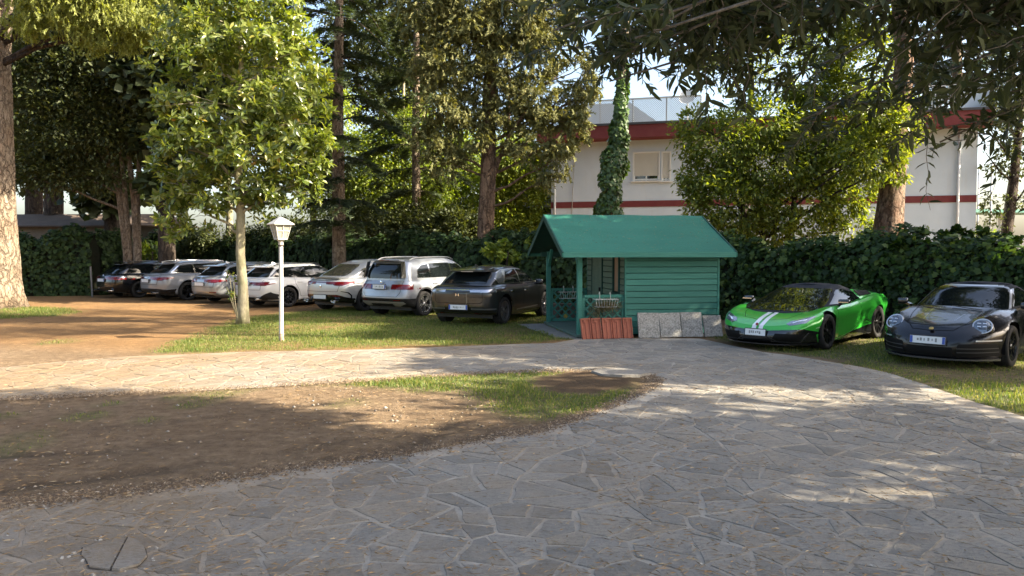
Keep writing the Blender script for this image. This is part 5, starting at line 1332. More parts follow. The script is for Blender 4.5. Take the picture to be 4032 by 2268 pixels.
leaf_parts(root, lp, rot, np.stack([sc, sc * .29, sc], 1), T_LANCE, olive_m, 300)

# ---- trees outside the picture at the right and behind: they shade the drive and show in the paintwork
def shade_tree(x, y, h, rad, label, n=3500, seedn=0, fm=None, low=.55):
    b = Vector((x, y, 0)); root = empty('shade_tree', b, 0, label, 'tree')
    make_trunk(root, [b, b + Vector((.1, .1, h * .35)), b + Vector((-.1, .2, h * .7)), b + Vector((0, 0, h * .95))], [.30, .25, .18, .06], bark_pine, 12, .06)
    rr = random.Random(seedn); cl = []
    for k in range(12):
        a = rr.uniform(0, 6.28); q = rr.uniform(.1, 1) ** .5 * rad; z = h * rr.uniform(low, 1.0)
        s = rad * rr.uniform(.25, .42); cl.append(((x + math.cos(a) * q, y + math.sin(a) * q, z), (s, s, s * .55)))
    limbs(root, [b + Vector((0, 0, h * .3)), b + Vector((0, 0, h * .9))], cl, .08, bark_pine)
    foliage(root, cl, n, T_LEAF, .26, fm or dark_m, sub=20, spread=.38, asp=.5)
SHADE = [(12.9, 1.9, 9.5, 2.6, 'stocky leafy tree outside the view between the olive tree and the verge'), (10.6, 3.3, 12.5, 2.8, 'tall leafy tree outside the view, standing on the verge by the end of the drive'), (9.5, .4, 11, 3.3, 'leafy tree outside the view close to the olive tree'), (13.9, 10.4, 9.0, 2.2, 'low leafy tree outside the view at the near end of the ivy fence'), (14.2, 15.6, 12, 3.0, 'leafy tree outside the view beyond the ivy fence behind the black sports car'), (15.8, 11.3, 10.5, 2.9, 'leafy tree outside the view beside the black sports car'), (20, 15.5, 14, 3.4, 'tallest leafy tree outside the view, well beyond the ivy fence')]
for k, (x, y, h, r_, lab) in enumerate(SHADE): shade_tree(x, y, h, r_, lab, 15000, k + 5)
for k, (x, y, h, r_, lab) in enumerate(((18.5, 11.2, 22.5, 3.0, 'very tall umbrella pine outside the view beyond the ivy fence'), (21.5, 14.0, 23, 3.0, 'tallest umbrella pine outside the view, far beyond the ivy fence'))): shade_tree(x, y, h, r_, lab, 2600, k + 70, None, .80)
shade_tree(15.4, 5.4, 9.5, 2.5, 'thin-crowned tree outside the view on the verge of the drive', 4200, 91)
for k, (x, y, h, r_, lab) in enumerate(((4, -16, 11, 4.5, 'tallest leafy tree behind the viewpoint'), (-15, -6, 9, 3.5, 'leafy tree behind the viewpoint towards the soil island'), (-15.5, 2.0, 8, 3.0, 'leafy tree outside the view at the near end of the soil island'), (-18, 7.5, 11, 3.8, 'leafy tree outside the view where the drive leaves the yard'), (-24, 15, 12, 4, 'leafy tree outside the view beside the big pale trunk'), (-7, -16, 13, 4.5, 'broad leafy tree far behind the viewpoint'))): shade_tree(x, y, h, r_, lab, 7000, k + 40)
# ================================================================ cars
def poly_ccw(p):
    a = sum(p[i][0] * p[(i + 1) % len(p)][1] - p[(i + 1) % len(p)][0] * p[i][1] for i in range(len(p)))
    return list(p) if a > 0 else list(reversed(p))
def rnd(poly, r, n=4):
    out = []
    for i, p in enumerate(poly):
        p = Vector(p); a = Vector(poly[i - 1]); b = Vector(poly[(i + 1) % len(poly)])
        ra = min(r, (a - p).length * .45); rb = min(r, (b - p).length * .45)
        A = p + (a - p).normalized() * ra; B = p + (b - p).normalized() * rb
        for k in range(n + 1):
            t = k / n; out.append(tuple(A * (1 - t) ** 2 + p * 2 * t * (1 - t) + B * t * t))
    return out
AX = {'y+': (0, 2, Vector((0, 1, 0))), 'y-': (0, 2, Vector((0, -1, 0))), 'x+': (1, 2, Vector((1, 0, 0))), 'x-': (1, 2, Vector((-1, 0, 0))), 'z+': (0, 1, Vector((0, 0, 1)))}
class Shell:
    def __init__(s, rows, xf, xr, hw, cf, cr, nf, nr, zlo, zhi, crown, taper=None, bulge=None, zadd=None, K=12, ns=44, na=22):
        V = []; idx = []
        hl = ns + 2 * na
        for q in rows:
            a = np.linspace(0, math.pi / 2, na); XF, XR, HW = float(xf(q)), float(xr(q)), float(hw(q))
            fx = XF - cf + cf * np.cos(a) ** (2 / nf); fy = HW * np.sin(a) ** (2 / nf)
            rx = (XR + cr - cr * np.cos(a) ** (2 / nr))[::-1]; ry = (HW * np.sin(a) ** (2 / nr))[::-1]
            sx = np.linspace(XF - cf, XR + cr, ns + 2)[1:-1]
            x = np.concatenate([fx, sx, rx]); y = np.concatenate([fy, np.full(ns, HW), ry])
            y[0] = 0; y[-1] = 0
            if taper is not None: y = y * taper(x)
            z = zlo(x) + (zhi(x) - zlo(x)) * q
            if bulge is not None: x, y, z = bulge(x, y, z, q)
            V.append(np.stack([x, y, z], 1))
        top = V[-1]
        for k in range(1, K + 1):
            f = 1 - k / K
            y = top[:, 1] * f
            z = top[:, 2] + crown(top[:, 0]) * (1 - f ** 2.2)
            if zadd is not None: z = z + zadd(top[:, 0], y) * min(1, k / 2)
            V.append(np.stack([top[:, 0], y, z], 1))
        V = np.array(V); nr_, nc = V.shape[:2]
        Fc = []
        for i in range(nr_ - 1):
            for j in range(nc - 1):
                a = i * nc + j; Fc.append((a, a + 1, a + nc + 1, a + nc))
        bm = bmesh.new()
        flat = V.reshape(-1, 3)
        for sgn in (1, -1):
            vs = [bm.verts.new((p[0], p[1] * sgn, p[2])) for p in flat]
            for f in Fc:
                q = [vs[i] for i in f]
                if sgn < 0: q.reverse()
                try: bm.faces.new(q)
                except ValueError: pass
        bmesh.ops.remove_doubles(bm, verts=list(bm.verts), dist=.0004)
        bmesh.ops.dissolve_degenerate(bm, edges=list(bm.edges), dist=.0003)
        bmesh.ops.recalc_face_normals(bm, faces=list(bm.faces))
        up = sum(f.normal.z * f.calc_area() for f in bm.faces)
        if up < 0: bmesh.ops.reverse_faces(bm, faces=list(bm.faces))
        s.bm = bm; s.cache()
    def cache(s):
        s.bm.normal_update(); s.bm.faces.ensure_lookup_table()
        s.lo = np.array([[min(v.co[i] for v in f.verts) for i in range(3)] for f in s.bm.faces])
        s.hi = np.array([[max(v.co[i] for v in f.verts) for i in range(3)] for f in s.bm.faces])
        s.n = np.array([f.normal[:] for f in s.bm.faces])
    def cut_circle(s, cx, cz, r, ymin, n=22):
        """open a wheel arch on both sides"""
        for sg in (1, -1):
            bm = s.bm
            for k in range(n):
                a = 2 * math.pi * (k + .5) / n; d = Vector((math.cos(a), 0, math.sin(a)))
                fs = [f for f in bm.faces if (lambda c: c.y * sg > ymin and abs(c.x - cx) < r + .15 and abs(c.z - cz) < r + .15)(f.calc_center_median())]
                geom = fs + list({e for f in fs for e in f.edges}) + list({v for f in fs for v in f.verts})
                bmesh.ops.bisect_plane(bm, geom=geom, plane_co=Vector((cx, 0, cz)) + d * r, plane_no=d, dist=1e-5)
            dead = [f for f in bm.faces if (lambda c: c.y * sg > ymin and math.hypot(c.x - cx, c.z - cz) < r)(f.calc_center_median())]
            bmesh.ops.delete(bm, geom=dead, context='FACES')
        s.cache()
    def patch(s, polys, ax, off, nmin=.05, lim=None, thick=0):
        """the piece of the surface inside convex 2-D outlines, lifted by off along its normals"""
        if not isinstance(polys[0][0], (tuple, list)): polys = [polys]
        i0, i1, d = AX[ax]
        out = bmesh.new()
        ok_n = s.n @ np.array(d) > nmin
        if lim is not None: ok_n &= lim(s.lo, s.hi)
        for poly in polys:
            p = poly_ccw(poly); P = np.array(p)
            lo, hi = P.min(0) - .002, P.max(0) + .002
            sel = np.nonzero(ok_n & (s.hi[:, i0] > lo[0]) & (s.lo[:, i0] < hi[0]) & (s.hi[:, i1] > lo[1]) & (s.lo[:, i1] < hi[1]))[0]
            bm = bmesh.new(); vm = {}
            for fi in sel:
                f = s.bm.faces[int(fi)]; vs = []
                for v in f.verts:
                    if v.index not in vm:
                        nv = bm.verts.new(v.co); nv.normal = v.normal; vm[v.index] = nv
                    vs.append(vm[v.index])
                try: bm.faces.new(vs)
                except ValueError: pass
            for k in range(len(p)):
                if not bm.faces: break
                a, b = p[k], p[(k + 1) % len(p)]
                e = (b[0] - a[0], b[1] - a[1]); L = math.hypot(*e)
                if L < 1e-6: continue
                no = [0, 0, 0]; no[i0] = e[1] / L; no[i1] = -e[0] / L
                co = [0, 0, 0]; co[i0] = a[0]; co[i1] = a[1]
                bmesh.ops.bisect_plane(bm, geom=list(bm.verts) + list(bm.edges) + list(bm.faces), plane_co=co, plane_no=no, clear_outer=True, dist=1e-5)
            bm.normal_update()
            vm = {}
            for f in bm.faces:
                vs = []
                for v in f.verts:
                    if v not in vm: vm[v] = out.verts.new(v.co + v.normal * off)
                    vs.append(vm[v])
                try: out.faces.new(vs)
                except ValueError: pass
            bm.free()
        if thick and out.faces:
            r = bmesh.ops.extrude_face_region(out, geom=list(out.faces))
            out.normal_update()
        return out
def bm_obj(bm, name, mat, parent, smooth=True, angle=40):
    if not len(bm.faces): bm.free(); return None
    bmesh.ops.remove_doubles(bm, verts=list(bm.verts), dist=1e-5)
    me = bpy.data.meshes.new(name); bm.to_mesh(me); bm.free()
    me.materials.append(mat)
    if smooth:
        me.polygons.foreach_set('use_smooth', np.ones(len(me.polygons), dtype=bool)); me.set_sharp_from_angle(angle=R(angle))
    return link(bpy.data.objects.new(name, me), parent)

def paint(name, col, metal=0.0, rough=.35):
    if name in MATS: return MATS[name]
    m, nt, p = new_mat(name)
    p.inputs['Roughness'].default_value = rough; p.inputs['Metallic'].default_value = metal
    p.inputs['Coat Weight'].default_value = 1.0; p.inputs['Coat Roughness'].default_value = .02
    n = noise_n(nt, 3.0, 5, .65)                                 # a thin film of dust and pollen
    r = ramp(nt, n, [(.45, (0, 0, 0)), (.85, (.22, .22, .22))])
    nt.links.new(mixc(nt, r.outputs[0], col, tuple(min(.5, c * .8 + .01) for c in col)), p.inputs['Base Color'])
    nt.links.new(math_n(nt, 'ADD', math_n(nt, 'MULTIPLY', r.outputs[0], .2), .015), p.inputs['Coat Roughness'])
    return m
glass = M('car_glass', (.006, .008, .008), .015, 0, .55, 0)
glass_clear = M('lamp_glass', (.45, .48, .5), .05, .3, .8, 1)
black_trim = M('black_trim', (.012, .012, .013), .42, 0, .4, 0, (20, .5, (.03, .03, .03)))
gloss_black = M('gloss_black', (.008, .008, .009), .12, 0, .5, 1)
seam_m = M('panel_gap', (.006, .006, .006), .8, 0, .1)
chrome = M('chrome', (.7, .7, .7), .12, 1)
alu_satin = M('satin_aluminium', (.55, .55, .55), .3, 1)
skid_m = M('skid_silver', (.42, .40, .37), .4, .5, .5, 0, (8, .4, (.3, .28, .25)))
red_lens = M('red_lens', (.15, .003, .007), .08, 0, .5, .6, (9, .7, (.06, .001, .003)))
red_dark = M('dark_red_lens', (.10, .004, .008), .08, 0, .7, 1)
tyre_m = M('tyre_rubber', (.018, .018, .018), .85, 0, .25, 0, (14, .6, (.05, .045, .04)), (60, .3, .004))
rim_dark = M('rim_black', (.012, .012, .012), .3, .4, .5, .3)
rim_silver = M('rim_machined', (.5, .5, .5), .25, .9)
plate_m = M('plate_white', (.72, .73, .72), .4, 0, .4, 0, (30, .25, (.5, .5, .5)))
plate_blue = M('plate_blue', (.02, .07, .35), .4)
plate_mark = M('plate_marks', (.22, .23, .22), .6)
soft_top_m = M('soft_top_fabric', (.018, .020, .026), .85, 0, .2, 0, (40, .5, (.035, .037, .042)), (300, .25, .002))
brake_m = M('brake_disc', (.16, .15, .14), .4, .9)

WHEELS = {}
def wheel_parts(key, rad, wid, style):
    """meshes of one wheel: axis along y, outside at -y"""
    if key in WHEELS: return WHEELS[key]
    rr = rad * .70
    t = MB(); h = wid / 2
    t.lathe([(rr * .96, -h * .8), (rr * 1.02, -h * .93), (rad * .86, -h * 1.03), (rad * .95, -h * .97), (rad * .985, -h * .82), (rad, -h * .55), (rad * .992, -h * .53), (rad * .992, -h * .47), (rad, -h * .45), (rad, -h * .06), (rad * .99, -h * .04), (rad * .99, h * .04), (rad, h * .06), (rad, h * .5), (rad * .975, h * .86), (rad * .86, h * 1.03), (rr, h * .9)], 40, 'y')
    b = MB(); b.lathe([(rr * .98, -h * .86), (rr * .93, -h * .8), (rr * .90, -h * .2), (rr * .90, h * .8), (.01, h * .8)], 32, 'y')
    b.lathe([(.01, -h * .02), (rr * .74, -h * .02), (rr * .74, h * .2)], 28, 'y')
    rim = MB(); n = 5
    rim.lathe([(rr * 1.0, -h * .80), (rr * 1.0, -h * .93), (rr * .93, -h * .90), (rr * .91, -h * .6)], 40, 'y')
    rim.lathe([(.005, -h * .80), (rr * .13, -h * .82), (rr * .2, -h * .7), (rr * .2, -h * .2)], 16, 'y')
    def spoke(a0, a1, r0, r1, w0, w1):
        p0 = Vector((math.cos(a0) * r0, -h * .72, math.sin(a0) * r0)); p1 = Vector((math.cos(a1) * r1, -h * .84, math.sin(a1) * r1))
        d = (p1 - p0).normalized(); sd = d.cross(Vector((0, 1, 0))).normalized()
        dep = Vector((0, h * .35, 0))
        rim.add([p0 - sd * w0, p0 + sd * w0, p1 + sd * w1, p1 - sd * w1, p0 - sd * w0 * 1.3 + dep, p0 + sd * w0 * 1.3 + dep, p1 + sd * w1 * 1.2 + dep, p1 - sd * w1 * 1.2 + dep],
                [(0, 1, 2, 3), (4, 7, 6, 5), (0, 4, 5, 1), (1, 5, 6, 2), (2, 6, 7, 3), (3, 7, 4, 0)])
    for k in range(n):
        a = 2 * math.pi * k / n + .3
        if style == 'double':
            for dlt in (-1, 1): spoke(a + dlt * .13, a + dlt * .17, rr * .12, rr * .95, .013, .019)
        elif style == 'vee':
            for dlt in (-1, 1): spoke(a, a + dlt * .30, rr * .12, rr * .95, .016, .014)
        elif style == 'mesh':
            for dlt in (-1, 1):
                spoke(a + dlt * .1, a + dlt * .1, rr * .12, rr * .55, .012, .012)
                spoke(a + dlt * .1, a + dlt * .42, rr * .5, rr * .95, .012, .012); spoke(a + dlt * .1, a - dlt * .05, rr * .5, rr * .95, .010, .010)
        else:
            spoke(a, a + .05, rr * .12, rr * .95, .03, .045)
    WHEELS[key] = (t, b, rim)
    return WHEELS[key]
WM = {}
def add_wheel(car, x, y, rad, wid, style, rim_mat, key):
    k2 = (key, rim_mat.name)
    if k2 not in WM:
        t, b, rim = wheel_parts(key, rad, wid, style)
        bo = b.build('wheel', brake_m if style != 'solid' else rim_dark, car, True, autosmooth=35)
        to = t.build('tyre', tyre_m, bo, True, autosmooth=50)
        ro = rim.build('rim', rim_mat, bo, True, autosmooth=30)
        WM[k2] = (bo, to, ro)
    else:
        src = WM[k2]; bo = copy_part(src[0], car)
        for c in src[1:]: copy_part(c, bo)
    bo.location = (x, y, rad)
    bo.rotation_euler = (0, random.uniform(0, 6), math.pi if y > 0 else 0)
    return bo

class Car:
    def __init__(s, name, label, loc, heading, P, body_mat, roof_mat=None, group=None):
        """heading: direction of travel in radians from +X; local x is forward"""
        s.root = empty(name, loc, heading, label, 'car', group); s.P = P; s.mat = body_mat
        wb, W2 = P['wb'], P['w'] / 2; s.W2 = W2
        fa, ra = wb / 2, -wb / 2; R0 = P['tyre']; ar = R0 + P.get('arch_gap', .055)
        zt, zb = pchip(P['belt']), pchip(P['sill'])
        hwf = pchip(P['hw']); xf, xr = pchip(P['xf']), pchip(P['xr'])
        flare = P.get('flare', .02)
        def bulge(x, y, z, q):
            g = np.zeros_like(x)
            for cx in (fa, ra):
                r = np.hypot(x - cx, (z - R0) * (1.0))
                g += np.exp(-((r - ar * 1.02) / .11) ** 2)
            y2 = y + flare * g * (np.abs(y) > W2 * .6) * np.minimum(1, (1.02 - q) * 6)
            return x, y2, z
        zadd = P.get('zadd')
        rows = np.concatenate([np.linspace(0, .88, 22), [.91, .94, .965, .985, 1.0]])
        s.low = Shell(rows, xf, xr, lambda q: W2 * hwf(q), P.get('cf', .85), P.get('cr', .6), P.get('nf', 2.7), P.get('nr', 3.2), zb, zt, pchip(P['crown']), None, bulge, zadd, K=P.get('K', 14))
        for cx in (fa, ra): s.low.cut_circle(cx, R0 + P.get('arch_up', .02), ar, W2 * .45)
        gw = pchip(P['gw']); gxf, gxr = pchip(P['gxf']), pchip(P['gxr']); zr = pchip(P['roof'])
        tp = pchip(P['gtaper']) if 'gtaper' in P else None
        rows = np.concatenate([np.linspace(0, .84, 14), [.89, .93, .96, .98, .993, 1.0]])
        s.up = Shell(rows, gxf, gxr, gw, P.get('gcf', .42), P.get('gcr', .4), P.get('gnf', 2.5), P.get('gnr', 2.9), lambda x: zt(x) - .03, zr, pchip(P['rcrown']), tp, None, None, K=12)
        bm_obj(s.low.bm.copy(), 'body', body_mat, s.root)
        bm_obj(s.up.bm.copy(), P.get('top_name', 'roof'), roof_mat or body_mat, s.root)
        # floor pan and wheel wells close the car from below
        fl = MB(); fl.box((0, 0, .235), (wb + .95, W2 * 1.72, .09)); fl.box((0, 0, .34), (wb - 2 * ar - .02, W2 * 1.86, .2))
        fl.build('underbody', black_trim, s.root)
        for cx in (fa, ra):
            for sg in (1, -1):
                wl_ = MB()
                n = 20; yo = sg * (W2 * .985); yi = sg * (W2 - .42)
                vs = []; fs = []
                for k in range(n + 1):
                    a = -.35 + (math.pi + .7) * k / n
                    for yy in (yo, yi): vs.append((cx + math.cos(a) * ar * .995, yy, R0 + .02 + math.sin(a) * ar * .995))
                for k in range(n): fs.append((2 * k, 2 * k + 1, 2 * k + 3, 2 * k + 2))
                fs.append(tuple(2 * k + 1 for k in range(n + 1)))
                wl_.add(vs, fs)
                wl_.build('wheel_arch_liner', M('liner_black', (.006, .006, .006), .9, 0, .1), s.root)
        tw = P.get('tyre_w', .235)
        for cx, rad, w_ in ((fa, R0, tw), (ra, P.get('tyre_r', R0), P.get('tyre_rw', tw))):
            for sg in (1, -1):
                add_wheel(s.root, cx, sg * (W2 + flare * .4 - w_ / 2 - P.get('inset', .02)), rad, w_, P['spoke'], P['rim'], (P['spoke'], rad, w_))
    def pt(s, name, polys, ax, mat, off=.004, up=False, parent=None, lim=None, nmin=.05, angle=40):
        if mat is glass: angle = 179
        return bm_obj((s.up if up else s.low).patch(polys, ax, off, nmin, lim), name, mat, parent or s.root, True, angle)
    def both(s, name, polys, mat, off=.004, up=False, **k):
        if up: k.setdefault('nmin', .5)
        return [s.pt(name, polys, a, mat, off, up, **k) for a in ('y+', 'y-')]
    def line(s, name, pts, wd, ax, mat=None, off=.0015, up=False, parent=None, closed=False):
        """thin strip following a polyline on the surface"""
        qs = []
        seq = list(pts) + ([pts[0]] if closed else [])
        for a, b in zip(seq[:-1], seq[1:]):
            a, b = Vector(a), Vector(b); d = (b - a).normalized(); n = Vector((-d.y, d.x)) * wd / 2; e = d * wd * .4
            qs.append([tuple(a - e + n), tuple(a - e - n), tuple(b + e - n), tuple(b + e + n)])
        return s.pt(name, qs, ax, mat or seam_m, off, up, parent, None, .45 if up and ax[0] == 'y' else .15)
    def door(s, poly, handle=None, mat=None, hmat=None):
        for ax, sg in (('y+', 1), ('y-', -1)):
            big = [(Vector(p) - Vector((sum(q[0] for q in poly) / len(poly), sum(q[1] for q in poly) / len(poly)))) for p in poly]
            s.line('panel_gap', poly, .011, ax, seam_m, .0012, closed=True)
            d = s.pt('door', poly, ax, mat or s.mat, .0025)
            if d is None or handle is None: continue
            hx, hz = handle; y = sg * (s.W2 * s.P.get('handle_y', .985))
            h = MB(); h.box((hx, y, hz), (.20, .035, .032))
            ho = h.build('handle', hmat or s.mat, d, True, .009)
    def plate(s, x, z, face, y=0, w=.52, h=.115, bands='both', tilt=0, marks=True):
        """number plate; the photograph blurs its characters, only soft grey marks show"""
        sg = 1 if face == 'x+' else -1
        e = empty('number_plate_mount', (0, 0, 0)); bpy.data.objects.remove(e)
        fr = MB().box((0, 0, 0), (.014, w + .03, h + .03)).build('number_plate', black_trim, s.root, False, .003)
        fr.location = (x, y, z); fr.rotation_euler = (0, tilt, 0)
        MB().box((sg * .009, 0, 0), (.006, w, h)).build('plate_face', plate_m, fr)
        if bands:
            for q in ((-1, 1) if bands == 'both' else (1,)):
                MB().box((sg * .0125, q * (w / 2 - .022) * (sg), 0), (.003, .04, h * .94)).build('blue_band', plate_blue, fr)
        if marks:
            for k in range(6):
                MB().box((sg * .0126, -w * .28 + k * w * .105 + random.uniform(-.01, .01), random.uniform(-.008, .008)), (.002, random.uniform(.012, .035), random.uniform(.03, .06))).build('blurred_mark', plate_mark, fr)
        return fr
    def mirror(s, x, y, z, mat, size=(.13, .22, .15)):
        for sg in (1, -1):
            m = MB(); m.box((x, sg * (y + size[1] / 2), z), size)
            a = m.build('mirror', mat, s.root, True, .045)
            st = MB(); st.bar((x, sg * (y - .06), z - size[2] * .35), (x, sg * (y + .06), z - size[2] * .25), .07, .035); st.build('mirror_stalk', black_trim, a)
    def disc(s, name, c, r, normal, mat, depth=.012, parent=None, n=20):
        m = MB(); m.lathe([(.001, depth), (r * .75, depth * .95), (r, depth * .3), (r, -depth * 2)], n)
        o = m.build(name, mat, parent or s.root, True, autosmooth=50)
        o.location = c; o.rotation_euler = Vector(normal).to_track_quat('Z', 'Y').to_euler(); return o
    def exhaust(s, pts, w, h, mat=None):
        for x, y, z in pts:
            m = MB(); n = 16; vs = []; fs = []
            for rr, xo in ((1, -.05), (1, 0), (.8, 0), (.8, .12)):
                for k in range(n):
                    a = 2 * math.pi * k / n
                    c, q = math.cos(a), math.sin(a)
                    vs.append((x + xo, y + w / 2 * rr * math.copysign(abs(c) ** .6, c), z + h / 2 * rr * math.copysign(abs(q) ** .6, q)))
            for i in range(3):
                for k in range(n): fs.append((i * n + k, i * n + (k + 1) % n, (i + 1) * n + (k + 1) % n, (i + 1) * n + k))
            fs.append(tuple(3 * n + k for k in range(n)))
            m.add(vs, fs); m.build('exhaust_tip', mat or chrome, s.root, True, autosmooth=40)
    def fin(s, x, z, mat):
        m = MB(); m.add([(x - .09, -.02, z), (x - .09, .02, z), (x + .1, .012, z), (x + .1, -.012, z), (x - .08, -.006, z + .065), (x - .08, .006, z + .065), (x - .02, 0, z + .05)],
              [(0, 1, 5, 4), (1, 2, 6, 5), (2, 3, 6), (3, 0, 4, 6), (4, 5, 6), (0, 3, 2, 1)])
        m.build('antenna_fin', mat, s.root, True, autosmooth=60)
    def rails(s, x0, x1, y, zf, mat, rise=.05):
        for sg in (1, -1):
            n = 14; pts = []
            for k in range(n + 1):
                t = k / n; x = x0 + (x1 - x0) * t
                e = min(t, 1 - t) / .12; lift = rise * min(1, e) ** .6
                pts.append((x, sg * y, float(zf(x)) + lift - .01))
            m = MB(); m.tube(pts, .018, 8)
            m.build('roof_rail', mat, s.root, True, autosmooth=60)
# ---------------------------------------------------------------- the parked cars
def car_at(rear_right_px, heading_deg, wb, w, flip=False, z=0.0):
    """place a car from the photograph position of the ground contact of its rear right wheel;
    heading clockwise from +Y. Returns (location of the middle between the axles, rotation)"""
    p = G(*rear_right_px)
    h = Vector((math.sin(R(heading_deg)), math.cos(R(heading_deg)), 0)); rt = Vector((h.y, -h.x, 0))
    c = p - rt * (w / 2 - .12) + h * (wb / 2)
    return (c.x, c.y, z), math.atan2(h.y, h.x)
HW_STD = [(0, .90), (.06, .945), (.25, .972), (.5, 1.0), (.72, .992), (.86, .965), (.94, .935), (1, .885)]
def estate_parts(c, wins, tail_z=None):
    pass

def make_glb():
    P = dict(wb=2.829, w=1.834, tyre=.36, tyre_w=.235, spoke='double', rim=rim_silver, flare=.018,
        belt=[(-2.35, 1.02), (-1.6, 1.06), (0, 1.03), (1.0, 1.04), (1.9, .97), (2.2, .88), (2.32, .80)],
        sill=[(-2.35, .36), (-2.0, .30), (-1.3, .24), (1.3, .24), (2.0, .27), (2.35, .32)], hw=HW_STD,
        xf=[(0, 2.16), (.2, 2.26), (.5, 2.31), (.8, 2.25), (1, 2.12)], xr=[(0, -2.16), (.12, -2.27), (.28, -2.33), (.45, -2.31), (.75, -2.26), (1, -2.18)],
        cf=.8, cr=.42, nr=3.4, crown=[(-2.3, .0), (-1.5, .02), (1, .05), (1.9, .05), (2.3, .0)],
        gw=[(0, .835), (.4, .79), (.8, .715), (.92, .67), (1, .60)], gxf=[(0, 1.22), (.5, .86), (.85, .55), (1, .30)], gxr=[(0, -2.16), (.4, -2.13), (.8, -2.03), (.93, -1.98), (1, -1.88)],
        roof=[(-2.1, 1.585), (-1.4, 1.625), (-.3, 1.645), (.5, 1.60), (1.2, 1.5)], rcrown=[(-2.1, .03), (-1, .045), (.3, .045)], gcf=.4, gcr=.3, gnr=3.4)
    loc, rz = car_at((1664, 1245), 33, P['wb'], P['w'])
    pm = paint('paint_silver', (.31, .325, .35), .5, .32)
    c = Car('silver_suv', 'boxy silver seven-seat suv with roof rails, parked beside the dark grey crossover', loc, rz, P, pm, None, 'cars parked along the hedge')
    # glass
    c.pt('rear_window', rnd([(-.66, 1.085), (.66, 1.085), (.585, 1.50), (-.585, 1.50)], .07), 'x-', glass, .006, True)
    chr_ = [(-1.70, 1.10), (-1.62, 1.36), (-1.45, 1.475), (-.9, 1.515), (-.1, 1.525), (.30, 1.49), (.88, 1.10)]
    c.both('window_surround', [rnd(chr_, .06)], chrome, .0045, True)
    for poly in ([(-1.66, 1.125), (-1.60, 1.34), (-1.43, 1.452), (-1.12, 1.485), (-1.10, 1.12)], [(-1.05, 1.12), (-1.07, 1.49), (-.13, 1.505), (-.10, 1.12)], [(-.03, 1.12), (-.06, 1.505), (.27, 1.468), (.80, 1.12)]):
        c.both('window', [rnd(poly, .03)], glass, .007, True)
    c.pt('windscreen', rnd([(-.70, 1.08), (.70, 1.08), (.58, 1.52), (-.58, 1.52)], .06), 'x+', glass, .005, True)
    sp = MB(); sp.box((-2.03, 0, 1.60), (.22, 1.14, .03)); sp.build('spoiler', pm, c.root, True, .012)
    MB().box((-2.145, 0, 1.603), (.012, .40, .014)).build('brake_light', red_lens, c.root)
    for sg in (1, -1): MB().add([(-2.0, sg * .655, 1.57), (-2.14, sg * .64, 1.55), (-2.22, sg * .72, 1.10), (-2.05, sg * .745, 1.12), (-2.0, sg * .64, 1.57), (-2.13, sg * .62, 1.55), (-2.2, sg * .70, 1.10), (-2.05, sg * .72, 1.12)], [(0, 1, 2, 3), (4, 7, 6, 5), (0, 4, 5, 1), (1, 5, 6, 2), (2, 6, 7, 3), (3, 7, 4, 0)]).build('pillar_blade', gloss_black, c.root)
    # tail
    c.line('panel_gap', [(-.70, 1.04), (-.68, .70), (-.58, .585), (.58, .585), (.68, .70), (.70, 1.04)], .011, 'x-')
    for sg in (1, -1):
        c.pt('tail_light', rnd([(sg * .36, .80), (sg * .38, .93), (sg * .93, .925), (sg * .93, .785)], .03), 'x-', red_lens, .006)
        c.pt('tail_light', rnd([(-2.36, .785), (-2.36, .925), (-2.05, .92), (-1.98, .87), (-2.06, .79)], .02), 'y+' if sg > 0 else 'y-', red_lens, .008)
    c.pt('bumper', [[(-1, .2), (1, .2), (1, .535), (-1, .535)]], 'x-', black_trim, .003)
    c.both('side_cladding', [[(-2.4, .2), (-1.9, .2), (-1.72, .30), (-1.80, .5), (-2.4, .545)], [(-1.07, .2), (1.07, .2), (1.07, .40), (-1.07, .40)]], black_trim, .0035)
    c.both('arch_trim', [arch_seg for arch_seg in ring_polys(-P['wb'] / 2, .38, .415, .462) + ring_polys(P['wb'] / 2, .38, .415, .462)], black_trim, .006)
    sk = [[(-.76, .455), (-.80, .40), (-.55, .30), (-.43, .30), (-.40, .40), (-.47, .46)], [(.76, .455), (.80, .40), (.55, .30), (.43, .30), (.40, .40), (.47, .46)], [(-.48, .395), (.48, .395), (.46, .458), (-.46, .458)]]
    c.pt('skid_plate', sk, 'x-', skid_m, .012)
    for sg in (1, -1): c.pt('reflector', rnd([(sg * .48, .475), (sg * .48, .50), (sg * .70, .505), (sg * .70, .48)], .01), 'x-', red_lens, .008)
    c.plate(-2.335, .86, 'x-', .03, tilt=.06)
    c.disc('emblem', (-2.262, 0, 1.0), .042, (-1, 0, .15), chrome, .006)
    c.door([(-.08, 1.02), (-.08, .45), (-.95, .45), (-1.02, .62), (-1.18, .85), (-1.16, 1.035)], (-.95, .93)); c.door([(-.05, 1.02), (-.05, .45), (.95, .45), (1.05, .80), (1.0, 1.02)], (.10, .93))
    c.rails(-1.75, .25, .60, lambda x: 1.60 + .045 * (1 - ((x + .6) / 1.4) ** 2), alu_satin, .055)
    c.mirror(.72, .86, 1.05, pm)
    for sg in (1, -1): c.pt('headlight', rnd([(sg * .50, .68), (sg * .48, .80), (sg * .86, .82), (sg * .88, .68)], .03), 'x+', glass_clear, .005)
    c.pt('grille', rnd([(-.42, .50), (.42, .50), (.45, .82), (-.45, .82)], .05), 'x+', gloss_black, .005)
    return c
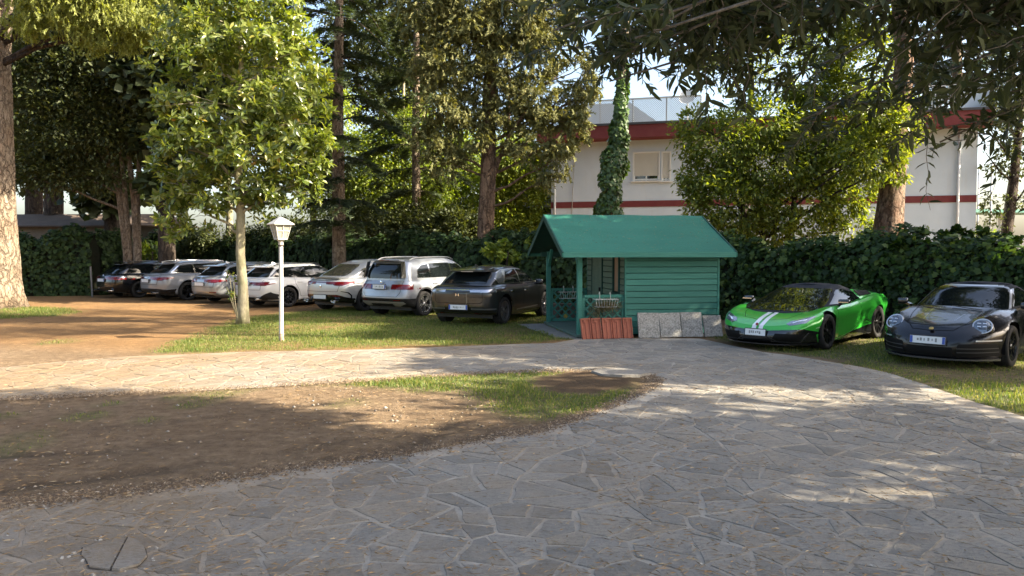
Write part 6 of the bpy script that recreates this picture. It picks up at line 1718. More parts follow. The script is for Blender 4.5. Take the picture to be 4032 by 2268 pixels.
def ring_polys(cx, cz, r0, r1, a0=-.15, a1=math.pi + .15, n=16):
    out = []
    for k in range(n):
        a, b = a0 + (a1 - a0) * k / n, a0 + (a1 - a0) * (k + 1) / n
        out.append([(cx + r * math.cos(t), cz + r * math.sin(t)) for r, t in ((r0, a), (r1, a), (r1, b), (r0, b))])
    return out

def make_ds():
    P = dict(wb=2.675, w=1.83, tyre=.355, tyre_w=.225, spoke='mesh', rim=M('rim_two_tone', (.30, .30, .31), .3, .9), flare=.022,
        belt=[(-2.2, .93), (-1.9, .99), (-1.2, 1.02), (0, .99), (.9, 1.0), (1.7, .92), (2.1, .80), (2.22, .72)],
        sill=[(-2.25, .34), (-1.8, .28), (-1.2, .23), (1.2, .22), (1.9, .24), (2.25, .30)], hw=[(0, .90), (.06, .945), (.25, .975), (.45, .99), (.66, 1.0), (.82, .985), (.92, .94), (1, .86)],
        xf=[(0, 2.05), (.2, 2.17), (.5, 2.20), (.8, 2.12), (1, 1.95)], xr=[(0, -2.07), (.10, -2.16), (.25, -2.19), (.5, -2.19), (.78, -2.19), (.92, -2.17), (1, -2.10)],
        cf=.85, cr=.45, nr=3.2, crown=[(-2.2, .0), (-1.8, .03), (1, .05), (1.9, .04), (2.2, .0)],
        gw=[(0, .80), (.4, .76), (.8, .66), (.92, .61), (1, .53)], gxf=[(0, 1.20), (.5, .80), (.85, .45), (1, .15)], gxr=[(0, -2.06), (.4, -1.80), (.78, -1.50), (.9, -1.40), (1, -1.12)],
        gtaper=[(-2.1, .90), (-1.4, .97), (-.3, 1), (1.2, 1)],
        roof=[(-2.0, 1.20), (-1.6, 1.33), (-1.0, 1.42), (-.2, 1.455), (.4, 1.42), (1.2, 1.30)], rcrown=[(-1.9, .03), (-1, .04), (.3, .04)], gcf=.4, gcr=.32, gnr=3.0)
    loc, rz = car_at((1974, 1278), 25, P['wb'], P['w'])
    pm = paint('paint_dark_grey', (.022, .022, .022), .4, .3)
    c = Car('dark_grey_crossover', 'dark bronze-grey crossover hatchback with red reflector blades, nose behind the green hut', loc, rz, P, pm, None, 'cars parked along the hedge')
    c.pt('rear_window', rnd([(-.62, 1.04), (.62, 1.04), (.53, 1.325), (-.53, 1.325)], .06), 'x-', glass, .006, True)
    sp = MB(); sp.add([(-1.68, -.53, 1.355), (-1.68, .53, 1.355), (-1.22, .53, 1.43), (-1.22, -.53, 1.43), (-1.67, -.51, 1.33), (-1.67, .51, 1.33), (-1.3, .53, 1.37), (-1.3, -.53, 1.37)], [(0, 1, 2, 3), (4, 7, 6, 5), (0, 4, 5, 1), (1, 5, 6, 2), (2, 6, 7, 3), (3, 7, 4, 0)])
    sp.build('spoiler', pm, c.root, True, .008)
    MB().box((-1.688, 0, 1.343), (.012, .34, .016)).build('brake_light', M('pale_lens', (.5, .42, .34), .2), c.root)
    c.both('window_surround', [rnd([(-1.42, 1.03), (-1.62, 1.25), (-1.05, 1.385), (-.2, 1.408), (.36, 1.37), (1.0, 1.03)], .05)], alu_satin, .004, True)
    c.both('quarter_panel', [[(-1.40, 1.045), (-1.55, 1.235), (-1.05, 1.366), (-1.02, 1.366), (-1.12, 1.13), (-1.25, 1.045)]], paint('paint_satin_grey', (.16, .165, .17), .6, .35), .007, True)
    for poly in ([(-1.16, 1.05), (-1.08, 1.13), (-.98, 1.355), (-.28, 1.385), (-.24, 1.04)], [(-.19, 1.04), (-.22, 1.385), (.32, 1.35), (.92, 1.04)]):
        c.both('window', [rnd(poly, .025)], glass, .008, True)
    c.pt('windscreen', rnd([(-.66, 1.02), (.66, 1.02), (.52, 1.36), (-.52, 1.36)], .06), 'x+', glass, .005, True)
    # tail
    c.line('panel_gap', [(-.66, .90), (-.66, .62), (-.60, .575), (.60, .575), (.66, .62), (.66, .90)], .012, 'x-')
    c.line('trim_strip', [(-.42, .897), (.42, .897)], .016, 'x-', chrome, .006)
    dl = M('silver_lens', (.5, .5, .52), .12, .7, .6, 1)
    for sg in (1, -1):
        c.pt('tail_light', [[(sg * .38, .905), (sg * .44, .908), (sg * .68, .868), (sg * .66, .842), (sg * .62, .842)]], 'x-', dl, .006)
        c.pt('tail_light', rnd([(sg * .64, .845), (sg * .66, .885), (sg * .93, .905), (sg * .93, .845)], .015), 'x-', dl, .007)
        c.pt('tail_light', rnd([(-2.3, .845), (-2.3, .905), (-1.93, .915), (-2.0, .85)], .012), 'y+' if sg > 0 else 'y-', dl, .008)
        c.pt('reflector', [[(sg * .42, .335), (sg * .47, .345), (sg * .74, .268), (sg * .72, .258)]], 'x-', red_lens, .010)
    # shade of the shoulder crease, put in as black strips
    c.both('shoulder_shade', [[(-1.95, .90), (-1.4, .935), (-.75, .89), (-.75, .882), (-1.4, .915), (-1.95, .885)]], gloss_black, .003)
    c.pt('lower_bumper', [[(-1, .2), (1, .2), (1, .335), (-1, .335)]], 'x-', gloss_black, .003, nmin=.22)
    c.pt('bumper_highlight', [[(.37, .455), (.95, .45), (.95, .415), (.37, .42)], [(-.37, .455), (-.95, .45), (-.95, .415), (-.37, .42)]], 'x-', M('highlight_grey', (.2, .2, .2), .3, .6, .5, 1), .006, nmin=.22)  # grey strips paint in the highlight along the bumper crease
    c.line('trim_strip', [(-.60, .333), (.45, .333)], .012, 'x-', chrome, .008)
    c.pt('plate_recess', [[(-.40, .375), (.40, .375), (.34, .56), (-.34, .56)]], 'x-', gloss_black, .002)
    c.plate(-2.208, .475, 'x-', -.03, tilt=.0)
    em = MB()
    for sg in (1, -1): em.add([(-2.203, sg * .008, .775), (-2.203, sg * .048, .82), (-2.203, sg * .048, .74), (-2.196, sg * .008, .775), (-2.196, sg * .048, .82), (-2.196, sg * .048, .74)], [(0, 1, 2), (3, 5, 4), (0, 3, 4, 1), (1, 4, 5, 2), (2, 5, 3, 0)])
    em.build('emblem', chrome, c.root)
    c.door([(-.21, .99), (-.21, .42), (-.85, .42), (-.93, .58), (-1.1, .80), (-1.12, .99)], (-.92, .84), hmat=chrome)
    c.door([(-.18, .99), (-.18, .42), (.88, .42), (.98, .78), (.95, .98)], (-.02, .83), hmat=chrome)
    c.both('sill_trim', [[(-.62, .365), (.75, .39), (.75, .365), (-.62, .335)], [(-.86, .25), (-.83, .25), (-.60, .365), (-.62, .35)]], M('sill_grey', (.22, .23, .24), .3, .8), .010)
    c.both('side_cladding', [[(-.95, .2), (.95, .2), (.95, .31), (-.95, .31)]], gloss_black, .004)
    c.mirror(.72, .86, 1.02, gloss_black)
    c.fin(-1.15, 1.46, pm)
    for sg in (1, -1): c.pt('headlight', rnd([(sg * .52, .62), (sg * .50, .72), (sg * .86, .76), (sg * .88, .66)], .03), 'x+', glass_clear, .005)
    c.pt('grille', rnd([(-.45, .40), (.45, .40), (.48, .70), (-.48, .70)], .05), 'x+', gloss_black, .005)
    return c

def make_glc():
    P = dict(wb=2.888, w=1.89, tyre=.365, tyre_w=.25, spoke='double', rim=M('rim_dark_grey', (.10, .10, .10), .3, .8), flare=.025,
        belt=[(-2.5, .94), (-2.25, .995), (-1.5, 1.04), (0, 1.0), (1.0, 1.0), (1.9, .92), (2.2, .82), (2.35, .72)],
        sill=[(-2.5, .36), (-2.0, .30), (-1.3, .24), (1.3, .24), (2.0, .26), (2.4, .30)], hw=[(0, .88), (.06, .93), (.25, .965), (.45, .99), (.62, 1.0), (.80, .975), (.92, .92), (1, .83)],
        xf=[(0, 2.2), (.2, 2.3), (.5, 2.34), (.8, 2.26), (1, 2.1)], xr=[(0, -2.28), (.10, -2.38), (.25, -2.43), (.5, -2.43), (.8, -2.42), (.95, -2.39), (1, -2.33)],
        cf=.85, cr=.60, nr=2.7, crown=[(-2.5, .01), (-2.0, .05), (1, .05), (1.9, .05), (2.35, .0)],
        gw=[(0, .80), (.4, .755), (.8, .66), (.92, .61), (1, .53)], gxf=[(0, 1.25), (.5, .85), (.85, .5), (1, .2)], gxr=[(0, -2.26), (.3, -2.02), (.6, -1.70), (.85, -1.35), (1, -.95)],
        gtaper=[(-2.3, .84), (-1.7, .93), (-.8, .99), (-.3, 1), (1.2, 1)],
        roof=[(-2.2, 1.24), (-1.6, 1.40), (-1.0, 1.52), (-.2, 1.575), (.4, 1.55), (1.2, 1.42)], rcrown=[(-1.9, .03), (-1, .04), (.3, .04)], gcf=.42, gcr=.5, gnr=2.6)
    loc, rz = car_at((1432, 1226), 33, P['wb'], P['w'])
    pm = paint('paint_pale_silver', (.47, .47, .455), .35, .32)
    c = Car('white_coupe_suv', 'pale silver coupe suv with sloping fastback roof and wide twin exhaust tips', loc, rz, P, pm, None, 'cars parked along the hedge')
    c.pt('rear_window', rnd([(-.56, 1.10), (.56, 1.10), (.47, 1.445), (-.47, 1.445)], .10), 'x-', glass_tint(), .005, True)
    for poly in ([(-1.62, 1.10), (-1.30, 1.29), (-1.15, 1.335), (-1.10, 1.09)], [(-1.05, 1.08), (-1.08, 1.35), (-.6, 1.46), (-.18, 1.50), (-.12, 1.06)], [(-.06, 1.06), (-.10, 1.50), (.32, 1.475), (.95, 1.06)]):
        c.both('window', [rnd(poly, .03)], glass, .007, True)
    c.both('window_surround', [rnd([(-1.72, 1.085), (-1.30, 1.315), (-.6, 1.485), (-.14, 1.52), (.36, 1.49), (1.03, 1.04), (-1.0, 1.05)], .04)], chrome, .004, True)
    c.pt('windscreen', rnd([(-.68, 1.04), (.68, 1.04), (.52, 1.47), (-.52, 1.47)], .06), 'x+', glass, .005, True)
    sp = MB(); n = 12; vs = []; fs = []
    for k in range(n + 1):
        t = k / n * 2 - 1; y = t * .62; x = -2.40 + .13 * t * t
        vs += [(x, y, 1.075 - .02 * t * t), (x + .22, y, 1.06), (x + .03, y, 1.03)]
    for k in range(n):
        for a, b in ((0, 1), (1, 2), (2, 0)): fs.append((k * 3 + a, k * 3 + b, k * 3 + 3 + b, k * 3 + 3 + a))
    fs += [(0, 2, 1), (n * 3, n * 3 + 1, n * 3 + 2)]
    sp.add(vs, fs); sp.build('spoiler', pm, c.root, True, autosmooth=40)
    c.pt('light_bar', rnd([(-.62, .895), (.62, .895), (.62, .925), (-.62, .925)], .01), 'x-', red_dark, .005)
    for sg in (1, -1):
        c.pt('tail_light', rnd([(sg * .38, .90), (sg * .40, .928), (sg * .70, .938), (sg * .92, .94), (sg * .92, .89), (sg * .75, .815), (sg * .52, .825)], .015), 'x-', red_lens, .007)
        c.pt('tail_light', rnd([(-2.5, .85), (-2.5, .935), (-2.02, .93), (-2.22, .86)], .01), 'y+' if sg > 0 else 'y-', red_lens, .008)
        c.pt('reflector', rnd([(sg * .46, .495), (sg * .46, .52), (sg * .70, .53), (sg * .70, .50)], .01), 'x-', red_lens, .010)
        c.pt('side_vent', [[(-2.30, .64), (-2.28, .655), (-2.13, .62), (-2.02, .52), (-1.99, .42), (-2.03, .42), (-2.05, .51), (-2.16, .605)][::-1][:4], [(-2.30, .655), (-2.30, .64), (-2.16, .60), (-2.13, .62)], [(-2.13, .62), (-2.16, .60), (-2.06, .52), (-2.02, .53)], [(-2.02, .53), (-2.06, .52), (-2.04, .40), (-1.99, .40)]][1:], 'y+' if sg > 0 else 'y-', gloss_black, .006)
    c.pt('bumper', [[(-1, .2), (1, .2), (1, .40), (.72, .52), (.6, .55), (-.6, .55), (-.72, .52), (-1, .40)]], 'x-', gloss_black, .004, nmin=.22)
    c.both('side_cladding', [[(-2.5, .2), (-1.85, .2), (-1.80, .33), (-2.2, .36), (-2.5, .42)], [(-1.07, .2), (1.07, .2), (1.07, .34), (-1.07, .34)]], gloss_black, .0035)
    c.exhaust([(-2.44, .58, .355), (-2.44, -.58, .355)], .21, .085)
    c.plate(-2.447, .475, 'x-', .02, bands=None, marks=False)
    c.line('panel_gap', [(-.70, .885), (-.62, .64), (.62, .64), (.70, .885)], .010, 'x-')
    c.disc('emblem', (-2.437, 0, .80), .045, (-1, 0, .05), chrome, .006)
    c.door([(-.14, 1.0), (-.14, .42), (-.98, .42), (-1.05, .60), (-1.2, .82), (-1.18, 1.02)], (-.98, .90)); c.door([(-.11, 1.0), (-.11, .42), (.97, .42), (1.05, .8), (1.0, 1.0)], (.05, .90))
    c.mirror(.78, .88, 1.04, pm)
    for sg in (1, -1): c.pt('headlight', rnd([(sg * .52, .66), (sg * .50, .75), (sg * .86, .80), (sg * .88, .70)], .03), 'x+', glass_clear, .005)
    c.pt('grille', rnd([(-.5, .45), (.5, .45), (.45, .76), (-.45, .76)], .05), 'x+', gloss_black, .005)
    return c
def glass_tint(): return M('tinted_rear_glass', (.10, .09, .06), .03, .2, .8, 1)

def stretch_tail(c, e):
    """longer rear overhang: everything behind the rear wheel arch moves back"""
    x0 = -c.P['wb'] / 2 - .42; L = 2.38 + x0
    f = lambda x: x if x > x0 else x0 + (x - x0) * (1 + e / L)
    for o in c.root.children_recursive:
        if o.name.split('.')[0] in ('wheel', 'tyre', 'rim') : continue
        if o.parent is not c.root and any(abs(q) > 1e-6 for q in o.parent.location): continue
        if any(abs(q) > 1e-6 for q in o.location): o.location.x = f(o.location.x); continue
        for v in o.data.vertices: v.co.x = f(v.co.x)
def estate(name, label, px, hd, pm, wb, w, kind):
    """the four estate cars share their architecture; kind sets lamps and bumpers"""
    k = kind
    P = dict(wb=wb, w=w, tyre=.335, tyre_w=.235, spoke={'white': 'vee', 'silver': 'double', 'audi': 'solid', 'black': 'double'}[k], rim=rim_dark if k in ('audi', 'black') else M('rim_bi', (.13, .13, .135), .25, .9), flare=.03 if k == 'audi' else .018,
        belt=[(-2.45, .90), (-2.1, .965), (-1.3, .975), (0, .93), (.9, .92), (1.7, .84), (2.2, .72), (2.4, .64)],
        sill=[(-2.45, .30), (-2.0, .25), (-1.3, .21), (1.3, .20), (2.0, .22), (2.4, .26)], hw=HW_STD,
        xf=[(0, 2.14), (.2, 2.26), (.5, 2.30), (.8, 2.22), (1, 2.05)], xr=[(0, -2.26), (.10, -2.34), (.25, -2.38), (.5, -2.38), (.8, -2.36), (.94, -2.32), (1, -2.26)],
        cf=.85, cr=.50, nr=2.9, crown=[(-2.4, .0), (-2.0, .03), (1, .05), (1.9, .05), (2.3, .0)],
        gw=[(0, .79), (.4, .74), (.8, .64), (.92, .59), (1, .51)], gxf=[(0, 1.15), (.5, .75), (.85, .38), (1, .1)], gxr=[(0, -2.20), (.4, -2.06), (.8, -1.86), (.92, -1.79), (1, -1.6)],
        gtaper=[(-2.2, .90), (-1.5, .96), (-.4, 1), (1.2, 1)],
        roof=[(-2.1, 1.34), (-1.7, 1.375), (-1.0, 1.41), (-.2, 1.425), (.4, 1.39), (1.2, 1.26)], rcrown=[(-1.9, .03), (-1, .04), (.3, .04)], gcf=.42, gcr=.34, gnr=3.0)
    loc, rz = car_at(px, hd, wb, w)
    c = Car(name, label, loc, rz, P, pm, None, 'cars parked along the hedge')
    c.pt('rear_window', rnd([(-.66, 1.0), (.66, 1.0), (.53, 1.315), (-.53, 1.315)], .06), 'x-', glass, .006, True)
    for poly in ([(-1.92, 1.035), (-1.70, 1.22), (-1.52, 1.285), (-1.18, 1.305), (-1.14, 1.0)], [(-1.09, 1.0), (-1.12, 1.31), (-.3, 1.34), (-.25, .985)], [(-.20, .985), (-.24, 1.34), (.22, 1.315), (.85, .975)]):
        c.both('window', [rnd(poly, .035)], glass, .007, True)
    c.both('window_surround', [rnd([(-1.99, 1.02), (-1.72, 1.25), (-1.5, 1.31), (-.3, 1.365), (.26, 1.34), (.95, .96), (-1.0, .975)], .04)], chrome if k in ('audi', 'silver') else gloss_black, .004, True)
    c.pt('windscreen', rnd([(-.66, .96), (.66, .96), (.52, 1.33), (-.52, 1.33)], .06), 'x+', glass, .005, True)
    sp = MB(); sp.add([(-2.0, -.52, 1.335), (-2.0, .52, 1.335), (-1.7, .53, 1.39), (-1.7, -.53, 1.39), (-1.99, -.5, 1.31), (-1.99, .5, 1.31), (-1.75, .5, 1.33), (-1.75, -.5, 1.33)], [(0, 1, 2, 3), (4, 7, 6, 5), (0, 4, 5, 1), (1, 5, 6, 2), (2, 6, 7, 3), (3, 7, 4, 0)])
    sp.build('spoiler', pm, c.root, True, .008)
    lens = red_lens
    for sg in (1, -1):
        sd = 'y+' if sg > 0 else 'y-'
        if k == 'white':
            c.pt('tail_light', rnd([(sg * .38, .745), (sg * .39, .79), (sg * .62, .80), (sg * .90, .845), (sg * .92, .80), (sg * .80, .735)], .012), 'x-', red_lens, .006)
            c.pt('tail_light', rnd([(-2.42, .78), (-2.42, .84), (-2.08, .865), (-2.12, .82), (-2.25, .765)], .012), sd, red_lens, .008)
            c.pt('bumper_insert', [[(sg * .93, .28), (sg * .95, .30), (sg * .86, .60), (sg * .82, .60), (sg * .62, .36), (sg * .5, .28)]], 'x-', black_trim, .005)
        elif k == 'silver':
            c.pt('tail_light', rnd([(sg * .46, .755), (sg * .46, .845), (sg * .90, .865), (sg * .92, .79), (sg * .70, .745)], .02), 'x-', red_lens, .006)
            c.pt('tail_light', rnd([(-2.42, .77), (-2.42, .865), (-2.10, .87), (-2.18, .79)], .012), sd, red_lens, .008)
            c.pt('reflector', rnd([(sg * .50, .40), (sg * .50, .43), (sg * .74, .43), (sg * .74, .40)], .01), 'x-', red_lens, .006)
        elif k == 'audi':
            c.pt('tail_light', rnd([(sg * .40, .77), (sg * .42, .835), (sg * .93, .855), (sg * .93, .79), (sg * .78, .735)], .015), 'x-', red_lens, .006)
            c.pt('tail_light', rnd([(-2.42, .76), (-2.42, .85), (-2.02, .865), (-2.10, .80)], .012), sd, red_lens, .008)
            c.pt('bumper_insert', [[(sg * .86, .40), (sg * .95, .44), (sg * .92, .30), (sg * .80, .26)]], 'x-', gloss_black, .006)
        else:
            c.pt('tail_light', rnd([(sg * .50, .745), (sg * .50, .80), (sg * .93, .81), (sg * .93, .74)], .02), 'x-', M('bright_red_lens', (.55, .015, .01), .12, 0, .7, 1), .006)  # lower lens is a brighter red than the other tail lights
            c.pt('tail_light', rnd([(sg * .50, .80), (sg * .52, .86), (sg * .93, .865), (sg * .93, .81)], .02), 'x-', glass_clear, .006)
            c.pt('tail_light', rnd([(-2.42, .74), (-2.42, .86), (-2.12, .85), (-2.16, .76)], .012), sd, red_lens, .008)
    c.line('panel_gap', [(-.70, .93), (-.66, .60), (.66, .60), (.70, .93)], .010, 'x-')
    low = {'white': [[(-.8, .2), (.8, .2), (.66, .36), (-.66, .36)]], 'silver': [[(-.66, .2), (.66, .2), (.58, .335), (-.58, .335)]], 'audi': [[(-1, .2), (1, .2), (.92, .40), (.72, .45), (-.72, .45), (-.92, .40)]], 'black': [[(-.8, .2), (.8, .2), (.7, .34), (-.7, .34)]]}[k]
    c.pt('diffuser', low, 'x-', black_trim, .004, nmin=.22)
    c.exhaust([(-2.37, q, .30) for q in ((.60, -.60) if k != 'silver' else (.5,))], .12, .085)
    c.plate(-2.395, {'white': .80, 'silver': .70, 'audi': .73, 'black': .72}[k], 'x-', 0, bands='right' if k == 'black' else None, marks=False)
    if k in ('white', 'silver', 'black'): c.disc('emblem', (-2.325, 0, .905), .038, (-1, 0, .35), M('emblem_blue', (.25, .32, .42), .25, .4), .006)
    if k == 'audi':
        em = MB()
        for q in range(4): em.lathe([(.030, -.003), (.036, 0), (.030, .003), (.026, 0), (.030, -.003)], 16, 'z', (0, 0, 0)) if False else em.tube([(-2.345, -.075 + q * .05 + .03 * math.cos(a), .86 + .03 * math.sin(a)) for a in np.linspace(0, 2 * math.pi, 15)], .004, 5, False)
        em.build('emblem', chrome, c.root)
    c.door([(-.27, .945), (-.27, .36), (-.95, .36), (-1.02, .55), (-1.16, .78), (-1.16, .975)], (-.98, .83)); c.door([(-.24, .94), (-.24, .36), (.92, .36), (1.0, .75), (.95, .92)], (-.08, .82))
    c.both('side_cladding', [[(-.95, .18), (.95, .18), (.95, .26), (-.95, .26)]], black_trim, .004)
    c.rails(-1.75, .15, .525, lambda x: 1.385 + .04 * (1 - ((x + .6) / 1.3) ** 2), gloss_black if k != 'audi' else alu_satin, .035)
    c.fin(-1.35, 1.435, pm)
    c.mirror(.68, .84, .97, pm)
    for sg in (1, -1): c.pt('headlight', rnd([(sg * .48, .58), (sg * .48, .68), (sg * .84, .70), (sg * .86, .62)], .03), 'x+', glass_clear, .005)
    c.pt('grille', rnd([(-.45, .40), (.45, .40), (.42, .64), (-.42, .64)], .04), 'x+', gloss_black, .005)
    stretch_tail(c, {'audi': .20, 'black': .14}.get(k, .11))
    if k == 'audi': c.root.scale = (1.04, 1.04, 1.04)
    return c

def front_at(front_left_px, heading_px_dir, wb, w):
    pass
def make_green():
    P = dict(wb=2.62, w=1.924, tyre=.335, tyre_r=.35, tyre_w=.245, tyre_rw=.31, spoke='vee', rim=rim_dark, flare=.03, inset=.0, arch_gap=.045, arch_up=.01, handle_y=.97,
        belt=[(-2.25, .86), (-1.7, .93), (-1.2, .93), (-.5, .86), (.3, .80), (1.0, .785), (1.45, .725), (1.9, .59), (2.2, .465), (2.32, .41)],
        sill=[(-2.25, .22), (-1.3, .15), (1.3, .13), (1.9, .13), (2.32, .14)], hw=[(0, .93), (.1, .95), (.3, .955), (.55, .97), (.75, 1.0), (.9, .985), (1, .925)],
        xf=[(0, 2.19), (.15, 2.27), (.45, 2.31), (.75, 2.28), (1, 2.22)], xr=[(0, -2.1), (.3, -2.2), (.7, -2.22), (1, -2.12)],
        cf=.95, cr=.55, nf=2.75, nr=3.2, crown=[(-2.2, .0), (-1.5, .03), (-.5, .05), (1.0, .02), (1.5, -.035), (2.0, .0), (2.3, .0)],
        gw=[(0, .86), (.4, .75), (.8, .60), (.92, .55), (1, .47)], gxf=[(0, 1.60), (.5, .92), (.85, .32), (1, .02)], gxr=[(0, -1.35), (.5, -1.05), (.85, -.78), (1, -.55)],
        gtaper=[(-1.4, .84), (-.6, .97), (0, 1), (1.4, 1)],
        roof=[(-1.4, .98), (-.8, 1.12), (-.3, 1.155), (.1, 1.15), (.6, 1.06), (1.4, .86)], rcrown=[(-1.3, .02), (-.5, .03), (.3, .03)], gcf=.55, gcr=.3, gnf=3.0, gnr=2.8, top_name='soft_top')
    h = Vector((-.70, -.714, 0)); p = G(3238, 1374); rt = Vector((h.y, -h.x, 0))
    c0 = p + rt * (P['w'] / 2 - .11) - h * (P['wb'] / 2)
    pm = paint('paint_green', (.035, .40, .035), .15, .3)
    c = Car('green_supercar', 'bright green supercar with twin white bonnet stripes and black soft top', (c0.x, c0.y, 0), math.atan2(h.y, h.x), P, pm, soft_top_m, 'sports cars beside the green hut')
    # glass
    c.pt('windscreen', rnd([(-.83, .70), (.83, .70), (.56, 1.09), (-.56, 1.09)], .07), 'x+', glass, .006, True)
    c.both('window', [rnd([(1.0, .815), (.25, 1.065), (-.15, 1.075), (-.62, 1.0), (-.68, .86), (.2, .82)], .04)], glass, .006, True)
    for sg in (1, -1):
        c.line('windscreen_pillar', [(1.22, .80), (.18, 1.095)], .030, 'y+' if sg > 0 else 'y-', alu_satin, .009, True)
    # white stripes over bonnet
    wh = M('stripe_white', (.74, .75, .76), .35, 0, .5, .6)
    for q0, q1 in ((.025, .110), (-.110, -.025)):
        st = c.pt('stripe', [[(1.25, q0), (2.4, q0), (2.4, q1), (1.25, q1)]], 'z+', wh, .004)
        c.pt('stripe', [[(q0, .43), (q1, .43), (q1, .56), (q0, .56)]], 'x+', wh, .0045)
    c.line('panel_gap', [(1.05, .60), (1.62, .56), (1.92, .42), (1.96, .24), (2.0, .16), (2.0, -.16), (1.96, -.24), (1.92, -.42), (1.62, -.56), (1.05, -.60)], .010, 'z+')
    # nose
    bl = gloss_black
    c.pt('front_bumper', [[(-1, .10), (1, .10), (1, .30), (.80, .405), (.55, .42), (0, .36), (-.55, .42), (-.80, .405), (-1, .30)][:5] + [(0, .36)], [(0, .10), (-1, .10), (-1, .30), (-.80, .405), (-.55, .42), (0, .36)]] if False else [[(0, .10), (1, .10), (1, .24), (.92, .37), (.80, .42), (0, .36)], [(0, .10), (-1, .10), (-1, .24), (-.92, .37), (-.80, .42), (0, .36)]], 'x+', bl, .004, nmin=.22)
    mesh_m = M('intake_mesh', (.004, .004, .004), .7, 0, .2)
    for sg in (1, -1):
        c.pt('intake', [[(sg * .30, .20), (sg * .72, .19), (sg * .80, .33), (sg * .36, .33)]], 'x+', mesh_m, .006)
        c.line('trim_strip', [(sg * .28, .185), (sg * .74, .18), (sg * .84, .35)], .010, 'x+', M('satin_black', (.06, .06, .06), .3, 0, .5), .008)
        c.line('trim_strip', [(0, .28), (sg * .22, .28), (sg * .44, .16), (sg * .95, .15)], .010, 'x+', M('satin_black', (.06, .06, .06), .3, 0, .5), .009)
        hl = [(sg * .50, .505), (sg * .55, .555), (sg * .84, .64), (sg * .89, .65), (sg * .80, .525), (sg * .58, .475)]
        head = c.pt('headlight', [hl], 'x+', M('lamp_dark', (.22, .24, .27), .05, .6, .8, 1), .005)
        if head:
            c.pt('led_bar', [[(sg * .60, .53), (sg * .68, .565), (sg * .67, .545), (sg * .61, .515)], [(sg * .68, .565), (sg * .80, .60), (sg * .78, .575), (sg * .67, .545)]], 'x+', M('led_white', (.8, .82, .85), .1, .4, .8, 1), .008, parent=head)
        c.pt('marker', [[(1.78, .44), (1.68, .46), (1.68, .44), (1.78, .425)]], 'y+' if sg > 0 else 'y-', M('marker_white', (.6, .6, .58), .2), .006)
    sl = MB(); n = 16; vs = []; fs = []
    for k in range(n + 1):
        t = k / n * 2 - 1; x = 2.32 - .58 * abs(t) ** 2.5; y = t * .93
        vs += [(x, y, .135), (x - .16, y * .97, .135), (x - .16, y * .97, .115), (x, y, .115)]
    for k in range(n):
        for a in range(4): fs.append((k * 4 + a, k * 4 + (a + 1) % 4, k * 4 + 4 + (a + 1) % 4, k * 4 + 4 + a))
    sl.add(vs, fs); sl.build('front_splitter', bl, c.root)
    c.plate(2.325, .335, 'x+', 0, w=.40, h=.115, bands=None, tilt=-.1)
    c.disc('emblem', (2.262, 0, .485), .028, (1, 0, .55), M('emblem_red', (.25, .03, .02), .3, .3), .005)
    # flank
    c.both('side_skirt', [[(-1.2, .10), (1.0, .10), (1.0, .165), (.2, .24), (-.55, .44), (-.72, .46), (-.95, .36)]], bl, .006)
    c.both('skirt_edge', [[(.95, .165), (.2, .245), (.2, .232), (.95, .15)], [(.2, .245), (-.55, .45), (-.55, .435), (.2, .232)], [(-.55, .45), (-.72, .47), (-.72, .455), (-.55, .435)], [(-.72, .47), (-.95, .37), (-.95, .352), (-.72, .455)]], alu_satin, .009)
    c.line('panel_gap', [(-.30, .83), (-.42, .42)], .010, 'y+'); c.line('panel_gap', [(-.30, .83), (-.42, .42)], .010, 'y-')
    c.line('panel_gap', [(.86, .77), (.80, .22)], .010, 'y+'); c.line('panel_gap', [(.86, .77), (.80, .22)], .010, 'y-')
    # rear haunch with the side air intake
    for sg in (1, -1):
        hb = MB()
        vs = [(-.62, sg * .60, 1.07), (-.55, sg * .78, .93), (-.60, sg * .86, .86), (-1.35, sg * .62, 1.02), (-1.45, sg * .86, .965), (-1.5, sg * .90, .90), (-2.0, sg * .62, .93), (-2.0, sg * .80, .90), (-2.05, sg * .84, .86)]
        hb.add(vs, [(0, 1, 4, 3), (1, 2, 5, 4), (3, 4, 7, 6), (4, 5, 8, 7), (0, 3, 6), (0, 2, 1), (6, 7, 8), (2, 8, 5), (0, 6, 8, 2)])
        ho = hb.build('rear_haunch', pm, c.root, True, .012, autosmooth=50)
        it = MB(); it.add([(-.66, sg * .668, 1.03), (-.64, sg * .80, .93), (-1.18, sg * .84, .955), (-1.20, sg * .735, 1.01)], [(0, 1, 2, 3)] if sg < 0 else [(3, 2, 1, 0)])
        it.add([(-.66, sg * .66, 1.05), (-.64, sg * .812, .932), (-1.18, sg * .85, .962), (-1.20, sg * .73, 1.025)], [(0, 1, 2, 3)] if sg < 0 else [(3, 2, 1, 0)])
        it.build('side_intake', mesh_m, ho)
    dk = MB(); dk.add([(-.62, -.60, 1.06), (-.62, .60, 1.06), (-2.0, .62, .925), (-2.0, -.62, .925), (-.62, -.60, .9), (-.62, .60, .9), (-2.0, .62, .85), (-2.0, -.62, .85)], [(0, 1, 2, 3), (0, 4, 5, 1), (1, 5, 6, 2), (2, 6, 7, 3), (3, 7, 4, 0)]); dk.build('engine_cover', pm, c.root, True, .01, autosmooth=40)
    for sg in (1, -1):
        m = MB(); m.box((.66, sg * 1.0, .88), (.12, .22, .085)); a = m.build('mirror', gloss_black, c.root, True, .035)
        MB().box((.695, sg * 1.0, .865), (.08, .20, .014)).build('mirror_trim', chrome, a)
        MB().bar((.68, sg * .86, .76), (.63, sg * .93, .85), .09, .04).build('mirror_stalk', gloss_black, a)
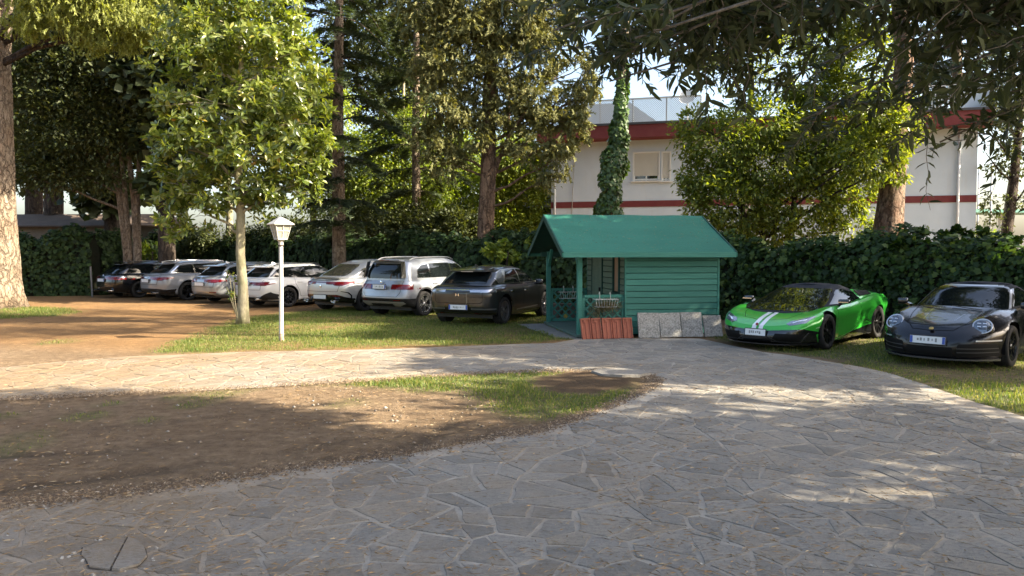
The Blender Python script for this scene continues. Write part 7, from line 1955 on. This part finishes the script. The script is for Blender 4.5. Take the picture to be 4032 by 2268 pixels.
    c.pt('rear_bumper', [[(-1, .1), (1, .1), (1, .4), (-1, .4)]], 'x-', bl, .004, nmin=.22)
    for sg in (1, -1): c.pt('tail_light', rnd([(sg * .5, .66), (sg * .5, .72), (sg * .9, .74), (sg * .9, .68)], .02), 'x-', red_lens, .005)
    return c

def make_black_sports():
    def zadd(x, y):
        ay = np.abs(y)
        lift = np.interp(x, [.7, 1.1, 1.6, 2.0, 2.15], [.0, .05, .085, .06, .0])
        dip = np.interp(x, [.7, 1.1, 1.7, 2.1, 2.2], [.0, .01, .02, .0, .0])
        return lift * np.exp(-((ay - .665) / .14) ** 2) - dip * np.exp(-(ay / .35) ** 2)
    P = dict(wb=2.45, w=1.852, tyre=.335, tyre_r=.35, tyre_w=.245, tyre_rw=.30, spoke='mesh', rim=M('rim_bright_black', (.10, .10, .10), .22, .9), flare=.022, inset=.0, arch_gap=.04, K=20, zadd=zadd,
        belt=[(-2.3, .72), (-1.9, .83), (-1.2, .90), (-.4, .90), (.5, .88), (.95, .85), (1.5, .755), (1.95, .655), (2.15, .585), (2.25, .54)],
        sill=[(-2.3, .24), (-1.3, .16), (1.3, .14), (1.9, .14), (2.3, .15)], hw=[(0, .92), (.1, .945), (.3, .96), (.55, .985), (.75, 1.0), (.9, .965), (1, .90)],
        xf=[(0, 2.14), (.12, 2.21), (.4, 2.235), (.65, 2.22), (.85, 2.15), (1, 2.03)], xr=[(0, -2.2), (.3, -2.28), (.7, -2.25), (1, -2.05)],
        cf=1.0, cr=.8, nf=2.45, nr=2.5, crown=[(-2.3, .0), (-1.5, .05), (-.5, .06), (1.0, .055), (1.7, .045), (2.1, .015), (2.25, .0)],
        gw=[(0, .765), (.4, .70), (.8, .60), (.92, .55), (1, .47)], gxf=[(0, 1.10), (.5, .64), (.85, .30), (1, .02)], gxr=[(0, -1.75), (.5, -1.35), (.85, -.95), (1, -.6)],
        gtaper=[(-1.8, .78), (-.9, .95), (0, 1), (1.4, 1)],
        roof=[(-1.6, 1.02), (-1.0, 1.20), (-.4, 1.275), (.1, 1.275), (.5, 1.20), (1.1, 1.02)], rcrown=[(-1.3, .02), (-.5, .03), (.3, .03)], gcf=.5, gcr=.4, gnf=2.3, gnr=2.6, top_name='soft_top')
    h = Vector((-.728, -.685, 0)); p = G(3955, 1443); rt = Vector((h.y, -h.x, 0))
    c0 = p + rt * (P['w'] / 2 - .11) - h * (P['wb'] / 2)
    pm = paint('paint_black', (.006, .006, .008), .1, .25)
    pm.node_tree.nodes['Principled BSDF'].inputs['Coat Weight'].default_value = .5; pm.node_tree.nodes['Principled BSDF'].inputs['Specular IOR Level'].default_value = .3
    c = Car('black_sports_convertible', 'glossy black sports convertible with round headlights and closed black soft top', (c0.x, c0.y, 0), math.atan2(h.y, h.x), P, pm, soft_top_m, 'sports cars beside the green hut')
    c.pt('windscreen', rnd([(-.735, .84), (.735, .84), (.555, 1.235), (-.555, 1.235)], .08), 'x+', glass, .006, True)
    c.line('windscreen_frame', [(-.715, .90), (-.565, 1.245), (.565, 1.245), (.715, .90)], .022, 'x+', alu_satin, .008, True)
    c.both('window', [rnd([(.80, .92), (.25, 1.19), (-.35, 1.21), (-.70, 1.12), (-.75, .93)], .05)], glass, .006, True)
    c.both('window_frame', [[(.86, .905), (.27, 1.215), (.25, 1.19), (.80, .92)]], chrome, .007, True)
    # bonnet and lid gaps
    c.line('panel_gap', [(1.0, .55), (1.5, .50), (1.90, .42), (2.05, .30), (2.09, 0), (2.05, -.30), (1.90, -.42), (1.5, -.50), (1.0, -.55)], .009, 'z+')
    for sg in (1, -1): c.line('bonnet_highlight', [(1.05, sg * .30), (1.75, sg * .235)], .016, 'z+', paint('paint_highlight', (.10, .10, .11), .5, .2), .004)  # lighter strips paint in the light caught by the bonnet creases
    c.disc('emblem', (2.105, 0, .622), .034, (.5, 0, .86), M('emblem_gold', (.55, .36, .10), .3, .8), .005)
    lamp_in = M('lamp_reflector', (.13, .145, .16), .06, .7, .8, 1)
    for sg in (1, -1):
        nrm = Vector((.78, sg * .16, .60)); ctr = Vector((1.835, sg * .655, .675))
        ring = MB(); ring.lathe([(.160, -.14), (.150, -.02), (.142, .010), (.128, .006)], 32)
        hl = ring.build('headlight', pm, c.root, True, autosmooth=60)
        hl.location = ctr; hl.rotation_euler = nrm.to_track_quat('Z', 'Y').to_euler()
        rg = MB(); rg.lathe([(.140, .012), (.134, .019), (.122, .012)], 32); rg.build('chrome_ring', alu_satin, hl, True)
        ln = MB(); ln.lathe([(.124, .010), (.09, .028), (.05, .038), (.001, .042)], 32); ln.build('lens', lamp_in, hl, True)
        for a, b in ((-.045, .03), (.03, .03), (-.045, -.03), (.03, -.03)):
            MB().box((a, b, .037), (.05, .012, .016)).build('led_bar', M('led_white', (.8, .82, .85), .1, .4, .8, 1), hl)
        dk = MB().box((.0, 0, .030), (.10, .15, .012)).build('lamp_core', gloss_black, hl, True, .005)
        c.pt('front_intake', rnd([(sg * .38, .20), (sg * .40, .40), (sg * .84, .42), (sg * .86, .22)], .04), 'x+', M('intake_mesh', (.004, .004, .004), .7, 0, .2), .004)
        for zz in (.27, .33): c.line('intake_bar', [(sg * .40, zz), (sg * .84, zz + .01)], .012, 'x+', M('satin_black', (.06, .06, .06), .3, 0, .5), .008)
        c.pt('daytime_light', rnd([(sg * .62, .445), (sg * .62, .465), (sg * .88, .475), (sg * .88, .45)], .008), 'x+', glass_clear, .006)
    c.pt('front_intake', rnd([(-.34, .20), (.34, .20), (.34, .345), (-.34, .345)], .03), 'x+', M('intake_mesh', (.004, .004, .004), .7, 0, .2), .004)
    sl = MB(); n = 18; vs = []; fs = []
    for k in range(n + 1):
        t = k / n * 2 - 1; x = 2.235 - .55 * abs(t) ** 2.6; y = t * .875
        vs += [(x, y, .165), (x - .12, y * .97, .17), (x - .12, y * .97, .14), (x, y, .14)]
    for k in range(n):
        for a in range(4): fs.append((k * 4 + a, k * 4 + (a + 1) % 4, k * 4 + 4 + (a + 1) % 4, k * 4 + 4 + a))
    sl.add(vs, fs); sl.build('front_splitter', M('splitter_grey', (.05, .052, .055), .25, .3, .5, .6), c.root)
    c.plate(2.262, .445, 'x+', .0, tilt=-.12)
    for sg in (1, -1):
        m = MB(); m.box((.64, sg * .965, .955), (.11, .18, .11)); a = m.build('mirror', gloss_black, c.root, True, .04)
        MB().bar((.66, sg * .82, .89), (.63, sg * .92, .93), .08, .04).build('mirror_stalk', gloss_black, a)
    c.door([(.62, .86), (.60, .25), (-.55, .25), (-.72, .55), (-.68, .88)], (-.45, .74), hmat=gloss_black)
    wp = MB()
    wp.bar((1.12, .45, .885), (.95, -.05, .925), .02, .012); wp.bar((1.12, -.1, .905), (.92, -.52, .925), .02, .012); wp.build('wiper', black_trim, c.root)
    for sg in (1, -1): c.pt('tail_light', rnd([(sg * .2, .70), (sg * .2, .74), (sg * .88, .74), (sg * .88, .69)], .015), 'x-', red_lens, .005)
    return c
def build_cars():
    make_glb(); make_ds(); make_glc()
    estate('white_estate_car', 'white estate car with dark windows between the pale coupe suv and the silver estate', (1132, 1209), 36, paint('paint_white', (.60, .60, .585), .0, .35), 2.851, 1.827, 'white')
    estate('silver_estate_car', 'silver-grey estate car partly hidden behind the magnolia trunk', (945, 1193), 36, paint('paint_light_silver', (.27, .28, .29), .5, .32), 2.81, 1.811, 'silver')
    estate('grey_estate_car', 'mid grey sporty estate car with black wheels beside the black estate', (742, 1182), 41, paint('paint_mid_grey', (.19, .20, .215), .1, .32), 2.92, 1.90, 'audi')
    estate('black_estate_car', 'black estate car in deep shade at the far end of the row', (548, 1172), 37, paint('paint_deep_black', (.005, .005, .006), .1, .25), 2.88, 1.846, 'black')
    make_green(); make_black_sports()
build_cars()
